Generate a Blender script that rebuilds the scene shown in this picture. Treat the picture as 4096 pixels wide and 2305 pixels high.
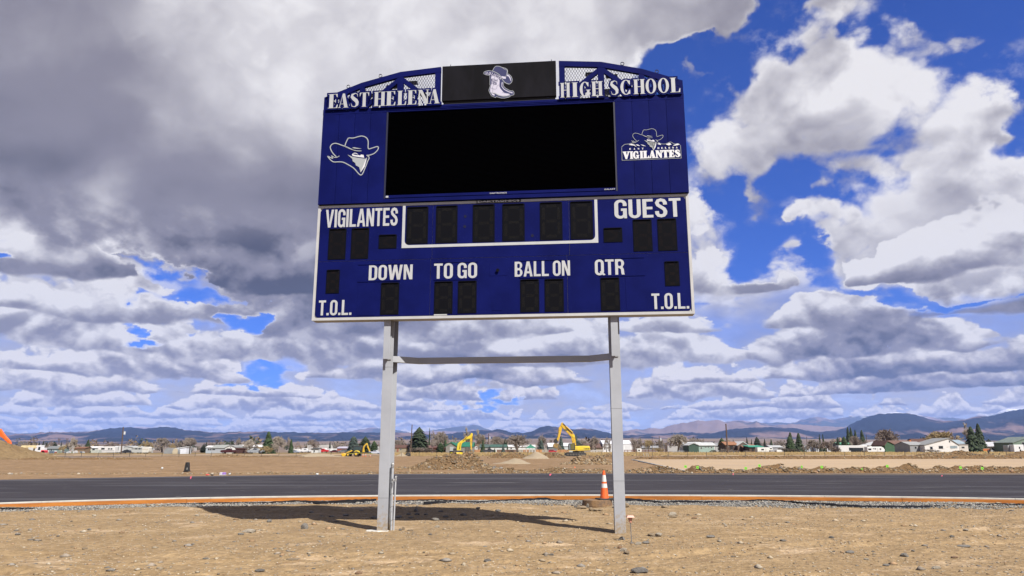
import bpy, bmesh, math, random, time
import numpy as np
from mathutils import Vector, Matrix
T0 = time.time()
R = math.radians
sc = bpy.context.scene
for o in list(bpy.data.objects):
    bpy.data.objects.remove(o, do_unlink=True)
COL = sc.collection

# ------------------------------------------------------------------ camera
FPX, PITCH, ROLL, CAMH = 2921.5, 0.2171, -0.0014, 1.5417
cam_data = bpy.data.cameras.new('camera')
cam_data.sensor_width = 36.0
cam_data.lens = FPX / 4096 * 36.0
cam_data.clip_start = 0.1
cam_data.clip_end = 90000
cam = bpy.data.objects.new('camera', cam_data)
COL.objects.link(cam)
cam.matrix_world = (Matrix.Translation((0, 0, CAMH)) @ Matrix.Rotation(math.pi/2 + PITCH, 4, 'X') @ Matrix.Rotation(ROLL, 4, 'Z'))
sc.camera = cam

# ------------------------------------------------------------------ exposure
sc.view_settings.view_transform = 'Standard'
sc.view_settings.look = 'None'
sc.view_settings.exposure = 1.15
sc.view_settings.gamma = 1.0
sc.view_settings.use_curve_mapping = False

# ------------------------------------------------------------------ sun
SUN_AZ = R(-52.5)      # direction towards the sun, measured from +X
SUN_EL = R(49.5)
sun = bpy.data.lights.new('sun', 'SUN')
sun.energy = 4.9
sun.angle = R(0.5)
sun.color = (1.0, 0.95, 0.87)
so = bpy.data.objects.new('sun', sun)
COL.objects.link(so)
sv = Vector((math.cos(SUN_EL)*math.cos(SUN_AZ), math.cos(SUN_EL)*math.sin(SUN_AZ), math.sin(SUN_EL)))
so.rotation_euler = sv.to_track_quat('Z', 'Y').to_euler()
so.location = (20, -30, 60)

# ------------------------------------------------------------------ sky
def hash_grads(seed, n=256):
    rs = np.random.RandomState(seed)
    a = rs.rand(n, n) * 2 * np.pi
    return np.cos(a).astype(np.float32), np.sin(a).astype(np.float32)
def perlin(x, y, seed):
    gx, gy = hash_grads(seed)
    xi = np.floor(x).astype(np.int32); yi = np.floor(y).astype(np.int32)
    xf = (x - xi).astype(np.float32); yf = (y - yi).astype(np.float32)
    ux = xf*xf*xf*(xf*(xf*6-15)+10); uy = yf*yf*yf*(yf*(yf*6-15)+10)
    def g(ix, iy, fx, fy):
        a = (ix & 255) * 256 + (iy & 255)
        return gx.ravel()[a]*fx + gy.ravel()[a]*fy
    n00 = g(xi, yi, xf, yf); n10 = g(xi+1, yi, xf-1, yf)
    n01 = g(xi, yi+1, xf, yf-1); n11 = g(xi+1, yi+1, xf-1, yf-1)
    return 1.41*((n00*(1-ux)+n10*ux)*(1-uy) + (n01*(1-ux)+n11*ux)*uy)
def fbm(x, y, seed, octs, gain=0.5, billow=False):
    s = 0; a = 1.0; t = 0
    ca, sa = math.cos(0.6), math.sin(0.6)
    for k in range(octs):
        p = perlin(x, y, seed+k)
        if billow: p = 2*np.abs(p) - 0.55
        s = s + a*p; t += a; a *= gain
        x, y = (x*ca - y*sa)*2.03 + 7.7, (x*sa + y*ca)*2.03 + 3.1
    return s/t
def smooth(a, b, x):
    t = np.clip((x-a)/(b-a), 0, 1); return t*t*(3-2*t)

# how the clouds lie over the town: coverage and brightness seen in each part of the sky
BLOBS = [(130,30,190,70,1,.62),(245,90,60,50,.9,.60),(620,15,150,40,.62,.60),(1050,140,125,38,.68,.66),(760,190,150,105,1,.90),(605,150,75,85,.85,.74),(830,300,220,110,1,.93),(470,230,130,80,.85,.76),
 (400,300,80,90,.8,.72),(1000,340,130,85,1,.88),(600,350,180,90,1,.92),(700,430,140,60,1,.85),(900,400,170,60,1,.85),(1150,345,90,35,.75,.70),(480,410,80,60,.9,.8),(330,470,150,62,1,.92),(215,525,115,60,1,.88),(420,520,90,55,.9,.82),
 (370,610,40,70,.72,.66),(325,700,40,36,.7,.6),(850,540,190,70,1,.84),(720,560,90,55,.85,.78),(960,610,130,60,1,.82),(1010,500,80,45,.8,.74),(1190,610,90,45,.95,.80),(590,735,95,50,1,.92),(480,742,62,30,1,.92),(555,795,60,26,.9,.82),
 (635,800,55,38,.9,.78),(710,765,60,28,.9,.8),(1010,720,240,100,1,.93),(1160,690,130,90,1,.88),(860,810,150,75,1,.86),(1110,850,260,110,1,.76),(900,900,200,80,1,.84),(690,850,70,50,.9,.85),(130,700,75,90,1,.92),(165,830,95,110,1,.95),(110,950,150,90,1,.9),(330,965,130,50,1,.96),(455,940,60,36,1,.92),
 (700,930,90,60,1,.88),(600,640,110,50,.72,.78),(560,480,70,50,.8,.8),(1010,430,120,60,1,.86),(300,380,60,40,.5,.7),(900,130,90,60,.8,.85),(200,590,40,30,.5,.6),(110,250,45,55,.6,.6),(150,300,70,26,.45,.6),(270,330,70,30,.5,.65),(1180,460,60,22,.6,.66),(1100,440,70,30,.6,.7),(40,120,26,50,.6,.75),(450,860,45,34,.85,.85)]
BRI = [
 '55688999998888775556555',
 '55578999999898775566655',
 '44567899999999986579865',
 '44466788999999987789875',
 '33555666778899988778876',
 '34644444556677877678887',
 '65444333344567887877987',
 '76453333444567896777876',
 '87776334456777897765555',
 '87777776777877787654554',
 '78777776665555687643333',
 '77777777666777776655666',
 '77777777777777777666776']
def bicubic_grid(grid, gx, gy):
    H, W = grid.shape
    def wts(t):
        return (-.5*t+t*t-.5*t**3, 1-2.5*t*t+1.5*t**3, .5*t+2*t*t-1.5*t**3, -.5*t*t+.5*t**3)
    ix = np.floor(gx).astype(int); iy = np.floor(gy).astype(int)
    wx = wts(gx-ix); wy = wts(gy-iy); out = 0
    for j in range(4):
        for i in range(4):
            out = out + wx[i]*wy[j]*grid[np.clip(iy+j-1, 0, H-1), np.clip(ix+i-1, 0, W-1)]
    return out
def make_sky_image(SW=2048, SH=1024):
    az = (np.arange(SW)+.5)/SW*90 - 45
    el = (np.arange(SH)+.5)/SH*45 - 2
    AZ, EL = np.meshgrid(np.radians(az), np.radians(el))
    AZ = AZ.astype(np.float32); EL = EL.astype(np.float32)
    dx = np.sin(AZ)*np.cos(EL); dy = np.cos(AZ)*np.cos(EL); dz = np.sin(EL)
    c, s = math.cos(PITCH), math.sin(PITCH)
    dd = dy*c + dz*s; uu = -dy*s + dz*c
    px = 2048 + FPX*dx/dd; py = 1152.5 - FPX*uu/dd          # the direction's place among the grid's cells
    gx = px/178.1 - .5; gy = py/143.1 - .5
    e = EL + 0.075
    U = AZ/e*1.0; V = -2.1*np.log(e)
    E0 = EL + 0.13
    # cloud sizes shrink towards the horizon: the spectrum shifts, the shapes do not shear
    lev = -np.log2(np.clip(E0, .03, 1)/.47)                   # 0 overhead .. ~2.8 at the horizon
    ratio = 1.25 + 1.5*smooth(.30, .02, np.radians(el))
    Ycol = np.cumsum(ratio)*(R(45)/SH)
    Y = np.broadcast_to(Ycol[:, None], EL.shape).astype(np.float32)
    X = AZ
    def vf(x, y, seed, f0, octs, gain=.5, billow=False, bias=0.0, top=10):
        s = 0; t = 0
        L_ = lev + bias
        for k in range(top):
            wgt = smooth(-1.0, .35, k - L_)*gain**np.clip(k - L_, 0, 20)
            if k > bias + 3 + octs: break
            wgt = wgt*smooth(octs+.5, octs-.5, k - L_)
            m = wgt > 1e-3
            if not m.any(): continue
            p = perlin(x*f0*2**k + 17.3*k, y*f0*2**k + 5.7*k, seed+k)
            if billow: p = 2*np.abs(p) - .55
            s = s + wgt*p; t = t + wgt
        return s/t*1.0
    w1 = vf(X, Y, 10, 5.5, 5); w2 = vf(X+3, Y+1, 30, 5.5, 5)
    k = np.clip(EL/0.34, .22, 1)
    gx2 = gx + 1.5*w1*k; gy2 = gy + 1.5*w2*k
    bg = np.array([[int(ch) for ch in r] for r in BRI], float)/9
    bri = bicubic_grid(bg, gx + .9*w2*k, gy + .8*w1*k)
    # cloud masses: (x, y, half width, half height, strength, brightness), in the units of the sketch
    fr = vf(X+6, Y+3, 260, 10, 7, .62)
    sx = (px + 230*w1*k + 130*fr*k)/1.59; sy = (py + 200*w2*k - 90*fr*k)/1.59
    deck_r = 1655 + 215*smooth(120, 40, sy) - 25*smooth(100, 260, sy)
    deck_b = np.interp(sx, [-2000,0,200,380,500,600,780,1000,1700], [560,590,620,640,700,742,762,770,700])
    deck = smooth(60, -60, sx - deck_r)*smooth(45, -45, sy - deck_b)
    acc = deck*1.0; wb = deck*1.0; bb = bri*deck
    for cx, cy, rx, ry, st, bv in BLOBS:
        X0 = 1635 + .7587*cx; Y0 = .7587*cy
        g = np.exp(-(((sx-X0)/(rx*.7587))**2 + ((sy-Y0)/(ry*.7587))**2)*.95)*st
        up = (Y0 - sy)/(ry*.7587)
        acc = 1 - (1-acc)*(1-np.clip(g*1.25, 0, 1)); wb = wb + g; bb = bb + g*(bv - .05 + .16*np.clip(up, -1, 1))
    lsh = 60*smooth(900, 700, sx) + 80*smooth(430, 240, sx)
    lowc = smooth(690, 800, sy + 25*np.sin(sx*.01) + lsh)
    hxn = 150*vf(X+1, Y+7, 210, 9, 6, .5); hyn = 60*vf(X+4, Y+2, 230, 9, 6, .5)
    hole = 0
    for hx, hy, rx, ry in ((30,655,50,14),(480,742,130,20),(600,800,46,26),(660,945,48,28),(360,858,80,14),(1240,1010,60,14),(2250,880,1,1)):
        hole = np.maximum(hole, np.exp(-(((sx+hxn-hx)/rx)**2+((sy+hyn-hy)/ry)**2)*1.1))
    acc = np.maximum(acc, lowc*.92)*(1 - .80*hole)
    cov = acc*1.02 + .45*deck
    bri0 = .84*(1-deck) + bri*deck
    bri = ((bb + bri0*.08)/(wb + .08))*(1-lowc) + bri*lowc
    wx = X + .030*E0*2*w1; wy = Y + .030*E0*2*w2
    def dens(x, y, o):
        return .66*vf(x, y, 40, 5.0, o, .53) + .58*vf(x+2, y+2, 60, 7.5, o, .50, True)
    dl = E0
    d0 = dens(wx, wy, 8)
    d1 = dens(wx+.020*dl, wy+.055*dl, 6)
    d2 = dens(wx+.04*dl, wy+.17*dl, 4)
    low = smooth(.30, .12, EL)
    D = (cov-.52)*1.55 + d0*1.9
    alpha = smooth(-.22, .42, D)
    alpha = alpha + (1-alpha)*.5*smooth(-1.2, -.05, D)*smooth(-.02, .42, vf(X+5, Y*1.1+5, 150, 11, 7, .64))
    thick = smooth(0, 1.3, D)
    lit = (d0-d1)*1.0 + (d0-d2)*1.5
    dark_soft = smooth(.78, .40, bri)*(1-low)
    amp = (.19 + .06*low)*(1-.62*dark_soft)*(1-.62*deck)
    soft = vf(X+8, Y+8, 120, 6, 5)
    big = vf(X+9, Y*1.6+1, 170, 7, 3)
    b = bri + amp*np.clip(lit*1.5, -1.0, 1.3) + .16*soft*(1-low)*(1-.35*deck) + .30*big*low + .02
    b = b + .10*smooth(-.3, .25, D)*smooth(1.0, .35, D)*(1-dark_soft) - .10*(thick-.5)*(1-low)
    b = np.clip(b, .10, 1.02)
    # rows of flat-based cumulus going away to the mountains, far rows first
    lo_el = EL < R(19)
    rows = int(lo_el[:, 0].sum())
    x = X[:rows]; e = EL[:rows]
    A = alpha[:rows]*0; Bv = b[:rows]*0 + .8
    cv = cov[:rows] + .22*d0[:rows]; br = bri[:rows]
    ej = R(.55); j = 0
    while ej < R(14.5):
        r0 = max(0, int((math.degrees(ej)*.75+2)/45*SH)); r1 = min(rows, int((math.degrees(ej)*2.3+2)/45*SH)+4)
        xx = x[r0:r1]; ee = e[r0:r1]; q = (xx/ej).astype(np.float32); z = (ee/ej).astype(np.float32)
        o = 13.7*j
        big_ = fbm(q*.42+o, z*.25+o, 300+j, 3)
        med = fbm(q*1.3+o, z*1.7+o, 310+j, 6, .52)
        bil = fbm(q*1.9+o, z*2.5+o, 330+j, 6, .52, True)
        bilu = fbm(q*1.9+o+.05, z*2.5+o+.26, 330+j, 5, .52, True)
        medu = fbm(q*1.3+o+.04, z*1.7+o+.32, 310+j, 4, .52)
        base = 1 + .10*fbm(q*.8+o, q*0+3.3, 350+j, 3)
        hgt = np.clip(.30 + 1.5*big_ + (cv[r0:r1]-.86)*1.3, 0.02, 1.1)
        t_ = (z - base)/hgt
        Dt = np.minimum((t_ + .10 + .25*med)*4.0, (1.0 - t_)*1.6 + .9*med + .7*bil) - .05
        al = smooth(0, .28, Dt)*smooth(.03, .14, hgt)
        sh = .55 + .50*smooth(-.02, .50, t_ + .25*med) + .50*np.clip((bil-bilu)*.9 + (med-medu)*.8, -.42, .5)
        sh = sh + (br[r0:r1]-.76)*.85
        A[r0:r1] = A[r0:r1]*(1-al) + al
        Bv[r0:r1] = Bv[r0:r1]*(1-al) + sh*al
        ej *= 1.32; j += 1
    bl = smooth(R(17.5), R(11.5), e + .05*w1[:rows])
    Bv = np.where(A > .02, Bv/np.maximum(A, .02), .8) if False else Bv
    veil = .30 + .30*smooth(-.3, .5, soft[:rows]) + .38*smooth(R(11), R(3), e)          # thin cloud between the rows
    An = A + (1-A)*veil*smooth(.2, 1.0, cv + .5*soft[:rows])
    Bn = (Bv*A + .74*(1-A)*veil)/np.maximum(An, .05)
    Bn = np.clip(Bn, .1, 1.0)
    bl2 = smooth(R(19), R(14.5), e)
    bl = smooth(R(13.5), R(8.5), e + .05*w1[:rows])
    Ar = An*bl2*(.35 + .65*smooth(.35, .75, cov[:rows] + .25*d0[:rows]))
    Au = alpha[:rows]*(1-bl)
    Ao = Ar + Au*(1-Ar)
    b[:rows] = (Bn*Ar + b[:rows]*Au*(1-Ar))/np.maximum(Ao, .02)
    alpha[:rows] = Ao
    # display-referred greys -> scene values
    lo = np.array([.070, .063, .074]); md = np.array([.262, .243, .278]); hi = np.array([.84, .815, .82])
    t = b[..., None]
    col = np.where(t < .5, lo + (md-lo)*smooth(0.1, .5, t), md + (hi-md)*(np.clip((t-.5)/.5, 0, 1.1)**1.25))
    # thin parts take some of the blue behind
    # low clouds brightened and warmed to offset the blue haze before them
    f = smooth(.16, .0, EL)[..., None]
    col = col*(1 + f*np.array([.34, .22, -.04]))
    out = np.empty((SH, SW, 4), np.float32)
    out[..., :3] = col; out[..., 3] = alpha
    img = bpy.data.images.new('cloud_field', SW, SH, alpha=True, float_buffer=True, is_data=True)
    img.pixels.foreach_set(out.ravel())
    img.update()
    img.pack()
    return img
SKY_IMG = make_sky_image()
w = bpy.data.worlds.new('World'); sc.world = w; w.use_nodes = True
nt = w.node_tree; nt.nodes.clear()
def N(t, **kw):
    n = nt.nodes.new(t)
    for k, v in kw.items():
        if k[0] == 'i' and k[1:].isdigit(): n.inputs[int(k[1:])].default_value = v
        else: setattr(n, k, v)
    return n
L = nt.links.new
STR = 0.1
EXPF = 2**sc.view_settings.exposure
sky = N('ShaderNodeTexSky', sky_type='NISHITA', sun_disc=False, sun_elevation=SUN_EL, sun_rotation=math.pi/2 - SUN_AZ)
sky.altitude = 1200; sky.air_density = 1.0; sky.dust_density = 0.4; sky.ozone_density = 3.0
tint = N('ShaderNodeMix', data_type='RGBA', blend_type='MULTIPLY'); tint.inputs[0].default_value = 1
L(sky.outputs[0], tint.inputs[6]); tint.inputs[7].default_value = (.085, .22, .60, 1)
tc = N('ShaderNodeTexCoord')
sep = N('ShaderNodeSeparateXYZ'); L(tc.outputs['Generated'], sep.inputs[0])
at = N('ShaderNodeMath', operation='ARCTAN2'); L(sep.outputs[0], at.inputs[0]); L(sep.outputs[1], at.inputs[1])
asn = N('ShaderNodeMath', operation='ARCSINE'); L(sep.outputs[2], asn.inputs[0])
u1 = N('ShaderNodeMath', operation='MULTIPLY_ADD'); L(at.outputs[0], u1.inputs[0]); u1.inputs[1].default_value = 1/R(90); u1.inputs[2].default_value = .5
v1 = N('ShaderNodeMath', operation='MULTIPLY_ADD'); L(asn.outputs[0], v1.inputs[0]); v1.inputs[1].default_value = 1/R(45); v1.inputs[2].default_value = 2/45
v2 = N('ShaderNodeMath', operation='MAXIMUM'); L(v1.outputs[0], v2.inputs[0]); v2.inputs[1].default_value = 0.002
cmb = N('ShaderNodeCombineXYZ'); L(u1.outputs[0], cmb.inputs[0]); L(v2.outputs[0], cmb.inputs[1])
im = N('ShaderNodeTexImage', image=SKY_IMG, extension='MIRROR', interpolation='Linear'); L(cmb.outputs[0], im.inputs[0])
hi_ = N('ShaderNodeMapRange', interpolation_type='SMOOTHSTEP'); L(asn.outputs[0], hi_.inputs[0])
hi_.inputs[1].default_value = R(48); hi_.inputs[2].default_value = R(62)
am = N('ShaderNodeMix', data_type='FLOAT'); L(hi_.outputs[0], am.inputs[0]); L(im.outputs[1], am.inputs[2]); am.inputs[3].default_value = .55
cm = N('ShaderNodeMix', data_type='RGBA'); L(hi_.outputs[0], cm.inputs[0]); L(im.outputs[0], cm.inputs[6]); cm.inputs[7].default_value = (.42, .42, .50, 1)
sc_ = N('ShaderNodeVectorMath', operation='SCALE'); L(cm.outputs[2], sc_.inputs[0]); sc_.inputs['Scale'].default_value = 1/STR/EXPF
mx = N('ShaderNodeMix', data_type='RGBA'); L(am.outputs[0], mx.inputs[0]); L(tint.outputs[2], mx.inputs[6]); L(sc_.outputs[0], mx.inputs[7])
bgn = N('ShaderNodeBackground'); L(mx.outputs[2], bgn.inputs[0]); bgn.inputs[1].default_value = STR
wo = N('ShaderNodeOutputWorld'); L(bgn.outputs[0], wo.inputs[0])
print('sky done', round(time.time()-T0, 1))

# ------------------------------------------------------------------ helpers
rnd = random.Random(7)
CT, ST = math.cos(PITCH), math.sin(PITCH)
def ray(px, py):
    X = (px-2048)/FPX; Y = -(py-1152.5)/FPX
    c, s = math.cos(-ROLL), math.sin(-ROLL)
    X, Y = X*c - Y*s, X*s + Y*c
    return X, CT - Y*ST, ST + Y*CT
def onz(px, py, z=0.0):                      # where a sight line meets the level z
    d = ray(px, py); t = (z-CAMH)/d[2]
    return Vector((d[0]*t, d[1]*t, z))
def aty(px, py, D):                          # where it meets the upright plane y = D
    d = ray(px, py); t = D/d[1]
    return Vector((d[0]*t, D, CAMH + d[2]*t))
def hashcol(*k): return random.Random(str(k)).random()

class MB:
    def __init__(s): s.v = []; s.f = []; s.c = []
    def add(s, vs, fs):
        n = len(s.v); s.v.extend([tuple(v) for v in vs]); s.f.extend([tuple(i+n for i in f) for f in fs]); return s
    def box(s, x0, x1, y0, y1, z0, z1):
        return s.add([(x0,y0,z0),(x1,y0,z0),(x1,y1,z0),(x0,y1,z0),(x0,y0,z1),(x1,y0,z1),(x1,y1,z1),(x0,y1,z1)],
                     [(0,3,2,1),(4,5,6,7),(0,1,5,4),(1,2,6,5),(2,3,7,6),(3,0,4,7)])
    def prism(s, poly, y0, y1):              # outline in x,z, from y0 (near) to y1
        a = sum(poly[i][0]*poly[(i+1) % len(poly)][1] - poly[(i+1) % len(poly)][0]*poly[i][1] for i in range(len(poly)))
        if a < 0: poly = poly[::-1]
        n = len(poly)
        vs = [(p[0], y0, p[1]) for p in poly] + [(p[0], y1, p[1]) for p in poly]
        fs = [tuple(range(n)), tuple(range(2*n-1, n-1, -1))] + [(i, i+n, (i+1) % n + n, (i+1) % n) for i in range(n)]
        return s.add(vs, fs)
    def tube(s, path, r, n=8, cap=True):
        path = [Vector(p) for p in path]
        rs = r if isinstance(r, (list, tuple)) else [r]*len(path)
        base = len(s.v)
        for i, p in enumerate(path):
            d = (path[min(i+1, len(path)-1)] - path[max(i-1, 0)]).normalized()
            up = Vector((0,0,1)) if abs(d.z) < .9 else Vector((1,0,0))
            a = d.cross(up).normalized(); b = a.cross(d)
            for k in range(n):
                t = 2*math.pi*k/n
                s.v.append(tuple(p + (a*math.cos(t) + b*math.sin(t))*rs[i]))
        for i in range(len(path)-1):
            for k in range(n):
                s.f.append((base+i*n+k, base+i*n+(k+1) % n, base+(i+1)*n+(k+1) % n, base+(i+1)*n+k))
        if cap:
            s.f.append(tuple(base+k for k in range(n-1, -1, -1))); e = base+(len(path)-1)*n
            s.f.append(tuple(e+k for k in range(n)))
        return s
    def lathe(s, prof, c=(0,0,0), n=20):     # profile of (r, z)
        base = len(s.v)
        for r, z in prof:
            for k in range(n):
                t = 2*math.pi*k/n; s.v.append((c[0]+r*math.cos(t), c[1]+r*math.sin(t), c[2]+z))
        for i in range(len(prof)-1):
            for k in range(n):
                s.f.append((base+i*n+k, base+i*n+(k+1) % n, base+(i+1)*n+(k+1) % n, base+(i+1)*n+k))
        s.f.append(tuple(base+k for k in range(n-1, -1, -1))); e = base+(len(prof)-1)*n
        s.f.append(tuple(e+k for k in range(n)))
        return s
    def wheel(s, c, r, w, n=14):             # axle along y
        vs = []; 
        for y in (c[1]-w/2, c[1]+w/2):
            for k in range(n):
                t = 2*math.pi*k/n; vs.append((c[0]+r*math.cos(t), y, c[2]+r*math.sin(t)))
        return s.add(vs, [tuple(range(n)), tuple(range(2*n-1, n-1, -1))] + [(i, i+n, (i+1) % n+n, (i+1) % n) for i in range(n)])
    def mesh(s, name, m):
        me = bpy.data.meshes.new(name); me.from_pydata(s.v, [], s.f)
        if m: me.materials.append(m)
        me.update(); return me
    def build(s, name, m, parent=None, bevel=0, smooth=False, label=None):
        me = s.mesh(name, m)
        if smooth:
            me.polygons.foreach_set('use_smooth', [True]*len(me.polygons))
        o = link(name, me, parent)
        if label: o['label'] = label
        if bevel:
            b = o.modifiers.new('bevel', 'BEVEL'); b.width = bevel; b.segments = 2; b.limit_method = 'ANGLE'; b.angle_limit = .6
        return o
def link(name, me, parent=None):
    o = bpy.data.objects.new(name, me); COL.objects.link(o)
    if parent is not None: o.parent = parent
    return o
def thing(name, label, cat, loc=(0,0,0), rz=0, group=None):
    o = bpy.data.objects.new(name, None); COL.objects.link(o)
    o.location = loc; o.rotation_euler = (0,0,rz); o.empty_display_size = .3
    return tag(o, label, cat, group)
def tag(o, label=None, cat=None, group=None, kind=None):
    if label: o['label'] = label
    if cat: o['category'] = cat
    if group: o['group'] = group
    if kind: o['kind'] = kind
    return o
def np_mesh(name, v, f, m, col=None):
    me = bpy.data.meshes.new(name)
    v = np.asarray(v, np.float32); f = np.asarray(f, np.int32)
    me.vertices.add(len(v)); me.vertices.foreach_set('co', v.ravel())
    k = f.shape[1]
    me.loops.add(f.size); me.loops.foreach_set('vertex_index', f.ravel())
    me.polygons.add(len(f)); me.polygons.foreach_set('loop_start', np.arange(0, f.size, k, dtype=np.int32))
    me.update(calc_edges=True)
    if m: me.materials.append(m)
    if col is not None:
        a = me.color_attributes.new('tone', 'FLOAT_COLOR', 'POINT')
        c = np.ones((len(v), 4), np.float32); c[:, :3] = col; a.data.foreach_set('color', c.ravel())
    me.validate(); return me

# ------------------------------------------------------------------ materials
MATS = {}
AK = .80
def mat(name, col, rough=.6, metal=0.0, var=0.0, scale=4.0, col2=None, bump=0.0, bscale=None, spec=.5, stretch=(1,1,1), thr=(.4,.6), detail=6, tone=False, emit=None):
    if name in MATS: return MATS[name]
    col = tuple(c*AK for c in col); col2 = tuple(c*AK for c in col2) if col2 is not None else None
    m = bpy.data.materials.new(name); m.use_nodes = True
    t = m.node_tree; p = t.nodes['Principled BSDF']
    p.inputs['Base Color'].default_value = (*col, 1); p.inputs['Roughness'].default_value = rough
    p.inputs['Metallic'].default_value = metal; p.inputs['Specular IOR Level'].default_value = spec
    def nn(ty, **k):
        n = t.nodes.new(ty)
        for a, b in k.items(): setattr(n, a, b)
        return n
    tcn = nn('ShaderNodeTexCoord'); mp = nn('ShaderNodeMapping'); mp.inputs['Scale'].default_value = stretch
    t.links.new(tcn.outputs['Object'], mp.inputs[0])
    last = None
    if col2 is not None or var:
        nz = nn('ShaderNodeTexNoise'); nz.inputs['Scale'].default_value = scale; nz.inputs['Detail'].default_value = detail
        nz.inputs['Roughness'].default_value = .6
        t.links.new(mp.outputs[0], nz.inputs['Vector'])
        mr = nn('ShaderNodeMapRange'); mr.inputs[1].default_value = thr[0]; mr.inputs[2].default_value = thr[1]
        t.links.new(nz.outputs[0], mr.inputs[0])
        mxn = nn('ShaderNodeMix', data_type='RGBA'); t.links.new(mr.outputs[0], mxn.inputs[0])
        c2 = col2 if col2 is not None else tuple(c*(1-var) for c in col)
        mxn.inputs[6].default_value = (*col, 1); mxn.inputs[7].default_value = (*c2, 1)
        last = mxn.outputs[2]
        if col2 is not None and var:
            nz2 = nn('ShaderNodeTexNoise'); nz2.inputs['Scale'].default_value = scale*7.3; nz2.inputs['Detail'].default_value = 5
            t.links.new(mp.outputs[0], nz2.inputs['Vector'])
            mr2 = nn('ShaderNodeMapRange'); mr2.inputs[1].default_value = .3; mr2.inputs[2].default_value = .7
            mr2.inputs[3].default_value = 1-var; mr2.inputs[4].default_value = 1+var*.6
            t.links.new(nz2.outputs[0], mr2.inputs[0])
            ml = nn('ShaderNodeVectorMath', operation='SCALE'); t.links.new(last, ml.inputs[0]); t.links.new(mr2.outputs[0], ml.inputs['Scale'])
            last = ml.outputs[0]
    if tone:
        at_ = nn('ShaderNodeAttribute'); at_.attribute_name = 'tone'
        if last is None: last = at_.outputs['Color']
        else:
            m2 = nn('ShaderNodeMix', data_type='RGBA', blend_type='MULTIPLY'); m2.inputs[0].default_value = 1
            t.links.new(last, m2.inputs[6]); t.links.new(at_.outputs['Color'], m2.inputs[7]); last = m2.outputs[2]
    if last is not None: t.links.new(last, p.inputs['Base Color'])
    if bump:
        nb = nn('ShaderNodeTexNoise'); nb.inputs['Scale'].default_value = bscale or scale*4; nb.inputs['Detail'].default_value = 6
        t.links.new(mp.outputs[0], nb.inputs['Vector'])
        bp = nn('ShaderNodeBump'); bp.inputs['Strength'].default_value = 1; bp.inputs['Distance'].default_value = bump
        t.links.new(nb.outputs[0], bp.inputs['Height']); t.links.new(bp.outputs[0], p.inputs['Normal'])
    if emit: p.inputs['Emission Color'].default_value = (*emit, 1); p.inputs['Emission Strength'].default_value = 1
    MATS[name] = m; return m
def splash(m, c=(.23,.18,.12), top=.36):      # mud thrown up on the foot of a post
    t = m.node_tree; p = t.nodes['Principled BSDF']; src = p.inputs['Base Color'].links[0].from_socket
    tc_ = t.nodes.new('ShaderNodeTexCoord'); sp = t.nodes.new('ShaderNodeSeparateXYZ'); t.links.new(tc_.outputs['Object'], sp.inputs[0])
    n = t.nodes.new('ShaderNodeTexNoise'); n.inputs['Scale'].default_value = 16; n.inputs['Detail'].default_value = 8; n.inputs['Roughness'].default_value = .7; t.links.new(tc_.outputs['Object'], n.inputs['Vector'])
    ma = t.nodes.new('ShaderNodeMath'); ma.operation = 'MULTIPLY_ADD'; t.links.new(n.outputs[0], ma.inputs[0]); ma.inputs[1].default_value = -1.5; t.links.new(sp.outputs[2], ma.inputs[2])
    r = t.nodes.new('ShaderNodeMapRange'); r.inputs[1].default_value = top-.75; r.inputs[2].default_value = top-1.15; t.links.new(ma.outputs[0], r.inputs[0])
    x = t.nodes.new('ShaderNodeMix'); x.data_type = 'RGBA'; t.links.new(r.outputs[0], x.inputs[0]); t.links.new(src, x.inputs[6]); x.inputs[7].default_value = (*c, 1)
    n3 = t.nodes.new('ShaderNodeTexNoise'); n3.inputs['Scale'].default_value = 5; n3.inputs['Detail'].default_value = 10; n3.inputs['Roughness'].default_value = .75
    mp = t.nodes.new('ShaderNodeMapping'); mp.inputs['Scale'].default_value = (3,3,.5); t.links.new(tc_.outputs['Object'], mp.inputs[0]); t.links.new(mp.outputs[0], n3.inputs['Vector'])
    r3 = t.nodes.new('ShaderNodeMapRange'); r3.inputs[1].default_value = .62; r3.inputs[2].default_value = .74; r3.inputs[4].default_value = .45; t.links.new(n3.outputs[0], r3.inputs[0])
    y = t.nodes.new('ShaderNodeMix'); y.data_type = 'RGBA'; t.links.new(r3.outputs[0], y.inputs[0]); t.links.new(x.outputs[2], y.inputs[6]); y.inputs[7].default_value = (.16,.15,.13,1)
    t.links.new(y.outputs[2], p.inputs['Base Color'])
def tsock(m):                                 # node tree and shader of a material, for extra work
    return m.node_tree, m.node_tree.nodes['Principled BSDF']

BLUE = mat('blue_paint', (.0050, .0080, .086), .6, var=.22, scale=1.4, spec=.03)
WHITE = mat('white_vinyl', (.44, .45, .46), .5, var=.08, scale=3)
CABWHITE = mat('cabinet_white_paint', (.46, .46, .46), .45, var=.10, scale=2.5)
LETW = mat('letter_white', (.42, .43, .44), .45, var=.06, scale=4)
BLACK = mat('black_face', (.0035, .0035, .0045), .6, spec=.08)
DIGIT = mat('digit_louvre_black', (.0040, .0042, .0065), .8, spec=.05)
LED = mat('led_dot', (.05, .044, .03), .7, spec=.1)
LEDR = mat('led_dot_red', (.035, .018, .013), .7, spec=.1)
GREYP = mat('post_grey_primer', (.345, .36, .395), .5, var=.10, scale=1.6, bump=.0008, bscale=9)
splash(GREYP)
ALU = mat('bare_aluminium', (.30, .28, .24), .45, metal=.3, var=.35, scale=3, stretch=(1,1,8))
EMBG = mat('emblem_grey', (.33, .35, .36), .5)
EMBW = mat('emblem_white', (.62, .62, .64), .5)
NAVY = mat('emblem_navy', (.012, .014, .085), .5)
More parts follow.
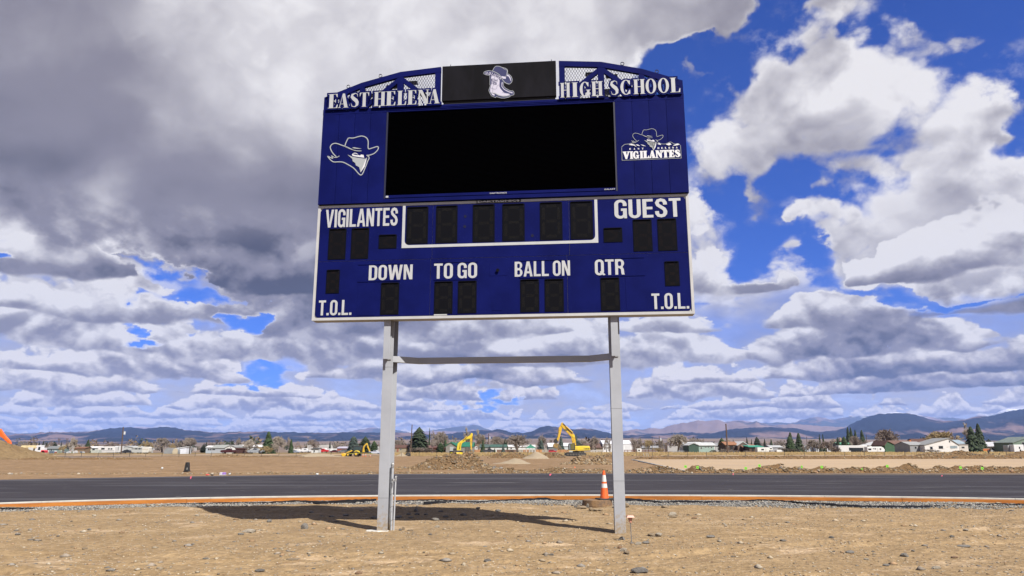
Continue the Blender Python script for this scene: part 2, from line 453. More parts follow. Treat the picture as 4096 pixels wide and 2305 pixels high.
DARKBP = mat('black_banner', (.0085, .0080, .0115), .8, var=.5, scale=2.2, stretch=(1,1,.35), spec=.08)
SHADOWGAP = mat('gap_black', (.003, .003, .003), .8)

# ------------------------------------------------------------------ foreground ground
def gz(x, y):
    x = np.asarray(x, np.float32); y = np.asarray(y, np.float32)
    a = fbm(x*.16+40, y*.22+11, 501, 3)*.10
    b = fbm(x*.7+4, y*.9+3, 511, 5, .55)*.055
    for rx, ry, ca_, sa_, off in ((3.5, 12.5, .96, .28, 0), (-7.0, 11.0, .98, -.2, 0), (9.5, 15.5, .90, .43, 0)):      # wheel ruts
        for o_ in (-.85, .85):
            q_ = (x-rx)*(-sa_) + (y-ry)*ca_ - o_ + .25*np.sin(x*.35+rx)
            a = a - .028*np.exp(-(q_/.16)**2)*(1+.5*np.sign(np.sin((x*ca_+y*sa_)*26))*.4) + .014*np.exp(-((np.abs(q_)-.26)/.09)**2)
    k = smooth(24.2, 21.5, y)                       # the made ground along the kerb is level
    near = smooth(6, 9, y)
    posts = np.exp(-((x+2.4)**2+(y-14.8)**2)/2.5) + np.exp(-((x-2.0)**2+(y-14.4)**2)/2.5)
    return (a+b)*k*(1-.8*np.clip(posts, 0, 1)) + .02*np.exp(-((y-20.2)/.8)**2)*(1+2*fbm(x*.3, y*0+2, 530, 2))
def gzs(x, y): return float(gz(np.array([x]), np.array([y]))[0])
def grid_sheet(name, x0, x1, y0, y1, nx, ny, hf, m, kind='structure', ypow=1.0):
    xs = np.linspace(x0, x1, nx); t = np.linspace(0, 1, ny)**ypow; ys = y0 + (y1-y0)*t
    X_, Y_ = np.meshgrid(xs, ys); Z_ = hf(X_, Y_)
    v = np.stack([X_.ravel(), Y_.ravel(), np.asarray(Z_).ravel()], 1)
    i = np.arange(nx*ny).reshape(ny, nx)
    f = np.stack([i[:-1,:-1].ravel(), i[:-1,1:].ravel(), i[1:,1:].ravel(), i[1:,:-1].ravel()], 1)
    me = np_mesh(name, v, f, m)
    me.polygons.foreach_set('use_smooth', [True]*len(me.polygons))
    o = link(name, me); tag(o, kind=kind); return o

DIRT = mat('packed_dirt', (.292, .206, .114), .95, col2=(.228, .158, .086), var=.28, scale=.9, spec=.1, bump=.05, bscale=12, thr=(.35,.65))
def enrich_dirt(m, pale=(.36, .27, .18), damp=(.15, .092, .05)):
    t, p = tsock(m)
    src = p.inputs['Base Color'].links[0].from_socket
    tcn = t.nodes.new('ShaderNodeTexCoord')
    def layer(src, scale, lo, hi, col, st=(1,1,1), detail=8, rough=.65):
        mp = t.nodes.new('ShaderNodeMapping'); mp.inputs['Scale'].default_value = st; t.links.new(tcn.outputs['Object'], mp.inputs[0])
        n = t.nodes.new('ShaderNodeTexNoise'); n.inputs['Scale'].default_value = scale; n.inputs['Detail'].default_value = detail
        n.inputs['Roughness'].default_value = rough
        t.links.new(mp.outputs[0], n.inputs['Vector'])
        r = t.nodes.new('ShaderNodeMapRange'); r.inputs[1].default_value = lo; r.inputs[2].default_value = hi; t.links.new(n.outputs[0], r.inputs[0])
        x = t.nodes.new('ShaderNodeMix'); x.data_type = 'RGBA'; t.links.new(r.outputs[0], x.inputs[0]); t.links.new(src, x.inputs[6]); x.inputs[7].default_value = (*col, 1)
        return x.outputs[2]
    s_ = layer(src, .55, .56, .72, pale, (1, 2.2, 1))
    s_ = layer(s_, 2.4, .60, .74, damp)
    s_ = layer(s_, 7.5, .50, .66, tuple(c*.74 for c in (.21,.14,.078)), (1,1.5,1), 9, .72)
    s_ = layer(s_, 24, .64, .72, (.34, .31, .27), (1,1,1), 3, .5)     # little chips of stone
    s_ = layer(s_, 41, .66, .74, (.10, .085, .075), (1,1,1), 3, .5)
    t.links.new(s_, p.inputs['Base Color'])
enrich_dirt(DIRT)
grid_sheet('dirt_ground', -22, 22, 5.5, 25.2, 560, 420, gz, DIRT, ypow=1.15)

# kerb, form boards and track: traced along the arc of the bend
UP = .13
kerb_px = [(-260,2013.5),(0,2006),(391,1995),(706,1988),(1342,1981),(1900,1979),(2400,1979.5),(2700,1982.6),(3243,1987),(3841,1994),(4096,2001),(4360,2008)]
kp = [onz(a, b, UP+.02) for a, b in kerb_px]
kx = np.array([p.x for p in kp]); ky = np.array([p.y for p in kp])
cf = np.polyfit(kx, ky, 4)
def kerb_y(x): return np.polyval(cf, x)
far_px = [(-260,1921),(0,1910),(700,1899.5),(1500,1895.5),(2048,1895.2),(2800,1895.8),(3400,1896.2),(4096,1899),(4360,1901)]
fp = [onz(a, b, UP) for a, b in far_px]
cff = np.polyfit([p.x for p in fp], [p.y for p in fp], 3)
def far_y(x): return np.polyval(cff, x)
def band(name, xa, xb, fa, fb, m, z, nx=160, ny=12, kind='structure', hf=None):
    xs = np.linspace(xa, xb, nx); t = np.linspace(0, 1, ny)
    X_, T_ = np.meshgrid(xs, t); Y_ = fa(X_)*(1-T_) + fb(X_)*T_
    Z_ = np.full_like(X_, z) if hf is None else hf(X_, Y_, T_)
    v = np.stack([X_.ravel(), Y_.ravel(), Z_.ravel()], 1)
    i = np.arange(nx*ny).reshape(ny, nx)
    f = np.stack([i[:-1,:-1].ravel(), i[:-1,1:].ravel(), i[1:,1:].ravel(), i[1:,:-1].ravel()], 1)
    o = link(name, np_mesh(name, v, f, m)); tag(o, kind=kind); return o
ASPH = mat('new_asphalt', (.034, .032, .039), 1.0, col2=(.041, .038, .045), var=.15, scale=.35, stretch=(.25, 1.6, 1), bump=.004, bscale=60, spec=.06)
def scuffs(m):
    t, p = tsock(m); src = p.inputs['Base Color'].links[0].from_socket
    tcn = t.nodes.new('ShaderNodeTexCoord')
    for st, sc_n, lo, hi, col in (((.10, 1.5, 1), 1.6, .61, .70, (.10, .098, .10)), ((.6, .7, 1), 2.6, .66, .74, (.12, .115, .11)), ((.05,.55,1), 1.1, .55, .66, (.056,.055,.062))):
        mp = t.nodes.new('ShaderNodeMapping'); mp.inputs['Scale'].default_value = st; t.links.new(tcn.outputs['Object'], mp.inputs[0])
        mp.inputs['Rotation'].default_value = (0, 0, .03)
        n = t.nodes.new('ShaderNodeTexNoise'); n.inputs['Scale'].default_value = sc_n; n.inputs['Detail'].default_value = 9; n.inputs['Roughness'].default_value = .62
        t.links.new(mp.outputs[0], n.inputs['Vector'])
        r = t.nodes.new('ShaderNodeMapRange'); r.inputs[1].default_value = lo; r.inputs[2].default_value = hi; t.links.new(n.outputs[0], r.inputs[0])
        x = t.nodes.new('ShaderNodeMix'); x.data_type = 'RGBA'; t.links.new(r.outputs[0], x.inputs[0]); t.links.new(src, x.inputs[6]); x.inputs[7].default_value = (*col, 1)
        src = x.outputs[2]
    t.links.new(src, p.inputs['Base Color'])
scuffs(ASPH)
ASPH2 = mat('asphalt_apron', (.072, .070, .080), 1.0, var=.15, scale=2, bump=.004, bscale=50, spec=.05)
CONC = mat('kerb_concrete', (.40, .385, .35), .85, var=.15, scale=3, bump=.003, bscale=40, spec=.2)
FORM = mat('form_board_orange', (.38, .115, .022), .7, col2=(.30, .085, .018), var=.2, scale=3, stretch=(.4,1,5), spec=.2)
GRAV = mat('gravel_grey', (.22, .215, .205), .95, col2=(.13, .128, .13), var=.35, scale=16, bump=.03, bscale=28, spec=.2)
PLAST = mat('black_plastic_sheet', (.005, .005, .006), .6, spec=.15, bump=.02, bscale=4, stretch=(.5,2,2))
x_a, x_b = -24.0, 24.0
track = band('running_track', -48, 48, lambda x: kerb_y(np.clip(x, -21, 21)) + .14, lambda x: far_y(np.clip(x, -38, 38)) - 2.2, ASPH, UP)
band('verge_gravel_strip', onz(2700,1900,UP).x, 48, lambda x: far_y(np.clip(x, -38, 38)) - 2.75 - .25*fbm(np.asarray(x, np.float32)*.9, np.asarray(x, np.float32)*0+2, 640, 3), lambda x: far_y(np.clip(x, -38, 38)) - 2.15, mat('spilt_gravel', (.25,.19,.125), .95, col2=(.16,.125,.09), var=.4, scale=9, bump=.02, bscale=20, spec=.1), UP+.012, nx=300)
band('track_apron', -48, 48, lambda x: far_y(np.clip(x, -38, 38)) - 2.2, lambda x: far_y(np.clip(x, -38, 38)), ASPH2, UP-.012)
track['kind'] = 'structure'
# concrete kerb in cast lengths, each a piece
joints = [-22.5, -19.3, -16.1, -13.0] + [onz(a, 1978, UP+.02).x for a in (391, 891, 1342, 1763, 2258, 2742, 3237, 3841)] + [17.6, 20.8, 23]
joints = sorted(joints)
kroot = thing('kerb', 'long pale concrete kerb curving along the near edge of the black track', 'kerb')
fill = []
for a, b in zip(joints[:-1], joints[1:]):
    mb = MB(); n = 8; xs = [a+.004 + (b-a-.008)*i/n for i in range(n+1)]
    prof = [(.00, .012), (.012, 0), (.0, -.26), (.16, -.26), (.155, .0), (.143, .012)]
    prof = [(.0, -.26), (.0, .006), (.014, .02), (.136, .02), (.15, .006), (.15, -.26)]
    vs = []
    for x in xs:
        y = float(kerb_y(x))
        vs += [(x, y+q, UP+w_) for q, w_ in prof]
    k = len(prof); fs = []
    for i in range(n):
        for j in range(k-1): fs.append((i*k+j+1, i*k+j, (i+1)*k+j, (i+1)*k+j+1))
    fs += [tuple(range(k)), tuple(range(n*k+k-1, n*k-1, -1))]
    mb.add(vs, fs); mb.build('kerb_slab', CONC, kroot)
cuts = [-24.5] + [onz(a, 1990, .06).x for a in (38, 812, 1490, 2135, 2787, 3500)] + [15.6, 24]
groot = thing('formwork', 'orange wooden form boards set on edge against the near side of the kerb', 'formwork')
for i, (a, b) in enumerate(zip(cuts[:-1], cuts[1:])):
    mb = MB(); n = 10; vs = []
    for j in range(n+1):
        x = a+.006 + (b-a-.012)*j/n; y = float(kerb_y(x)) - .004
        dz = .004*math.sin(i*2.1)
        vs += [(x, y-.038, UP-.13+dz), (x, y-.038, UP-.022+dz), (x, y, UP-.022+dz), (x, y, UP-.13+dz)]
    fs = []
    for j in range(n):
        for q in range(4): fs.append((j*4+(q+1) % 4, j*4+q, (j+1)*4+q, (j+1)*4+(q+1) % 4))
    fs += [(0,1,2,3), (n*4+3, n*4+2, n*4+1, n*4)]
    tone = .85 + .3*hashcol('f', i)
    mb.add(vs, fs).build('form_board', mat('form_board_%s' % 'abc'[i % 3], (.44*tone, .165*tone, .032*tone), .7, col2=(.33*tone, .12*tone, .028*tone), var=.2, scale=2.2, stretch=(.35,1,6), spec=.2), groot)
MB().prism([(-24,-.02),(24,-.02),(24,.01),(-24,.01)],0,.02) if False else None
# flat black strip: the void's shade under the boards put into its colour
band('void_shade_strip', -24, 24, lambda x: kerb_y(x)-.50, lambda x: kerb_y(x)-.02, PLAST, .006, ny=3)
# gravel bed, its near edge wandering
def gedge(x):
    return kerb_y(x) - 1.75 - .55*fbm(np.asarray(x, np.float32)*.35+3, np.asarray(x, np.float32)*0+.5, 601, 4)*1.6 - 1.5*np.exp(-((x-6.3)/4.5)**2) - .3*np.exp(-((x-12)/2.)**2)
band('gravel_bed', -24, 24, gedge, lambda x: kerb_y(x)-.42, GRAV, 0, nx=500, ny=30,
     hf=lambda X_, Y_, T_: np.maximum(gz(X_, Y_), 0)*.5 + .035*np.sin(np.clip(T_*math.pi, 0, math.pi))**.6 - .012 + .02*fbm(X_*3, Y_*3, 620, 3))

# ---- loose stones: octahedra with jitter, one mesh for what nobody could count
def rocks_np(P, S, flat, colr, seed, sub=False):
    rs = np.random.RandomState(seed); n = len(P)
    base = np.array([(1,0,0),(.3,.9,0),(-.8,.6,0),(-.9,-.5,0),(.2,-1,0),(0,0,1),(.45,.1,.75),(0,0,-1)], float)
    faces = np.array([(0,1,6),(1,5,6),(0,6,4),(6,5,4),(1,2,5),(2,3,5),(3,4,5),(1,0,7),(2,1,7),(3,2,7),(4,3,7),(0,4,7)])
    V = base[None]*(1 + .45*(rs.rand(n, 8, 3)-.5))
    a = rs.rand(n)*6.283; ca, sa = np.cos(a), np.sin(a)
    el = (.7 + .9*rs.rand(n))
    V[..., 0] *= el[:, None]; V[..., 2] *= flat[:, None] if np.ndim(flat) else flat
    X_ = V[..., 0]*ca[:, None] - V[..., 1]*sa[:, None]; Y_ = V[..., 0]*sa[:, None] + V[..., 1]*ca[:, None]
    V = np.stack([X_, Y_, V[..., 2]], -1)*S[:, None, None] + P[:, None, :]
    F = faces[None] + (np.arange(n)*8)[:, None, None]
    C = np.repeat(colr, 8, axis=0)
    return V.reshape(-1, 3), F.reshape(-1, 3), C
STONECOL = np.array([(.30,.24,.17),(.25,.21,.17),(.32,.24,.15),(.18,.165,.15),(.36,.30,.22),(.26,.17,.10),(.20,.18,.16),(.38,.33,.26),(.29,.19,.11)])
STONE = mat('loose_stone', (1,1,1), .9, var=.25, scale=14, bump=.006, bscale=30, spec=.2, tone=True)
rs = np.random.RandomState(3)
def scatter(name, n, fx, smin, smax, m, cols, pw=3.0, flat=.5, seed=1, sink=.25, label=None, mottled=.25):
    rs = np.random.RandomState(seed)
    P = fx(rs, n); n = len(P)
    S = smin + (smax-smin)*rs.rand(n)**pw
    P[:, 2] += S*flat*(1-2*sink)*.5
    c = cols[rs.randint(0, len(cols), n)]*(1-mottled+2*mottled*rs.rand(n, 1))
    v, f, cc = rocks_np(P, S, np.full(n, flat)*(0.7+.6*rs.rand(n)), c, seed+5)
    o = link(name, np_mesh(name, v, f, m, cc)); tag(o, kind='stuff'); return o
def fx_fore(rs, n):
    y = 6.5 + 17.0*rs.rand(n)**.8; x = (rs.rand(n)-.5)*1.72*y
    d = fbm(x*.5, y*.6, 700, 4)
    k = rs.rand(n) < np.clip(.45 + 1.6*d + .25*(y < 11), .06, 1)
    x, y = x[k], y[k]
    return np.stack([x, y, gz(x, y)], 1)
scatter('pebbles', 42000, fx_fore, .005, .024, STONE, STONECOL, 2.2, .5, 11)
scatter('small_stones', 1700, fx_fore, .022, .075, STONE, STONECOL, 3.0, .45, 12)
def fx_grav(rs, n):
    x = (rs.rand(n)-.5)*42; t = rs.rand(n); ye = gedge(x)-.12
    y = ye + (kerb_y(x)-.42-ye)*t
    z = np.maximum(gz(x, y), 0)*.5 + .035*np.sin(t*math.pi)**.6 - .004
    z = np.where(t < .1, gz(x, y), z)
    return np.stack([x, y, z], 1)
scatter('gravel', 26000, fx_grav, .012, .030, STONE, np.array([(.24,.235,.22),(.17,.17,.17),(.29,.275,.24),(.12,.12,.125),(.32,.30,.27),(.22,.19,.15)]), 1.2, .8, 13)

# stones one can pick out: things of their own, placed where they lie
def stone_mesh(i, col):
    rs = random.Random(900+i); bm = bmesh.new(); bmesh.ops.create_icosphere(bm, subdivisions=2, radius=1)
    ax = [Vector((rs.gauss(0,1), rs.gauss(0,1), rs.gauss(0,1))).normalized() for _ in range(7)]; dd = [.55+.35*rs.random() for _ in ax]
    for v in bm.verts:
        for a, q in zip(ax, dd):
            h_ = v.co.dot(a)
            if h_ > q: v.co -= a*(h_-q)
        v.co *= 1 + .05*rs.uniform(-1, 1)
    me = bpy.data.meshes.new('stone'); bm.to_mesh(me); bm.free(); me.materials.append(col); return me
SM = [mat('stone_tan', (.30,.225,.145), .9, var=.3, scale=5, bump=.02), mat('stone_grey', (.235,.215,.19), .85, var=.35, scale=5, bump=.02),
      mat('stone_pale', (.38,.33,.26), .9, var=.2, scale=5, bump=.02), mat('stone_dark', (.165,.15,.135), .85, var=.3, scale=5, bump=.02), mat('stone_rusty', (.30,.18,.10), .9, var=.3, scale=5, bump=.02)]
SMESH = [stone_mesh(i, SM[i % 5]) for i in range(15)]
TONES = ['tan', 'grey', 'pale', 'dark grey', 'rusty brown']
def stone(px, py, w_, h_, i, label, grp=None, zoff=0):
    p = onz(px, py); 
    for _ in range(3): p = onz(px, py, gzs(p.x, p.y))
    sc_m = p.length/FPX
    o = link('stone', SMESH[i % 15]); o.location = (p.x, p.y + w_*sc_m*.4, p.z + h_*sc_m*.30 + zoff)
    o.scale = (w_*sc_m*.55, w_*sc_m*.45, h_*sc_m*.62); o.rotation_euler = (0, 0, (hashcol(px, py)-.5)*.8)
    return tag(o, label, 'stone', grp)
stone(1212,2115,27,24,1, 'rounded grey boulder alone on the dirt just below the left end of the shadow', None)
stone(1072,2088,18,14,6, 'small grey stone at the lower edge of the scoreboard shadow, left of the post')
stone(985,2130,52,14,2, 'flat pale slab in the little cluster left of the round grey boulder')
stone(955,2138,26,9,11, 'flat dark grey stone at the left foot of the pale slab')
stone(2562,2296,64,20,3, 'large flat dark slab at the bottom edge of the photo, right of centre')
stone(2635,2150,30,16,12, 'white stone at the end of the row beside the pink capped rod')
stone(2487,2163,24,14,1, 'grey stone just left of the pink capped rod')
stone(2512,2166,22,11,3, 'dark stone at the foot of the pink capped rod')
stone(2536,2168,20,14,5, 'tan cobble just right of the pink capped rod')
stone(2606,2148,30,12,0, 'tan flat stone leaning on the white one near the rod')
stone(2584,2178,28,12,6, 'grey flat stone in the row right of the rod')
stone(2552,2182,26,12,2, 'pale flat stone in front of the row by the rod')
stone(2492,2208,26,14,2, 'pale cobble heading the pile in front of the right post')
stone(2478,2197,18,12,4, 'rusty brown cobble in the pile in front of the right post')
stone(2505,2216,24,9,0, 'tan flat stone lowest in the pile in front of the right post')
stone(2425,2207,18,9,2, 'pale stone left of the cobble pile in front of the right post')
stone(2505,2032,20,22,5, 'tan cobble on the gravel just right of the right post')
stone(2325,2037,40,14,5, 'long tan cobble at the left foot of the rusty manhole ring')
stone(2350,2030,14,15,1, 'grey angular stone leaning on the rusty manhole ring')
stone(2361,2043,18,12,0, 'tan rounded cobble in front of the rusty manhole ring')
stone(2380,2044,20,8,5, 'low tan cobble in front of the ring, right of the rounded one')
stone(2400,2043,22,6,10, 'small flat cobble in front of the middle of the ring')
stone(2452,2034,12,12,7, 'pale stone wedged between the ring and the right post')
stone(2290,2026,16,9,1, 'grey stone left of the manhole ring, nearer one')
stone(2302,2032,14,11,3, 'dark stone touching the left end of the long tan cobble')
stone(2662,2014,24,8,0, 'tan stone lying on the black plastic strip right of the posts')
stone(2720,2014,22,8,5, 'tan stone on the black plastic strip, second right of the posts')
stone(2660,2034,28,10,0, 'flat tan cobble on the gravel below the black plastic strip')
stone(2690,2065,32,14,2, 'large pale cobble at the near edge of the gravel right of the posts')
stone(2693,2073,28,9,5, 'tan slab in front of the large pale cobble')
stone(2777,2077,24,7,14, 'flat rusty stone on the dirt right of the pale cobble')
stone(2902,2110,13,9,7, 'whitish cube-like stone out on the dirt at right')
stone(3404,2219,34,11,6, 'long grey stone on the dirt, lower right')
stone(3548,2270,24,9,6, 'grey-blue stone near the bottom edge, lower right')
stone(3622,2234,30,14,1, 'pale grey rounded stone, lower right')
stone(3750,2282,30,9,2, 'pale flat stone near the bottom right corner')
stone(3810,2156,14,9,3, 'dark stone standing alone at the right of the dirt')
stone(3867,2196,42,9,6, 'long flat grey slab at the far right of the dirt')
stone(2845,2154,34,10,6, 'flat grey slab with chips around it, right of the rod')
stone(1430,2298,30,12,4, 'rusty brown stone on the bottom edge, left of centre')
stone(1032,2285,36,9,3, 'dark flat slab near the bottom edge at left')
stone(1160,2240,46,7,5, 'long pale buff slab nearly buried, lower left')
stone(460,2212,22,7,1, 'grey flat stone on the left of the dirt')
stone(330,2194,20,7,0, 'tan flat stone on the left of the dirt')
stone(585,2024,15,14,5, 'tan rock at the near edge of the gravel, left end')
stone(622,2024,13,10,0, 'second tan rock at the near edge of the gravel, left end')
stone(1665,2062,20,12,3, 'dark cobble on the upper edge of the shadow between the posts')
stone(1660,2046,16,14,1, 'grey cobble in the shadow right of the left post')
stone(1610,2120,12,14,0, 'tan cobble beside the foot of the left post')
stone(1598,2122,12,9,3, 'dark cobble touching the left post footing')
stone(1636,2124,22,7,5, 'low tan cobble right of the left post footing')
stone(1745,2110,20,9,2, 'pale slab lit by the sun below the shadow')
cl = [(1490,2074,26),(1760,2048,18),(1640,2072,20),(1735,2083,32),(1700,2060,18),(1780,2070,24),(1590,2072,30),(1630,2058,18),(1850,2063,26),(1990,2046,22),(1910,2035,18),(1320,2068,20),(1240,2050,18),(1440,2045,20),(1380,2062,22)]
for i, (a, b, c_) in enumerate(cl):
    stone(a, b, c_, c_*.38, [1,3,6,11][i % 4], 'dark flat cobble in the scoreboard shadow', 'cobbles in the scoreboard shadow')
rr = random.Random(55)
for i in range(48):
    b = 2055 + 240*rr.random(); a = 30 + 4030*rr.random()
    if 1480 < a < 1600 or 2440 < a < 2530: continue
    q = (7+12*rr.random()**2)*(.6 + (b-2000)/260)
    k = rr.randrange(15)
    stone(a, b, q, q*(.25+.25*rr.random()), k, '%s stone scattered on the packed dirt in front of the track' % TONES[k % 5], 'stones scattered on the dirt')

# black plastic strip coming up out of the gravel
def plastic(pts, label):
    vs = []; rr = random.Random(int(pts[0][0])); prev = None
    dense = []
    for (a, b, wd), (a2, b2, w2) in zip(pts[:-1], pts[1:]):
        n = max(2, int((a2-a)/14))
        for i in range(n): t = i/n; dense.append((a+(a2-a)*t, b+(b2-b)*t, wd+(w2-wd)*t))
    dense.append(pts[-1])
    k = 5
    for a, b, wd in dense:
        p = onz(a, b+wd*.5, .03); sc_m = p.length/FPX
        for j in range(k):
            t = j/(k-1)
            vs.append((p.x, p.y + t*.22 + .02*rr.random(), p.z*.6 + (wd*sc_m*1.0)*(math.sin(t*math.pi*.62)) + .012*rr.uniform(-1,1)))
    fs = []
    for i in range(len(dense)-1):
        for j in range(k-1): fs.append((i*k+j, (i+1)*k+j, (i+1)*k+j+1, i*k+j+1))
    mb = MB().add(vs, fs)
    o = mb.build('plastic_sheet', PLAST, smooth=True); sol = o.modifiers.new('thick', 'SOLIDIFY'); sol.thickness = .004
    return tag(o, label, 'plastic sheet')
plastic([(-120,2034,12),(0,2032,9),(90,2032,7),(178,2031,2)], 'crumpled black plastic edge showing in the gravel at the far left')
plastic([(640,2017,3),(690,2013,5),(760,2014,5),(860,2011,5),(1000,2011,5),(1060,2010,7),(1180,2004,9),(1270,2010,11),(1330,2008,12),(1400,2005,14),(1500,2000,10)], 'long black plastic strip in the gravel left of the left post')
plastic([(1575,2007,6),(1640,2002,7),(1760,2001,7),(1830,2007,8),(1920,2010,8),(2000,2004,8),(2090,2000,8),(2180,1996,8),(2260,2008,4)], 'black plastic strip in the gravel between the two posts')
plastic([(2380,2003,8),(2460,2001,14),(2560,2003,10),(2640,2012,7),(2720,2010,8),(2820,2013,9),(2950,2011,6),(3040,2005,8),(3120,2009,9),(3230,2019,11),(3350,2026,10),(3450,2030,7),(3560,2032,6),(3700,2031,5),(3850,2028,5),(3990,2026,8),(4180,2030,10)], 'long black plastic strip winding through the gravel right of the posts')
plastic([(1690,2012,8),(1745,2008,7),(1800,2009,5)], 'short torn flap of black plastic in front of the strip between the posts')

# ------------------------------------------------------------------ scoreboard
BX0, BY0, BA = -4.0573, 14.6023, -.0959
SB = thing('scoreboard', 'tall blue football scoreboard with dark video screen on two grey steel posts', 'scoreboard', (BX0, BY0, 0), BA)
bu = Vector((math.cos(BA), math.sin(BA), 0)); bn = Vector((math.sin(BA), -math.cos(BA), 0))
def bs(px, py, o=0.0):                         # sight line -> (along, up) on the board's face; o = how far the face stands forward
    d = Vector(ray(px, py)); O = Vector((BX0, BY0, 0)) + bn*o; C = Vector((0, 0, CAMH))
    t = (O-C).dot(bn)/d.dot(bn); P = C + d*t
    return (P-O).dot(bu), P.z
def crop(n):                                   # the enlargements the marks were read from: (x0, y0, scale)
    return {1:(1200,200,3.22), 2:(2000,200,3.22), 3:(1200,600,3.22), 4:(2000,600,3.22), 5:(1200,1000,3.22), 6:(2000,1000,3.22), 7:(1280,500,6.59), 8:(1880,240,8.53)}[n]
def bc(n, pts, o=0.0):
    x0, y0, k = crop(n)
    return [bs(x0+a/k, y0+b/k, o) for a, b in pts]
def rect(n, pts, o=0.0):                       # four marks TL TR BR BL -> s0, s1, z0, z1
    q = bc(n, pts, o)
    return ((q[0][0]+q[3][0])/2, (q[1][0]+q[2][0])/2, (q[2][1]+q[3][1])/2, (q[0][1]+q[1][1])/2)
# board frame: x along, y away from the viewer, z up.  Forward distance o is y = -o.

# -- lettering
def fill_mesh(contours, depth, offset=0.0):
    cu = bpy.data.curves.new('tmp', 'CURVE'); cu.dimensions = '2D'; cu.fill_mode = 'BOTH'; cu.extrude = depth/2; cu.offset = offset
    for c in contours:
        sp = cu.splines.new('POLY'); sp.points.add(len(c)-1); sp.use_cyclic_u = True
        for i, (a, b) in enumerate(c): sp.points[i].co = (a, b, 0, 1)
    return curve_to(cu)
def text_mesh(txt, offset=0.0, spacing=1.0, shear=0.0, depth=0.0):
    cu = bpy.data.curves.new('tmp', 'FONT'); cu.body = txt; cu.offset = offset; cu.space_character = spacing; cu.shear = shear
    cu.extrude = depth/2; cu.resolution_u = 4
    return curve_to(cu)
def curve_to(cu):
    o = bpy.data.objects.new('tmp', cu); COL.objects.link(o)
    dg = bpy.context.evaluated_depsgraph_get(); dg.update()
    me = bpy.data.meshes.new_from_object(o.evaluated_get(dg)); bpy.data.objects.remove(o); bpy.data.curves.remove(cu)
    return me
def to_face(me, s0, s1, z0, z1, o, depth, m, bbox=None):
    n = len(me.vertices); co = np.empty(n*3, np.float32); me.vertices.foreach_get('co', co); co = co.reshape(-1, 3)
    if bbox is None: bbox = (co[:,0].min(), co[:,0].max(), co[:,1].min(), co[:,1].max())
    ax, bx, ay, by = bbox
    X_ = s0 + (co[:,0]-ax)/(bx-ax)*(s1-s0); Z_ = z0 + (co[:,1]-ay)/(by-ay)*(z1-z0)
    zz = co[:,2]; rng = max(1e-6, zz.max()-zz.min())
    Y_ = -(o + depth*(zz-zz.min())/rng)
    me.vertices.foreach_set('co', np.stack([X_, Y_, Z_], 1).astype(np.float32).ravel())
    me.materials.clear(); me.materials.append(m); me.update(); return me
def caption(txt, s0, s1, z0, z1, o, parent, name='caption', m=None, bold=.035, depth=.004, spacing=1.0, label=None):
    me = text_mesh(txt, bold, spacing, 0, .1)
    to_face(me, s0, s1, z0, z1, o, depth, m or WHITE)
    ob = link(name, me, parent)
    if label: ob['label'] = label
    return ob
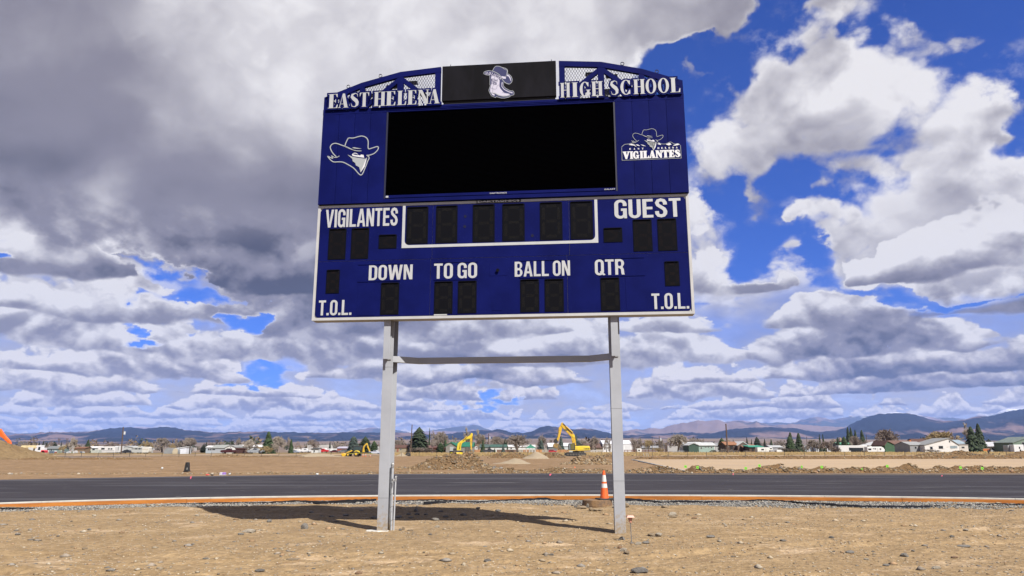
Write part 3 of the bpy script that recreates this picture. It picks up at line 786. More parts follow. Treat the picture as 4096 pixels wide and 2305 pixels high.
# slab-serif capitals, drawn as outlines in a box one unit high
def arc(cx, cy, rx, ry, a0, a1, n=14):
    return [(cx+rx*math.cos(R(a0+(a1-a0)*i/n)), cy+ry*math.sin(R(a0+(a1-a0)*i/n))) for i in range(n+1)]
def stroke(path, wd):
    n = len(path); a = []; b = []
    for i, (x, y) in enumerate(path):
        x0, y0 = path[max(i-1, 0)]; x1, y1 = path[min(i+1, n-1)]
        dx, dy = x1-x0, y1-y0; l = math.hypot(dx, dy) or 1; w_ = (wd[i] if isinstance(wd, (list, tuple)) else wd)/2
        a.append((x - dy/l*w_, y + dx/l*w_)); b.append((x + dy/l*w_, y - dx/l*w_))
    return a + b[::-1]
GL = {
 'E': [[(0,0),(.58,0),(.60,.27),(.53,.27),(.46,.07),(.33,.07),(.33,.47),(.40,.45),(.43,.36),(.48,.36),(.48,.64),(.43,.64),(.40,.54),(.33,.53),(.33,.93),(.44,.93),(.50,.74),(.57,.74),(.56,1),(0,1),(0,.94),(.07,.93),(.07,.07),(0,.06)]],
 'T': [[(.16,0),(.50,0),(.50,.06),(.45,.07),(.45,.93),(.53,.93),(.60,.72),(.66,.72),(.66,1),(0,1),(0,.72),(.06,.72),(.13,.93),(.21,.93),(.21,.07),(.16,.06)]],
 'H': [[(0,0),(.32,0),(.32,.06),(.27,.07),(.27,.46),(.42,.46),(.42,.07),(.37,.06),(.37,0),(.69,0),(.69,.06),(.64,.07),(.64,.93),(.69,.94),(.69,1),(.37,1),(.37,.94),(.42,.93),(.42,.54),(.27,.54),(.27,.93),(.32,.94),(.32,1),(0,1),(0,.94),(.05,.93),(.05,.07),(0,.06)]],
 'I': [[(0,0),(.36,0),(.36,.06),(.30,.07),(.30,.93),(.36,.94),(.36,1),(0,1),(0,.94),(.06,.93),(.06,.07),(0,.06)]],
 'L': [[(0,0),(.58,0),(.60,.30),(.53,.30),(.46,.07),(.32,.07),(.32,.93),(.38,.94),(.38,1),(0,1),(0,.94),(.07,.93),(.07,.07),(0,.06)]],
 'N': [[(0,0),(.24,0),(.24,.06),(.17,.07),(.17,.72),(.48,0),(.62,0),(.62,.93),(.68,.94),(.68,1),(.45,1),(.45,.94),(.52,.93),(.52,.42),(.27,1),(0,1),(0,.94),(.06,.93),(.06,.07),(0,.06)]],
 'A': [[(0,0),(.22,0),(.22,.06),(.17,.07),(.20,.24),(.37,.24),(.41,.07),(.35,.06),(.35,0),(.72,0),(.72,.06),(.66,.07),(.45,1),(.29,1),(.09,.07),(0,.06)],[(.215,.31),(.355,.31),(.285,.68)]],
 'V': [[(0,1),(0,.94),(.05,.93),(.27,0),(.39,0),(.62,.93),(.68,.94),(.68,1),(.46,1),(.46,.94),(.51,.93),(.40,.36),(.29,.93),(.35,.94),(.35,1)]],
 'O': [arc(.30,.5,.30,.515,0,350,20), arc(.30,.5,.115,.43,0,350,20)],
 'C': [arc(.32,.5,.32,.515,62,298,18) + [(.50,.02),(.55,.06),(.55,.34),(.48,.34)] + arc(.32,.5,.13,.43,-68,-292,16) + [(.48,.66),(.55,.66),(.55,.94),(.50,.98)]],
 'G': [arc(.32,.5,.32,.515,62,296,18) + [(.52,.06),(.60,.02),(.60,.40),(.66,.41),(.66,.48),(.36,.48),(.36,.41),(.43,.40)] + arc(.32,.5,.12,.43,-62,-292,16) + [(.48,.66),(.55,.66),(.55,.94),(.50,.98)]],
 'S': [stroke([(.46,.70),(.44,.90),(.30,.96),(.13,.88),(.11,.74),(.22,.60),(.36,.48),(.44,.34),(.44,.17),(.32,.05),(.14,.08),(.07,.30)], [.05,.08,.09,.17,.22,.26,.27,.24,.20,.10,.09,.05])],
}
def rrect(x0, x1, y0, y1, r): return arc(x0+r, y0+r, r, r, 180, 270, 6) + arc(x1-r, y0+r, r, r, 270, 360, 6) + arc(x1-r, y1-r, r, r, 0, 90, 6) + arc(x0+r, y1-r, r, r, 90, 180, 6)
SG = {   # plain condensed capitals
 'O': (.52, [rrect(0,.52,-.012,1.012,.25), rrect(.165,.355,.13,.87,.094)]),
 'D': (.52, [[(0,0)]+arc(.27,.25,.25,.25,-90,0)+arc(.27,.75,.25,.25,0,90)+[(0,1)], [(.165,.13)]+arc(.255,.235,.10,.105,-90,0)+arc(.255,.765,.10,.105,0,90)+[(.165,.87)]]),
 'U': (.52, [[(0,1)]+arc(.26,.25,.26,.262,180,360,16)+[(.52,1),(.355,1)]+arc(.26,.235,.095,.10,0,-180,10)+[(.165,1)]]),
 'G': (.53, [[(.53,.66),(.365,.66)]+arc(.265,.77,.10,.10,0,180,10)+arc(.265,.23,.10,.10,180,360,10)+[(.365,.40),(.28,.40),(.28,.53),(.53,.53),(.53,0),(.415,0),(.40,.07)]+arc(.25,.24,.25,.252,300,180,8)+arc(.265,.75,.265,.262,180,0,16)]),
 'L': (.46, [[(0,0),(.46,0),(.46,.14),(.165,.14),(.165,1),(0,1)]]), 'I': (.165, [[(0,0),(.165,0),(.165,1),(0,1)]]),
 'T': (.50, [[(.1675,0),(.3325,0),(.3325,.86),(.50,.86),(.50,1),(0,1),(0,.86),(.1675,.86)]]),
 'E': (.45, [[(0,0),(.45,0),(.45,.14),(.165,.14),(.165,.44),(.42,.44),(.42,.575),(.165,.575),(.165,.86),(.445,.86),(.445,1),(0,1)]]),
 'N': (.54, [[(0,0),(.155,0),(.155,.62),(.36,0),(.54,0),(.54,1),(.385,1),(.385,.40),(.185,1),(0,1)]]),
 'A': (.60, [[(0,0),(.165,0),(.20,.21),(.40,.21),(.435,0),(.60,0),(.395,1),(.205,1)], [(.225,.345),(.375,.345),(.30,.76)]]),
 'V': (.58, [[(0,1),(.20,0),(.38,0),(.58,1),(.415,1),(.29,.25),(.165,1)]]),
 'W': (.88, [[(0,1),(.14,0),(.325,0),(.44,.60),(.555,0),(.74,0),(.88,1),(.72,1),(.64,.34),(.525,1),(.355,1),(.24,.34),(.16,1)]]),
 'B': (.52, [[(0,0)]+arc(.27,.27,.25,.27,-90,62,10)+arc(.26,.755,.24,.245,-58,90,10)+[(0,1)], rrect(.165,.355,.13,.43,.08), rrect(.165,.345,.565,.87,.08)]),
 'R': (.54, [[(0,0),(.165,0),(.165,.42),(.245,.42),(.33,.34),(.345,.10),(.375,0),(.54,0),(.515,.09),(.495,.34),(.435,.47)]+arc(.27,.735,.25,.265,-48,90,10)+[(0,1)], rrect(.165,.355,.55,.87,.09)]),
 'S': (.52, [stroke([(.435,.67),(.43,.78),(.375,.89),(.26,.93),(.145,.89),(.09,.775),(.13,.655),(.26,.545),(.385,.44),(.435,.31),(.425,.19),(.365,.10),(.26,.07),(.145,.10),(.09,.20),(.083,.33)], .165)]),
 'Q': (.52, [rrect(0,.52,-.012,1.012,.25), rrect(.165,.355,.13,.87,.094)]), '.': (.16, [[(0,0),(.16,0),(.16,.155),(0,.155)]]), ' ': (.20, [])}
def sans(txt, s0, s1, z0, z1, o, parent, m, depth=.004, gap=.075, name='caption'):
    x = 0; mm = []
    for ch in txt:
        w_, cs = SG[ch]
        if cs:
            mm.append(fill_mesh([[(a+x, b) for a, b in c] for c in cs], .1))
            if ch == 'Q':
                q_ = fill_mesh([[(a+x, b) for a, b in ((.27,.20),(.36,.27),(.60,.03),(.50,-.05))]], .1)
                for v in q_.vertices: v.co.z += .012*(1 if v.co.z > 0 else 0)
                mm.append(q_)
        x += w_ + (gap if ch not in 'I ' else gap if ch == 'I' else 0)
    bmm = bmesh.new()
    for me in mm: bmm.from_mesh(me)
    me = bpy.data.meshes.new(name); bmm.to_mesh(me); bmm.free()
    to_face(me, s0, s1, z0, z1, o, depth, m, bbox=(0, x-gap, 0, 1)); return link(name, me, parent)
GW = {'E':.60,'T':.66,'H':.69,'I':.36,'L':.60,'N':.68,'A':.72,'V':.68,'O':.60,'C':.56,'G':.66,'S':.55}
def serif(ch, s0, s1, z0, z1, o, depth, m, parent, name, grow=0.0):
    wd = GW[ch]; k = (z1-z0); kx_ = (s1-s0)/wd
    cs = [[(a*kx_, b*k) for a, b in c] for c in GL[ch]]
    me = fill_mesh(cs, .01, grow)
    n = len(me.vertices); co = np.empty(n*3, np.float32); me.vertices.foreach_get('co', co); co = co.reshape(-1, 3)
    zz = co[:,2]; rng = max(1e-6, zz.max()-zz.min())
    out = np.stack([s0+co[:,0], -(o+depth*(zz-zz.min())/rng), z0+co[:,1]], 1).astype(np.float32)
    me.vertices.foreach_set('co', out.ravel()); me.materials.clear(); me.materials.append(m); me.update()
    return link(name, me, parent) if parent is not None else me

# -- lower cabinet: z 4.087 .. 6.524, six face panels in a white rim
ZB, ZT, WL = 4.087, 6.524, 7.62
mb = MB(); mb.box(0, WL, .0, .26, ZB, ZT)
cab = mb.build('lower_cabinet', CABWHITE, SB, bevel=.006)
BT = .056                                       # rim width
seam = (rect(5, [(230,150),(2576,95),(2576,95),(230,150)])[3] + rect(6, [(0,95),(2440,40),(2440,40),(0,95)])[3])/2
sx1 = bs(1200+1710/3.22, 600+1050/3.22)[0]; sx1b = bs(1200+1678/3.22, 1000+480/3.22)[0]
sx2 = bs(2000+893/3.22, 600+990/3.22)[0]; sx2b = bs(2000+870/3.22, 1000+460/3.22)[0]
def panel(name, x0, x1, z0, z1, o, m, parent, corner=None, r=.075, d=.012):
    g = .0035; x0 += g; x1 -= g; z0 += g; z1 -= g
    pts = []
    for cx, cz, a0, key in ((x0, z0, 180, 'bl'), (x1, z0, 270, 'br'), (x1, z1, 0, 'tr'), (x0, z1, 90, 'tl')):
        if corner == key:
            ax = cx + (r if 'l' in key else -r); az = cz + (r if 'b' in key else -r)
            pts += arc(ax, az, r, r, a0, a0+90, 6)
        else: pts.append((cx, cz))
    return MB().prism(pts, -o-d, -o).build(name, m, parent)
rows = [(seam, ZT-BT, ['tl', None, 'tr'], (BT, sx1, sx2, WL-BT)), (ZB+BT, seam, ['bl', None, 'br'], (BT, sx1b, sx2b, WL-BT))]
for z0, z1, cs, xs in rows:
    for i in range(3):
        panel('face_panel', xs[i], xs[i+1], z0, z1, .001, BLUE, cab, cs[i])
# white rim lies as its own strip so that its joints show
rim = MB()
rim.box(.0, BT-.004, -.016, -.0005, ZB, ZT); rim.box(WL-BT+.004, WL, -.016, -.0005, ZB, ZT)
rim.box(BT-.003, WL-BT+.003, -.0155, -.0005, ZB, ZB+BT-.003); rim.box(BT-.003, WL-BT+.003, -.0155, -.0005, ZT-BT+.003, ZT)
rim.build('white_rim', CABWHITE, SB)
# clock border
c3 = bc(3, [(1330,735),(1312,1262),(1362,735),(1346,1200),(1312,1225)]); c4 = bc(4, [(1255,660),(1268,1203),(1220,665),(1230,1150)])
cx0 = (c3[0][0]+c3[1][0])/2; cx1 = (c4[0][0]+c4[1][0])/2; cz0 = (c3[1][1]+c4[1][1])/2; cz1 = ZT-BT
wd = .058; rr_ = .10
outer = [(cx0, cz1), (cx0, cz0), (cx1, cz0), (cx1, cz1)]
inner = [(cx1-wd, cz1)] + arc(cx1-wd-rr_, cz0+wd+rr_, rr_, rr_, 0, -90, 8) + arc(cx0+wd+rr_, cz0+wd+rr_, rr_, rr_, -90, -180, 8) + [(cx0+wd, cz1)]
poly = outer + inner
mbk = MB(); n_ = len(inner)
me_ = fill_mesh([poly], .01)
to_face(me_, cx0, cx1, cz0, cz1, .0135, .004, WHITE); link('clock_border', me_, SB)

def led_mesh(w_, h_, m, kind='8'):
    mb = MB(); d = .008
    def dots(a, b, rows_=3):
        n = max(6, int(math.hypot(b[0]-a[0], b[1]-a[1])*40)); dx, dz = b[0]-a[0], b[1]-a[1]; l = math.hypot(dx, dz); nx, nz = -dz/l, dx/l
        for i in range(n):
            for j in range(rows_):
                t = (i+.5+(.5 if j % 2 else 0))/n
                if t > 1: continue
                x = a[0]+dx*t+nx*(j-1)*.020; z = a[1]+dz*t+nz*(j-1)*.020; q = .0042
                mb.add([(x-q, -d, z), (x, -d, z-q), (x+q, -d, z), (x, -d, z+q)], [(0,1,2,3)])
    x0, x1 = w_*.16, w_*.84; z0, z1, zm = h_*.10, h_*.90, h_*.5; g = .03
    if kind == '8':
        dots((x0+g+.02, z0), (x1-g-.02, z0)); dots((x0+g+.02, zm), (x1-g-.02, zm)); dots((x0+g+.02, z1), (x1-g-.02, z1))
        for x in (x0, x1): dots((x, z0+g), (x, zm-g)); dots((x, zm+g), (x, z1-g))
    elif kind == '<':
        dots((w_*.78, h_*.88), (w_*.25, h_*.56)); dots((w_*.25, h_*.44), (w_*.78, h_*.12))
    elif kind == '>':
        dots((w_*.22, h_*.88), (w_*.75, h_*.56)); dots((w_*.75, h_*.44), (w_*.22, h_*.12))
    return mb
def digit(n, pts, red=False, kind='8'):
    s0, s1, z0, z1 = rect(n, pts)
    w_, h_ = s1-s0, z1-z0
    body = MB().box(0, w_, -.007, .0, 0, h_)
    body.box(.02, w_-.02, -.022, -.0075, h_-.012, h_+.004)          # rain lip
    o = body.build('digit_display' if kind == '8' else 'possession_arrow', DIGIT, SB); o.location = (s0, -.0135, z0)
    led_mesh(w_, h_, None, kind).build('led_dots', LEDR if red else LED, o)['kind'] = 'stuff'
    return o
D3 = [([(382,1018),(605,1012),(588,1405),(361,1410)],1,'8'),([(673,1012),(897,1005),(882,1398),(653,1403)],1,'8'),([(1022,1097),(1252,1090),(1246,1266),(1015,1272)],1,'<'),
 ([(1385,740),(1660,733),(1648,1205),(1370,1212)],0,'8'),([(1762,727),(2036,720),(2028,1193),(1748,1202)],0,'8'),([(2232,712),(2512,705),(2510,1183),(2226,1190)],0,'8')]
D4 = [([(35,705),(320,697),(322,1172),(33,1180)],0,'8'),([(515,685),(803,680),(810,1160),(521,1167)],0,'8'),([(905,675),(1195,668),(1205,1150),(914,1158)],0,'8'),
 ([(1335,1017),(1575,1010),(1580,1193),(1337,1198)],1,'>'),([(1708,912),(1952,902),(1970,1308),(1725,1315)],1,'8'),([(2023,903),(2268,893),(2290,1303),(2042,1308)],1,'8')]
D5 = [([(350,258),(520,252),(503,555),(332,557)],1,'8'),([(1048,425),(1283,420),(1270,830),(1035,833)],0,'8'),([(1735,412),(1972,405),(1963,820),(1725,825)],0,'8'),([(2037,405),(2278,400),(2273,815),(2033,818)],0,'8')]
D6 = [([(262,388),(504,382),(507,803),(262,805)],0,'8'),([(574,383),(818,378),(824,798),(578,800)],0,'8'),([(1292,370),(1535,363),(1550,787),(1302,790)],0,'8'),([(2115,160),(2303,157),(2317,470),(2128,473)],1,'8')]
for n, L_ in ((3, D3), (4, D4), (5, D5), (6, D6)):
    for pts, red, kind in L_: digit(n, pts, red, kind)
for n, c_ in ((3,(2132,858)),(3,(2125,988)),(4,(420,1107))):
    s_, z_ = bc(n, [c_])[0]; mb = MB()
    for i in range(5):
        for j in range(5):
            if abs(i-2)+abs(j-2) < 4: mb.box(s_+(i-2)*.012-.004, s_+(i-2)*.012+.004, -.0165, -.0145, z_+(j-2)*.012-.004, z_+(j-2)*.012+.004)
    mb.build('colon_dots', SHADOWGAP, SB)
CAPT = [('VIGILANTES',3,[(328,772),(1268,740),(1262,972),(345,998)],.03,.93),('GUEST',4,[(1470,650),(2343,632),(2318,868),(1480,893)],.045,.98),
 ('DOWN',5,[(893,198),(1455,187),(1450,378),(888,388)],.035,.95),('TO GO',5,[(1720,176),(2283,167),(2283,362),(1738,370)],.035,.95),
 ('BALL ON',6,[(192,155),(903,142),(903,335),(190,348)],.03,.93),('QTR',6,[(1220,130),(1600,128),(1608,322),(1225,333)],.035,.95),
 ('T.O.L.',5,[(235,647),(662,640),(673,833),(252,840)],.035,.95),('T.O.L.',6,[(1938,570),(2425,563),(2437,765),(1965,770)],.035,.95)]
for t_, n, pts, bold, sp in CAPT:
    s0, s1, z0, z1 = rect(n, pts); sans(t_, s0, s1, z0, z1, .0145, SB, WHITE)
# caption rails and access panels
for n, a, b, up in ((5,(755,186),(1305,167),1),(5,(745,403),(1293,392),0),(5,(1732,160),(2293,146),1),(5,(1727,384),(2287,371),0),
                    (6,(254,136),(826,126),1),(6,(252,361),(824,349),0),(6,(1275,112),(1858,99),1),(6,(1283,341),(1866,328),0)):
    q = bc(n, [a, b]); z_ = (q[0][1]+q[1][1])/2
    mb = MB().box(q[0][0], q[1][0], -.021, -.0135, z_-.014, z_+.012)
    mb.build('caption_rail', BLUE, SB)
for n, pts in ((5,[(745,430),(970,426),(963,838),(737,840)]),(6,[(1615,362),(1860,357),(1870,781),(1625,786)]),(5,[(2440,172),(2576,170),(2576,335),(2438,338)]),(6,[(0,640),(25,640),(25,780),(0,785)])):
    s0, s1, z0, z1 = rect(n, pts)
    if n == 6 and pts[0][0] == 0: s0 -= .16
    if pts[0][0] == 2440: s1 += .14
    MB().box(s0, s1, -.017, -.0135, z0, z1).build('access_panel', BLUE, SB, bevel=.002)
s_, z_ = bs(1200+2550/3.22, 1000+268/3.22)
mb = MB(); mb.tube([(s_, -.017, z_), (s_, -.035, z_), (s_, -.05, z_)], [.02, .028, .034], 14); mb.build('horn', BLACK, SB)
s0, s1, z0, z1 = rect(5, [(1725,829),(1895,826),(1895,841),(1725,845)])
MB().box(s0, s1, -.0175, -.0160, z0, z1).build('data_sticker', WHITE, SB)
s0, s1, z0, z1 = rect(3, [(1097,608),(1133,607),(1133,624),(1097,626)], .1)
stick_px = (s0, s1, z0, z1)
# maker's plate
q3 = bc(3, [(2282,655),(2282,690)]); q4 = bc(4, [(268,635),(268,675)])
MB().box(q3[0][0]-.005, q4[0][0]+.005, -.026, -.0165, 6.475, 6.56 if False else 6.523).build('maker_plate', BLACK, SB)
s0 = bs(1200+2295/3.22, 600+665/3.22)[0]; s1 = bs(2000+256/3.22, 600+655/3.22)[0]
caption('DAKTRONICS', s0, s1, 6.483, 6.517, .027, SB, 'maker_name', bold=.02, m=EMBW, depth=.002)

# -- upper cabinet: traced as if .15 forward of the lower one, then set back to the .06 its shadow shows
UPPER_FROM = set(bpy.data.objects)
ZU0, ZU1 = 6.512, 8.64; UX0, UX1 = .034, 7.620; OU = .15
up = MB(); up.box(UX0, UX1, -.06, .26, ZU0+.02, ZU1)
ucab = up.build('upper_cabinet', BLUE, SB)
lx0 = rect(1, [(1125,770),(1125,770),(1125,770),(1125,770)], OU)[0]
rx1 = rect(2, [(1483,640)]*4, OU)[0]
LX0, LX1 = lx0, rx1
def bowed(x0, x1):                               # folded sheet panel with a slight belly, lighter seam
    mb = MB(); n = 6; g = .003; vs = []
    for i in range(n+1):
        t = i/n; x = x0+g + (x1-x0-2*g)*t; y = -OU - .003*math.sin(t*math.pi)
        vs += [(x, y, ZU0), (x, y, ZU1-.12)]
    fs = [(2*i, 2*i+2, 2*i+3, 2*i+1) for i in range(n)]
    m0 = len(vs); vs += [(x0+g, -OU+.012, ZU0), (x0+g, -OU+.012, ZU1-.12), (x1-g, -OU+.012, ZU0), (x1-g, -OU+.012, ZU1-.12)]
    fs += [(m0, 0, 1, m0+1), (2*n, m0+2, m0+3, 2*n+1), tuple([m0, m0+2] + [2*i for i in range(n, -1, -1)]), tuple([m0+1] + [2*i+1 for i in range(n+1)] + [m0+3])]
    return mb.add(vs, fs)
ls = [UX0] + [rect(1, [(a,1000)]*4, OU)[0] for a in (503,708,910)] + [LX0]
rsx = [LX1] + [rect(2, [(a,800)]*4, OU)[0] for a in (1707,1926,2150)] + [UX1]
for xs in (ls, rsx):
    for i in range(4): bowed(xs[i], xs[i+1]).build('side_panel', BLUE, ucab)
# sides and rails
mb = MB(); mb.box(UX0, UX0+.02, -OU+.0125, -.061, ZU0, ZU1-.12); mb.box(UX1-.02, UX1, -OU+.0125, -.061, ZU0, ZU1-.12)
mb.box(UX0, UX1, -OU-.004, -.0605, ZU1-.118, ZU1); mb.box(LX0, LX1, -OU-.004, -.0605, ZU0, ZU0+.075)
mb.box(LX0, LX1, -OU-.012, -OU-.0045, ZU1-.085, ZU1-.075); mb.box(LX0, LX1, -OU-.010, -OU-.0045, ZU1-.055, ZU1-.048)
mb.build('cabinet_rail', BLUE, ucab)
SCR = mat('led_screen_black', (.0012, .0012, .0014), .9, spec=.0)
scr = thing('x', '', '') if False else None
vx0, vx1, vz0, vz1 = LX0+.035, LX1-.035, ZU0+.155, ZU1-.125
mb = MB(); mb.box(vx0-.015, vx1+.015, -OU+.035, -.062, ZU0+.08, ZU1-.12)
screen = mb.build('video_screen', SCR, SB)
# rows of louvres over the diodes: real ridges
mb = MB(); nr = 72
for i in range(nr):
    z_ = vz0 + (vz1-vz0)*(i+.5)/nr; mb.box(vx0, vx1, -OU+.020, -OU+.0345, z_-.003, z_+.003)
lv = mb.build('screen_louvre', mat('louvre_black', (.0018,.0018,.0024), .9, spec=.0), screen); lv['kind'] = 'stuff'
mb = MB(); mb.box(vx0-.01, vx1+.01, -OU+.002, -OU+.034, vz0-.065, vz0-.004)
sill = mb.build('screen_sill', BLUE, SB, bevel=.004)
mb = MB()
mb.box(LX0+.002, LX0+.032, -OU-.003, -OU+.034, vz0-.075, vz1+.01); mb.box(LX1-.032, LX1-.002, -OU-.003, -OU+.034, vz0-.075, vz1+.01)
mb_t = mb
for t0_, t1_ in ((LX0+.002, LX0+.032), (LX1-.032, LX1-.002)): MB().box(t0_, t1_, -OU-.003, -OU+.034, vz0-.075, vz1+.01).build('screen_side_trim', mat('trim_dark_blue', (.008,.009,.03), .5), SB)
for (n, a, b, txt) in ((3, (2448,573), None, 'DAKTRONICS'), (4, (1348,527), (1490,527), 'GALAXY')):
    if b is None: s0 = bs(1200+2448/3.22, 600+574/3.22, OU)[0]; s1 = bs(2000+90/3.22, 600+568/3.22, OU)[0]
    else: s0 = bs(2000+a[0]/3.22, 600+a[1]/3.22, OU)[0]; s1 = bs(2000+b[0]/3.22, 600+b[1]/3.22, OU)[0]
    caption(txt, s0, s1, vz0-.050, vz0-.022, OU-.001, SB, 'maker_name', bold=.02, m=CABWHITE, depth=.002)
MB().box(vx0+.01, vx0+.065, -OU-.0005, -OU+.0018, vz0-.055, vz0-.015).build('data_sticker', WHITE, SB)
MB().box(UX0+.06, UX1-.06, -OU+.02, -.001, ZT-.03+.02, ZU0+.019).build('shadow_gap', SHADOWGAP, SB)

# -- sign trusses with wire mesh, and their cut-out letters
TT = .10
def member(mb, a, b, wd, y0, y1):
    dx, dz = b[0]-a[0], b[1]-a[1]; l = math.hypot(dx, dz); nx, nz = -dz/l*wd/2, dx/l*wd/2
    mb.prism([(a[0]-nx, a[1]-nz), (b[0]-nx, b[1]-nz), (b[0]+nx, b[1]+nz), (a[0]+nx, a[1]+nz)], y0, y1)
EYE = mat('eyebolt_steel', (.03,.03,.035), .4, metal=.6)
for side in (0, 1):
    f_ = (lambda x: x) if side == 0 else (lambda x: 7.656-x)
    tr = MB(); y0, y1 = -OU-.002, -OU+.07
    zb = ZU1+.001
    out = [(.042, zb), (.042, 8.93), (.847, 9.235), (1.694, 9.445), (2.572, 9.515), (2.572, zb)]
    ch = [(.042,8.875),(.847,9.18),(1.694,9.39),(2.572,9.46)]
    for (a, b) in zip(ch[:-1], ch[1:]): pass
    # top chord as one mitred strip
    topo = [(.042,8.93),(.847,9.235),(1.694,9.445),(2.572,9.515)]; boto = [(.042,8.78),(.847,9.115),(1.694,9.325),(2.572,9.395)]
    for i in range(3):
        tr.prism([(f_(boto[i][0]), boto[i][1]), (f_(boto[i+1][0]), boto[i+1][1]), (f_(topo[i+1][0]), topo[i+1][1]), (f_(topo[i][0]), topo[i][1])], y0, y1)
    def mem(a, b, wd, e=0.0): member(tr, (f_(a[0]), a[1]), (f_(b[0]), b[1]), wd, y0+.003+e, y1-.003-e)
    mem((.10, zb), (.10, 8.83), .12); mem((2.51, zb), (2.51, 9.40), .12); mem((.868, zb), (.868, 9.13), .11); mem((1.70, zb), (1.70, 9.34), .13)
    mem((1.70, 9.30), (.93, zb+.02), .095, .002); mem((1.70, 9.30), (2.45, zb+.05), .095, .004)
    mem((.45, 8.93), (.83, zb+.02), .085, .002)
    tr.prism([(f_(.042), zb), (f_(.32), zb), (f_(.042), 8.86)], y0+.006, y1-.006)
    mb_ = tr.build('sign_truss', BLUE, SB)
    wires = MB(); p = .058; r_ = .0035
    def top(x):
        xs_ = [q[0] for q in ch]; zs_ = [q[1] for q in ch]; return float(np.interp(x, xs_, zs_))
    for sgn in (1, -1):
        c_ = -6.0
        while c_ < 16:
            # line z = zb + sgn*1.9*(x - c_)
            seg = []
            for i in range(0, 90):
                x = .06 + 2.49*i/89; z_ = zb + sgn*1.75*(x-c_)
                if zb <= z_ <= top(x): seg.append((x, z_))
            if len(seg) > 1:
                a, b = seg[0], seg[-1]
                member(wires, (f_(a[0]), a[1]), (f_(b[0]), b[1]), .0065, -OU+.072+(0 if sgn > 0 else .006), -OU+.077+(0 if sgn > 0 else .006))
            c_ += p
    wo_ = wires.build('wire_mesh', mat('mesh_wire', (.012,.012,.04), .5), mb_); wo_['kind'] = 'stuff'
    for ex in ((.55, 9.11), (1.25, 9.325)):
        eb = MB(); n = 12; path = [(f_(ex[0])+.035*math.cos(2*math.pi*i/n+1.57), -OU+.03, ex[1]+.065+.035*math.sin(2*math.pi*i/n+1.57)) for i in range(n+1)]
        eb.tube(path, .009, 6); eb.tube([(f_(ex[0]), -OU+.03, ex[1]-.03), (f_(ex[0]), -OU+.03, ex[1]+.03)], .009, 6)
        eb.build('eyebolt', EYE, mb_)
    for bx, bz in ((.90, 9.02), (1.35, 9.20), (1.78, 9.27)):
        MB().box(min(f_(bx), f_(bx+.24)), max(f_(bx), f_(bx+.24)), -OU+.16, -OU+.28, bz, bz+.035).build('rear_bracket', mat('bracket_dark', (.02,.022,.025), .6), mb_)
    word = ([('E',1,358,492,655),('A',1,487,632,640),('S',1,645,760,640),('T',1,764,892,635),('H',1,948,1105,625),('E',1,1103,1236,615),('L',1,1248,1375,612),('E',1,1380,1508,605),('N',1,1514,1668,600),('A',1,1655,1808,592)] if side == 0 else
            [('H',2,778,916,505),('I',2,928,1015,503),('G',2,1030,1176,495),('H',2,1181,1336,490),('S',2,1422,1536,485),('C',2,1555,1690,482),('H',2,1722,1880,470),('O',2,1880,2026,465),('O',2,2040,2190,460),('L',2,2196,2335,455)])
    for i, (ch_, n, a, b, ym) in enumerate(word):
        x0, y0_, k = crop(n); s0 = bs(x0+a/k, y0_+ym/k, .22)[0]; s1 = bs(x0+b/k, y0_+ym/k, .22)[0]
        zl0, zl1 = ZU1+.005, ZU1+.345
        back = serif(ch_, s0, s1, zl0, zl1, OU+.004, .035, BLUE, mb_, 'letter', .030)
        back['label'] = 'blue rimmed white letter %s' % ch_
        me_ = serif(ch_, s0, s1, zl0, zl1, OU+.0405, .004, LETW, None, '', -.0065)
        # the white face is joined to its blue backing as a second material
        bmm = bmesh.new(); bmm.from_mesh(back.data); nf = len(bmm.faces); bmm.from_mesh(me_)
        bmm.faces.ensure_lookup_table()
        for f__ in bmm.faces[nf:]: f__.material_index = 1
        bmm.to_mesh(back.data); bmm.free(); back.data.materials.append(LETW)
# -- black banner with the boot emblem
BN = MB().box(2.61, 5.022, -OU-.035, -OU+.06, 8.70, 9.507).build('black_banner', DARKBP, SB, bevel=.01)
MB().box(2.64, 5.0, -OU+.0, -OU+.15, ZU1+.001, 8.70).build('shadow_gap', SHADOWGAP, SB)
for x in (2.78, 4.93): MB().tube([(x, -OU+.01, 9.5), (x, -OU+.01, 9.56)], .008, 6).build('banner_pin', EYE, SB)
OE = OU+.035
def emb(n, pts, lay, m, parent, o, name='emblem_piece'):
    q = bc(n, pts, o); me = fill_mesh([q], .001)
    zz = [v.co.z for v in me.vertices]; lo = min(zz); hi = max(zz)
    for v in me.vertices: v.co = (v.co.x, -(o+.0012*lay + (.001 if v.co.z > (lo+hi)/2 else .0)), v.co.y)
    me.materials.clear(); me.materials.append(m); return me
def emb_line(n, path, wd, lay, m, o, closed=False):
    q = bc(n, path, o)
    # smooth the traced line (Catmull-Rom)
    P = [Vector((a, b)) for a, b in q]; out = []
    for i in range(len(P)-1):
        p0, p1, p2, p3 = P[max(i-1, 0)], P[i], P[i+1], P[min(i+2, len(P)-1)]
        for j in range(4):
            t = j/4; out.append(.5*((2*p1)+(-p0+p2)*t+(2*p0-5*p1+4*p2-p3)*t*t+(-p0+3*p1-3*p2+p3)*t**3))
    out.append(P[-1])
    mb = MB(); n_ = len(out)
    for i in range(n_-1):
        a, b = out[i], out[i+1]
        if (b-a).length < 1e-5: continue
        d = (b-a).normalized()*wd*.28; member(mb, tuple(a-d), tuple(b+d), wd, -(o+.0012*lay+.001+.00002*(i % 2)), -(o+.0012*lay))
    return mb
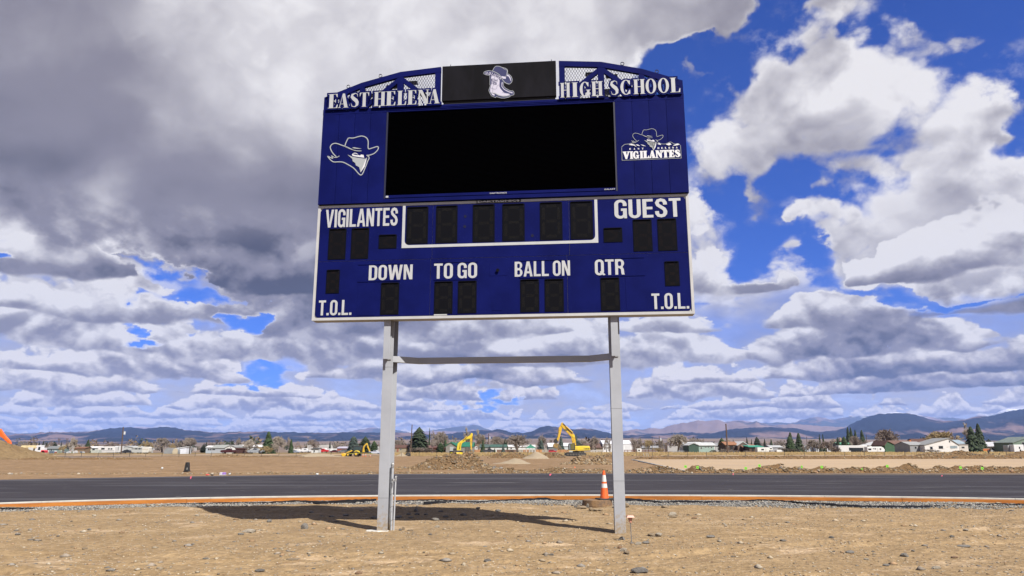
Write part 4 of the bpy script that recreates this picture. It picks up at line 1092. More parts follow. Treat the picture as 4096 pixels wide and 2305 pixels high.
def join(meshes, name, parent, label=None):
    bmm = bmesh.new(); ml = []
    for me in meshes:
        nf = len(bmm.faces); bmm.from_mesh(me); bmm.faces.ensure_lookup_table()
        m = me.materials[0]
        if m not in ml: ml.append(m)
        for f__ in bmm.faces[nf:]: f__.material_index = ml.index(m)
    me = bpy.data.meshes.new(name); bmm.to_mesh(me); bmm.free()
    for m in ml: me.materials.append(m)
    o = link(name, me, parent)
    if label: o['label'] = label
    return o
def inset(poly, d):
    n = len(poly); out = []
    A = sum(poly[i][0]*poly[(i+1) % n][1]-poly[(i+1) % n][0]*poly[i][1] for i in range(n)); sg = 1 if A > 0 else -1
    for i in range(n):
        p0, p1, p2 = Vector(poly[i-1]), Vector(poly[i]), Vector(poly[(i+1) % n])
        d1 = (p1-p0).normalized(); d2 = (p2-p1).normalized(); nn_ = (Vector((-d1.y, d1.x)) + Vector((-d2.y, d2.x)))
        if nn_.length < .1: nn_ = Vector((-d1.y, d1.x))
        nn_ = nn_.normalized()*d*sg; out.append((p1.x+nn_.x, p1.y+nn_.y))
    return out
SILW = [(480,440),(500,400),(560,370),(660,352),(780,368),(830,270),(880,215),(930,198),(1020,205),(1120,245),(1230,275),(1290,310),(1312,370),(1305,460),(1380,500),(1440,570),(1468,660),(1455,750),(1400,810),(1340,838),(1280,820),(1175,760),(1165,880),(1230,950),(1330,1010),(1400,1042),(1480,1045),(1520,1090),(1530,1160),(1510,1195),(1430,1215),(1350,1270),(1200,1305),(1080,1305),(970,1270),(925,1250),(890,1288),(740,1225),(690,1130),(655,1050),(660,1000),(710,870),(690,850),(690,530),(560,510),(490,475)]
BOOTW = mat('boot_pale_lilac', (.50,.48,.58), .5)
pcs = [emb(8, SILW, 0, EMBG, None, OE), emb(8, inset(SILW, 16), 1, NAVY, None, OE),
       emb(8, [(745,560),(780,540),(850,548),(930,590),(1000,640),(1030,700),(1020,900),(1060,980),(1150,1085),(1220,1130),(1370,1158),(1370,1185),(1280,1215),(1100,1222),(960,1175),(880,1132),(710,1100),(705,1000),(735,870),(735,700)], 2, BOOTW, None, OE),
       emb(8, [(735,1122),(855,1165),(855,1225),(775,1190)], 2, BOOTW, None, OE),
       emb(8, [(1085,548),(1245,575),(1238,645),(1150,638),(1110,600)], 2, BOOTW, None, OE),
       emb(8, [(1285,490),(1360,530),(1405,610),(1420,700),(1408,730),(1380,640),(1330,560),(1275,545)], 2, BOOTW, None, OE),
       emb(8, [(1100,760),(1132,762),(1112,900),(1200,1000),(1350,1075),(1460,1100),(1478,1130),(1450,1140),(1330,1095),(1180,1015),(1095,910)], 2, BOOTW, None, OE),
       emb(8, [(725,1105),(880,1125),(1000,1190),(1150,1225),(1300,1215),(1390,1190),(1395,1205),(1300,1240),(1150,1250),(990,1215),(870,1145),(725,1120)], 3, EMBG, None, OE)]
for path, wd, lay, m in (([(780,375),(900,425),(1020,505),(1090,610),(1160,710),(1240,785),(1340,818)], .012, 3, EMBG), ([(1245,575),(1285,400),(1280,350),(1200,320),(1130,265)], .007, 3, EMBG),
                         ([(725,955),(800,985),(880,995),(930,970),(935,910),(1010,845)], .004, 4, NAVY), ([(860,570),(850,700),(830,830),(790,930),(800,1000),(790,1110)], .004, 4, NAVY),
                         ([(1125,1130),(1150,1100),(1190,1110),(1205,1138)], .004, 4, NAVY)):
    mb = emb_line(8, path, wd, lay, m, OE); pcs.append(mb.mesh('t', m))
for i, ch_ in enumerate('VIGILANTES'):
    t = i/9; x = 545 + 500*t; y = 470 - 20*math.sin(t*2.2) + 165*t**1.7; ang = -8 - 38*t + 20*(t > .9)*0
    q = bs(1880+x/8.53, 240+(y-22*(1-abs(t-.4)))/8.53, OE); h_ = .056 + .014*(1-abs(t-.45)*2)
    me = text_mesh(ch_, .02, 1, 0, .1); to_face(me, 0, .03 if ch_ != 'I' else .010, 0, h_, OE+.005, .001, BOOTW)
    ca, sa = math.cos(R(ang)), math.sin(R(ang))
    for v in me.vertices:
        a, b = v.co.x, v.co.z - h_/2; v.co.x = q[0] + a*ca - b*sa; v.co.z = q[1] + a*sa + b*ca
    pcs.append(me)
for ch_, x, y in (('E',745,735),('H',865,742),('H',738,835),('S',848,845)):
    q = bs(1880+x/8.53, 240+y/8.53, OE); me = text_mesh(ch_, .0, 1, 0, .1); to_face(me, q[0], q[0]+.055, q[1], q[1]+.062, OE+.006, .001, NAVY); pcs.append(me)
join(pcs, 'boot_emblem', SB, 'cowboy boot wearing a hat, white and navy, on the black banner')

# -- hat and bandana emblems on the side panels
OL = OU + .0065
HAT = [([(665,535),(690,460),(745,350),(780,330),(890,330),(1020,295),(1110,280),(1200,305),(1258,360),(1280,440),(1282,610),(1380,598),(1500,560),(1545,575),(1530,645),(1440,735),(1330,780),(1240,790)], .020),
       ([(435,822),(360,745),(300,650),(280,570),(320,500),(400,470),(480,482),(560,512),(640,540)], .020),
       ([(640,540),(720,580),(800,618),(900,652),(1000,670),(1095,672)], .016)]
FACE = [([(1240,790),(1290,825),(1300,870),(1265,940),(1195,1120),(1085,1310),(900,1130),(760,1040),(620,970),(500,958),(370,960),(290,910),(210,812),(290,850),(345,865)], .020),
        ([(345,865),(312,795),(370,835),(435,845),(480,825),(515,805)], .014)]
FILLS = [([(730,768),(800,800),(860,822),(1000,850),(1200,878),(1235,860),(1250,845),(1245,890),(1225,912),(1180,1090),(1078,1242),(1040,1100),(950,1050),(938,992),(870,945),(858,880)], EMBG),
         ([(852,770),(880,735),(930,720),(980,735),(1020,775),(1060,800),(1090,768),(1155,778),(1172,850),(1060,840),(900,812),(860,795)], EMBW),
         ([(852,596),(900,574),(980,590),(1112,614),(1000,618),(920,608)], EMBG), ([(655,540),(690,545),(860,625),(900,655),(800,625)], EMBG)]
def bandit(tf, k, with_face, parent, label):
    out = []
    for path, wd in HAT + (FACE if with_face else []):
        out.append(emb_line(7, path, wd*k, 0, EMBG, OL).mesh('t', EMBG))
    for j, (poly, m) in enumerate(FILLS):
        out.append(emb(7, poly, .5+j*.6, m, None, OL))
    out.append(emb(7, [(1235,905),(1215,905),(1150,1060),(1075,1242),(1185,1090)], 3, EMBW, None, OL))
    out.append(emb(7, [(880,745),(960,742),(985,762),(1040,772),(1010,785),(960,780),(900,765)], 3.4, NAVY, None, OL))
    out.append(emb(7, [(865,805),(1000,828),(1200,858),(1200,872),(1000,848),(862,820)], 3.4, NAVY, None, OL))
    for me in out:
        for v in me.vertices:
            a, b = tf(v.co.x, v.co.z); v.co.x = a; v.co.z = b
    return out
join(bandit(lambda a, b: (a, b), 1.0, True, SB, ''), 'hat_and_bandana_emblem', SB, 'large white outline of a hatted face with a bandana, left side panel')
oa = bs(1280+270/6.59, 500+820/6.59, OL); ob = bs(1280+1555/6.59, 500+560/6.59, OL)
na = bs(2000+1713/3.22, 200+1105/3.22, OL); nb = bs(2000+2105/3.22, 200+1095/3.22, OL); kk = (nb[0]-na[0])/(ob[0]-oa[0])
ia = bs(1280+275/6.59, 500+570/6.59, OL)
pcs = bandit(lambda a, b: (na[0]+(a-ia[0])*kk, na[1]+(b-ia[1])*kk), .62, False, SB, '')
OR = OL+.0
def rl(path, wd): pcs.append(emb_line(2, path, wd, .3, EMBG, OR).mesh('t', EMBG))
fr = rect(2, [(1570,1255),(2335,1240),(2340,1403),(1575,1425)], OL)
mb = MB(); t_ = .007
mb.box(fr[0], fr[0]+t_, -(OL+.0016), -OL, fr[2], fr[3]); mb.box(fr[1]-t_, fr[1], -(OL+.0016), -OL, fr[2], fr[3]); mb.box(fr[0]+t_+.0001, fr[1]-t_-.0001, -(OL+.0016), -OL, fr[2], fr[2]+t_)
pcs.append(mb.mesh('t', EMBG))
rl([(1570,1255),(1610,1222),(1660,1215),(1700,1205),(1740,1198),(1790,1172)], .008); rl([(1700,1172),(1722,1195),(1718,1175),(1750,1190),(1795,1168)], .007)
rl([(2030,1185),(2080,1212),(2140,1215),(2200,1190),(2250,1215),(2300,1212),(2322,1228)], .007); rl([(2010,1160),(2035,1175),(2030,1190)], .007)
for poly in ([(1660,1225),(1700,1212),(1740,1225),(1765,1255),(1735,1235),(1700,1232)], [(1750,1222),(1780,1222),(1810,1240),(1780,1238)], [(1815,1222),(1850,1228),(1885,1245),(1850,1240)], [(2030,1212),(2060,1205),(2085,1228),(2050,1222)],
             [(2140,1222),(2190,1200),(2215,1222),(2180,1235)], [(2230,1235),(2290,1212),(2320,1225),(2260,1238)]):
    pcs.append(emb(2, poly, .5, EMBW, None, OL))
pcs.append(emb(2, [(1905,1180),(2025,1190),(1985,1292),(1965,1250),(1935,1235),(1932,1215),(1905,1205)], .5, EMBG, None, OL))
for word, x0_, x1_, yb, yt, pad in (('EAST',1655,1870,1290,1268,1.0), ('HELENA',2022,2305,1280,1258,1.0)):
    for i, ch_ in enumerate(word):
        cx = x0_ + (x1_-x0_)*(i+.5)/len(word); q = bs(2000+cx/3.22, 200+(yb-.045*(i*30))/3.22, OL)
        me = serif(ch_, q[0]-.018, q[0]+.018, q[1], q[1]+.036, OL+.001, .001, EMBW, None, ''); pcs.append(me)
vw = [('V',1588,1665,1.0),('I',1672,1712,1),('G',1716,1785,1),('I',1800,1840,1),('L',1842,1900,1),('A',1930,2018,1),('N',2020,2085,1),('T',2090,2150,1),('E',2155,2220,1),('S',2262,2325,1)]
vw = [('V',1588,1675,1),('I',1680,1716,1),('G',1718,1796,1),('I',1808,1846,1),('L',1850,1924,1),('A',1926,2006,1),('N',2010,2094,1),('T',2098,2176,1),('E',2180,2252,1),('S',2258,2326,1)]
for ch_, a, b, _ in vw:
    s0 = bs(2000+a/3.22, 200+1345/3.22, OL)[0]; s1 = bs(2000+b/3.22, 200+1345/3.22, OL)[0]
    zb_ = bs(2000+1950/3.22, 200+1396/3.22, OL)[1]
    pcs.append(serif(ch_, s0, s1, zb_, zb_+.155, OL+.001, .001, EMBW, None, '', .004))
join(pcs, 'team_emblem', SB, 'hatted face over mountains with the words EAST HELENA VIGILANTES, right side panel')

KS, S0, BACK = 1.006, 5.43, .09
seen_me = set()
for o_ in set(bpy.data.objects) - UPPER_FROM:
    if o_.type == 'MESH' and o_.data.name not in seen_me:
        seen_me.add(o_.data.name)
        for v in o_.data.vertices:
            x_, y_, z_ = v.co; v.co = (S0 + (x_-S0)*KS, y_ + BACK, CAMH + (z_-CAMH)*KS)
# -- posts, mounting beams and the bent crossbar
def ibeam(x0, wd, y0, dep, z0, z1, tf=.018, tw=.014):
    mb = MB(); xc = x0+wd/2
    mb.prism([(0,0),(1,0),(1,1)], 0, .001) if False else None
    v = [(x0,y0),(x0+wd,y0),(x0+wd,y0+tf),(xc+tw/2,y0+tf),(xc+tw/2,y0+dep-tf),(x0+wd,y0+dep-tf),(x0+wd,y0+dep),(x0,y0+dep),(x0,y0+dep-tf),(xc-tw/2,y0+dep-tf),(xc-tw/2,y0+tf),(x0,y0+tf)]
    n = 12; vs = [(a, b, z0) for a, b in v] + [(a, b, z1) for a, b in v]
    fs = [(i, (i+1) % n, (i+1) % n+n, i+n) for i in range(n)] + [tuple(range(n-1, -1, -1)), tuple(range(n, 2*n))]
    return mb.add(vs, fs)
PY = .20
for i, x0 in enumerate((1.446, 5.972)):
    p_ = ibeam(x0, .207, PY, .36, -.25, 9.0).build('post', GREYP, SB, bevel=.003)
    p_['label'] = ['left grey steel post', 'right grey steel post'][i]
    pa = ibeam(x0+.035, .135, PY-.135, .13, 3.30, ZB-.001 if False else 4.30, .012, .010).build('mounting_beam', GREYP, SB, bevel=.002)
    for z_ in (.62, 3.15) if i == 0 else (2.3, .95):
        MB().box(x0-.001, x0+.208, PY-.0015, PY+.003, z_, z_+.006).build('weld_seam', mat('weld_dull', (.17,.175,.18), .6), SB)
cz = 3.30
z1_ = bs(1571, 1425.5, -.35)[1]; z0_ = bs(1571, 1446, -.35)[1]
zc = (z0_+z1_)/2; hh = .062
xl = bs(1571, 1436, -.33)[0]; xlb = bs(1673.5, 1445, -.70)[0]; xrb = bs(2356.5, 1439, -.70)[0]
path = [(1.446+.207*.5, .34), (xlb, .72), (xrb, .72), (5.972+.10, .34)]
mb = MB(); pts = []
for i, (x, y) in enumerate(path):
    pts += [(x, y-.055, zc-hh), (x, y+.055, zc-hh), (x, y+.055, zc+hh), (x, y-.055, zc+hh)]
fs = []
for i in range(3):
    for j in range(4): fs.append((i*4+j, (i+1)*4+j, (i+1)*4+(j+1) % 4, i*4+(j+1) % 4))
fs += [(0,1,2,3)[::-1], (12,13,14,15)]
mb.add(pts, fs).build('crossbar', GREYP, SB, bevel=.004)
# base pad under the left post
ft = MB(); n = 16; rr2 = random.Random(5)
pl = [(1.42+.27*math.cos(2*math.pi*i/n)*(.8+.35*rr2.random()), .26+.17*math.sin(2*math.pi*i/n)*(.8+.3*rr2.random())) for i in range(n)]
vs = [(a, b, -.05) for a, b in pl] + [(1.42+(a-1.42)*.82, .26+(b-.26)*.8, .022) for a, b in pl]
ft.add(vs, [(i, (i+1) % n, (i+1) % n+n, i+n) for i in range(n)] + [tuple(range(n, 2*n))])
ft.build('concrete_footing', mat('footing_concrete', (.50,.48,.44), .9, var=.2, scale=6, bump=.01), SB)
# electrical conduits beside the left post
PVC = mat('conduit_grey', (.36,.37,.40), .45, var=.08, scale=6); TAPE = mat('silver_tape', (.45,.45,.46), .35, metal=.5, var=.6, scale=30, bump=.01)
cd = thing('conduit_pipes', 'pair of pale plastic conduit pipes strapped upright beside the left post', 'conduit', tuple(onz(1563, 2123)))
b0 = cd.location
for (px0, py0, px1, py1, r_) in ((1562,2121,1568.5,1862,.022), (1571,2121,1580.5,1915,.017)):
    a_ = onz(px0, py0); tp = aty(px1, py1, a_.y+.02)
    A = a_-b0-Vector((0,0,.1)); B_ = tp-b0
    pp = MB().tube([A, A+(B_-A)*.5, B_], r_, 10).build('pipe', PVC, cd, smooth=False)
    e = B_; cap = MB().tube([e-Vector((0,0,.04)), e+Vector((0,0,.02)), e+Vector((.01,0,.06))], [r_*1.35, r_*1.5, r_*1.1], 7); cap.build('taped_end', TAPE, pp)
A = aty(1571, 1925, b0.y)-b0; MB().tube([A, A+Vector((0,0,.05))], .034, 8).build('tape_band', TAPE, cd)
for py in (1935, 1980, 2030, 2085):
    A = aty(1558, py, b0.y)-b0; B_ = aty(1575, py-8, b0.y)-b0; MB().tube([A, (A+B_)/2+Vector((0,-.03,.01)), B_], .003, 5).build('tie_wire', EYE, cd)
A = onz(1556, 2085)-b0; B_ = aty(1549, 2010, b0.y+.02)-b0

# ------------------------------------------------------------------ things near the track
def col_at(px, D): return aty(px, 1797, D).x
def pxm(D): return D*CT/FPX*1.0                   # metres per photo pixel at distance D (near the horizon)
ORANGE = mat('cone_orange', (.72,.115,.018), .5, var=.12, scale=9); CONEW = mat('cone_reflective_white', (.62,.61,.60), .4, var=.15, scale=12); RUBBER = mat('black_rubber', (.03,.03,.028), .8, var=.4, scale=9)
# manhole ring and the cone standing on it
pr_ = onz(2394, 2034, 0); ring_r = .40
rz0 = gzs(pr_.x, pr_.y+.3); ring = MB(); 
RUST = mat('rusty_ring', (.20,.115,.05), .85, col2=(.12,.075,.045), var=.35, scale=5, bump=.006)
ring.lathe([(ring_r+.02,-.10),(ring_r+.02,.0),(ring_r,.135),(ring_r-.03,.15),(.0001,.15)], (0,0,0), 28)
rg = ring.build('manhole_ring', RUST, None, smooth=False); rg.location = (pr_.x, pr_.y+.42, rz0+.02)
tag(rg, 'round rusty brown manhole ring set in the gravel under the traffic cone', 'manhole ring')
cone = thing('traffic_cone', 'tall orange traffic cone with two white bands standing on the manhole ring', 'traffic cone', (aty(2416,2017,pr_.y+.36).x, pr_.y+.36, rz0+.171))
H = .70
MB().box(-.20,.20,-.20,.20,0,.035).build('base', RUBBER, cone, bevel=.01)
cz_ = lambda z: .118 - (.118-.036)*z/H
def frus(z0, z1, m, name, e=0): 
    MB().lathe([(cz_(z0)+e, z0+.0355), (cz_(z1)+e, z1+.0355)], n=28).build(name, m, cone, smooth=False)
frus(0, .275, ORANGE, 'cone_body'); frus(.2751, .385, CONEW, 'white_band', .0015); frus(.3851, .435, ORANGE, 'cone_body'); frus(.4351, .61, CONEW, 'white_band', .0015); frus(.6101, .70, ORANGE, 'cone_body')
MB().lathe([(.030,.7365),(.027,.765),(.012,.767)], n=20).build('cone_tip', ORANGE, cone)
cone.rotation_euler = (0, 0, .25)
# capped rod
q0 = onz(2524, 2166); q0.z = gzs(q0.x, q0.y); rod = thing('capped_rod', 'thin steel rod with a pink square safety cap, standing in the cobbles', 'marker rod', q0)
hr = (aty(2521, 2082, q0.y).z - q0.z); PINK = mat('pink_plastic', (.55,.27,.20), .5, var=.1, scale=20)
MB().tube([(0,0,-.08), (-.012,0,hr)], .007, 8).build('rod', mat('rod_steel', (.16,.165,.18), .5, var=.3, scale=20), rod)
cp = MB().lathe([(.026,hr-.04),(.030,hr+.0)], (-.012,0,0), 12); cp.lathe([(.034,hr+.0005),(.040,hr+.045)], (-.012,0,0), 14); cp.build('cap_neck', PINK, rod)
MB().add([(-.068-.012,-.068,hr+.046),(.068-.012,-.068,hr+.046),(.068-.012,.068,hr+.046),(-.068-.012,.068,hr+.046),(-.048-.012,-.048,hr+.078),(.048-.012,-.048,hr+.078),(.048-.012,.048,hr+.078),(-.048-.012,.048,hr+.078)],
         [(3,2,1,0),(4,5,6,7),(0,1,5,4),(1,2,6,5),(2,3,7,6),(3,0,4,7)]).build('cap_plate', PINK, rod)
# shovel on the far edge
sh = thing('shovel', 'long handled shovel with orange shaft lying on the far edge of the track, far left', 'shovel', aty(94, 1906, 43.8))
a = aty(16,1910,43.8)-sh.location; b = aty(121,1906,43.8)-sh.location; c_ = aty(147,1910,43.8)-sh.location
MB().tube([a, b], .022, 8).build('shaft', mat('shaft_orange', (.62,.22,.07), .5), sh)
MB().tube([b, (b+c_)/2+Vector((0,0,.01)), c_], .018, 8).build('socket', RUBBER, sh); MB().tube([b-(b-a)*.03, b+(b-a)*.02], .028, 8).build('collar_band', mat('red_plastic', (.5,.03,.02), .5), sh)
d_ = aty(172, 1899, 43.8)-sh.location
MB().prism([(c_.x-.05,c_.z-.01),(c_.x+.05,c_.z+.02),(d_.x,d_.z+.03),(d_.x-.05,d_.z+.0)], -.09, .09).build('blade', mat('blade_steel', (.10,.10,.11), .4, metal=.6), sh)
# litter along the verge
def blob(name, px, py, w_, h_, m, label, cat, D=None, seed=0, rot=0):
    p = onz(px, py, UP) if D is None else aty(px, py, D); s_ = p.y*CT/FPX
    bm = bmesh.new(); bmesh.ops.create_icosphere(bm, subdivisions=2, radius=1); rs_ = random.Random(seed)
    for v in bm.verts: v.co *= .75+.4*rs_.random()
    me = bpy.data.meshes.new(name); bm.to_mesh(me); bm.free(); me.materials.append(m)
    o = link(name, me); o.location = (p.x, p.y, p.z+h_*s_*.45); o.scale = (w_*s_/2, w_*s_*.35, h_*s_/2); o.rotation_euler = (0, rot, 0)
    return tag(o, label, cat)
blob('glove', 827, 1899, 16, 6, mat('glove_red', (.5,.07,.06), .8), 'red work glove lying on the rubble edge left of the shoes', 'glove', seed=1)
blob('glove', 846, 1899, 14, 5, mat('glove_black', (.04,.035,.03), .8), 'black work glove lying beside the red one', 'glove', seed=2)
for i, x in enumerate((883, 894)):
    p = onz(x, 1898, UP); s_ = p.y*CT/FPX; t = thing('shoe', ['pale lilac sports shoe, left one of the pair at the verge', 'purple sports shoe, right one of the pair at the verge'][i], 'shoe', p, 0, 'pair of shoes at the verge')
    mb = MB(); mb.prism([(-.07,0.03),(.07,.03),(.075,.07),(.06,.15),(-.06,.15),(-.075,.07)], -.12, .14); mb.build('upper', mat('shoe_%d' % i, [(.45,.42,.52), (.25,.14,.45)][i], .6), t, bevel=.02)
    MB().box(-.08,.08,-.14,.15,0,.029).build('sole', EMBW, t, bevel=.01)
blob('paper_scrap', 916, 1897, 12, 7, WHITE, 'white folded scrap of paper right of the shoes', 'paper', seed=3, rot=-.5)
blob('paper_scrap', 646, 1874, 10, 9, WHITE, 'white crumpled paper out on the brown field, left', 'paper', seed=4, rot=-.9)
blob('cup', 1266, 1898, 12, 7, WHITE, 'white paper cup on its side at the verge, left of the posts', 'cup', seed=5)
blob('can', 1474, 1897, 9, 5, mat('can_grey', (.18,.19,.20), .5), 'small grey crushed can on the verge near the left post', 'can', seed=6)
PF = mat('flag_pink', (.75,.13,.20), .6)
for i, (x, y, w_, h_, lb) in enumerate(((760,1912,9,10,'pink marker flag on the track edge, below the black bag'), (2198,1903,12,7,'pale pink marker tuft on the track edge between the posts'), (2930,1903,6,7,'pink marker flag on the track edge right of the posts'), (3765,1911,7,5,'pink marker tuft on the track edge, far right'))):
    p = onz(x, y, UP); s_ = p.y*CT/FPX; mb = MB()
    mb.prism([(-.2*w_*s_,0),(.2*w_*s_,0),(.5*w_*s_,h_*s_),(-.1*w_*s_,h_*s_*.9)], -.01, .01)
    o = mb.build('marker_flag', PF); o.location = p; tag(o, lb, 'marker flag', 'pink marker flags on the track')
# black upright bag on the field
p = onz(745, 1883, UP); bg_ = thing('trash_bag_stand', 'black mesh bag standing upright alone on the brown field', 'bag', p); s_ = p.y*CT/FPX
BB = mat('bag_black', (.012,.012,.012), .6, var=.5, scale=4, bump=.02)
MB().prism([(-.16,0),(.16,0),(.14,.20),(.10,.58),(.03,.60),(-.09,.59),(-.13,.3)], -.12, .14).build('bag_body', BB, bg_, bevel=.03)
MB().prism([(-.18,0),(.19,0),(.17,.07),(-.16,.06)], -.16, .18).build('bag_foot', BB, bg_, bevel=.02); MB().prism([(.02,.12),(.10,.13),(.09,.26),(.03,.25)], -.135, -.121).build('bag_label', mat('label_grey', (.20,.20,.19), .6), bg_)

# ------------------------------------------------------------------ the building site beyond the track
FIELD = mat('field_dirt', (.215,.140,.080), .95, col2=(.175,.112,.062), var=.25, scale=.16, bump=.10, bscale=1.6, stretch=(1,1.6,1), spec=.1)
enrich_dirt(FIELD, (.30,.20,.12), (.13,.08,.042))
def hfield(x, y):
    k = smooth(0, 4, y - far_y(np.clip(x, -38, 38)))
    return UP - .014 + k*(.12*fbm(x*.12, y*.16, 801, 4) + .10*fbm(x*.6, y*.8, 811, 4))*.7
v_ = grid_sheet('field', -75, 75, 37, 165, 420, 520, lambda x, y: np.where(y < far_y(np.clip(x,-38,38)) + .1, UP-.03, hfield(x, y)), FIELD, ypow=1.6)
# the plain, to the foot of the hills
PLAIN = mat('far_plain', (.21,.155,.115), .95, col2=(.13,.105,.095), var=.2, scale=.004, stretch=(1,.5,1), spec=.05)
def ring_sheet(name, ys, xw, zf, m):
    nx = 120; vs = []; 
    for y in ys:
        for i in range(nx+1):
            x = (i/nx*2-1)*(xw*y+300); vs.append((x, y, zf(x, y)))
    fs = [(j*(nx+1)+i, j*(nx+1)+i+1, (j+1)*(nx+1)+i+1, (j+1)*(nx+1)+i) for j in range(len(ys)-1) for i in range(nx)]
    o = link(name, np_mesh(name, vs, fs, m)); tag(o, kind='structure'); return o
def plain_z(x, y):
    t = max(0, min(1, (y-900)/6500)); return (-.35 if y < 160 else .09) + 95*t*t*(3-2*t)*(.75 + .25*math.sin(x*.0006+1)) + (3*math.sin(x*.004+y*.002) if y > 1500 else 0)*t
ring_sheet('plain', [-400,-50,2,5,40,140,159,160,300,500,900,1300,1800,2400,3000,3600,4300,5000,5700,6400,7200,8200,9500,12000,20000,42000], 1.3, plain_z, PLAIN)
GRASSD = mat('dry_grass', (.36,.265,.13), .95, col2=(.28,.20,.10), var=.25, scale=.25, bump=.15, bscale=3, stretch=(1,.5,1), spec=.1)
def patch(name, px0, px1, D0, D1, m, z, label=None):
    D0a, D1a = D0, D1
    x = [aty(px0, 1797, D0).x, aty(px1, 1797, D0).x, aty(px1, 1797, D1).x, aty(px0, 1797, D1).x]
    n = 40; vs = []; 
    for j in range(6):
        t = j/5; D = D0+(D1-D0)*t
        for i in range(n+1):
            s_ = i/n; xx = (x[0]+(x[1]-x[0])*s_)*(1-t) + (x[3]+(x[2]-x[3])*s_)*t
            vs.append((xx, D + 3*math.sin(i*1.7+j)*(j in (0,)), z + .12*math.sin(i*.9+j*2.2)*(0 < j < 5)))
    fs = [(j*(n+1)+i, j*(n+1)+i+1, (j+1)*(n+1)+i+1, (j+1)*(n+1)+i) for j in range(5) for i in range(n)]
    o = link(name, np_mesh(name, vs, fs, m)); tag(o, kind='structure'); return o
patch('grass_field', 1560, 4400, 172, 330, GRASSD, UP+.10); patch('grass_strip', -300, 1570, 222, 330, mat('dull_grass', (.22,.155,.07), .95, col2=(.17,.12,.06), var=.2, scale=.2, spec=.05), UP+.02)
patch('gravel_road', 95, 1560, 176, 212, mat('dirt_road', (.34,.25,.17), .95, var=.15, scale=.3, spec=.05), UP+.03)
patch('access_road', 2640, 4400, 148, 158, mat('dirt_road', (.34,.25,.17), .95), UP+.05)
# tufts of dry grass at right
rs = np.random.RandomState(8); n = 9000
Dg = 158 + 100*rs.rand(n); xg = np.array([aty(a, 1797, d).x for a, d in zip(1560+2850*rs.rand(n), Dg)])
hgt = .22+.4*rs.rand(n); wg = .10+.2*rs.rand(n)
V = np.zeros((n, 3, 3)); V[:, 0] = np.stack([xg-wg, Dg, np.full(n, UP)], 1); V[:, 1] = np.stack([xg+wg, Dg+.05, np.full(n, UP)], 1); V[:, 2] = np.stack([xg+.2*(rs.rand(n)-.5), Dg, UP+hgt], 1)
o = link('grass_tufts', np_mesh('grass_tufts', V.reshape(-1,3), np.arange(n*3).reshape(-1,3), GRASSD)); tag(o, kind='stuff')

# pad with its concrete edge
PAD = mat('graded_pad', (.37,.275,.18), .95, col2=(.31,.235,.165), var=.12, scale=.35, stretch=(.12,1.5,1), spec=.1)
PADC = mat('pad_edge_concrete', (.36,.355,.35), .9, var=.15, scale=2)
c0 = onz(2534,1841,.17); c1 = onz(4500,1841.5,.17); c2 = onz(2742,1886,.17); yy2 = c2.y
padv = [(c0.x,c0.y,.24),(c1.x,c1.y,.24),(c1.x*.62,yy2,.20),(c2.x,yy2,.20)]
me = bpy.data.meshes.new('graded_pad'); me.from_pydata(padv, [], [(0,3,2,1)]); me.materials.append(PAD); pd = link('graded_pad', me); tag(pd, kind='structure')
pe = thing('concrete_pad_edge', 'pale concrete edging of the graded pad beyond the right part of the track', 'concrete edging', c0)
MB().box(-.25, c1.x-c0.x, 0, .5, -.2, .05).build('edge_beam', PADC, pe)
dv = c2-c0; n1 = Vector((dv.y, -dv.x, 0)).normalized()*.16
MB().add([(0,-.01,-.3),(dv.x,dv.y,-.3),(dv.x+n1.x,dv.y+n1.y,-.3),(n1.x,n1.y-.01,-.3),(0,-.01,.04),(dv.x,dv.y,.04),(dv.x+n1.x,dv.y+n1.y,.04),(n1.x,n1.y-.01,.04)],
         [(0,3,2,1),(4,5,6,7),(0,1,5,4),(1,2,6,5),(2,3,7,6),(3,0,4,7)]).build('edge_beam', PADC, pe)

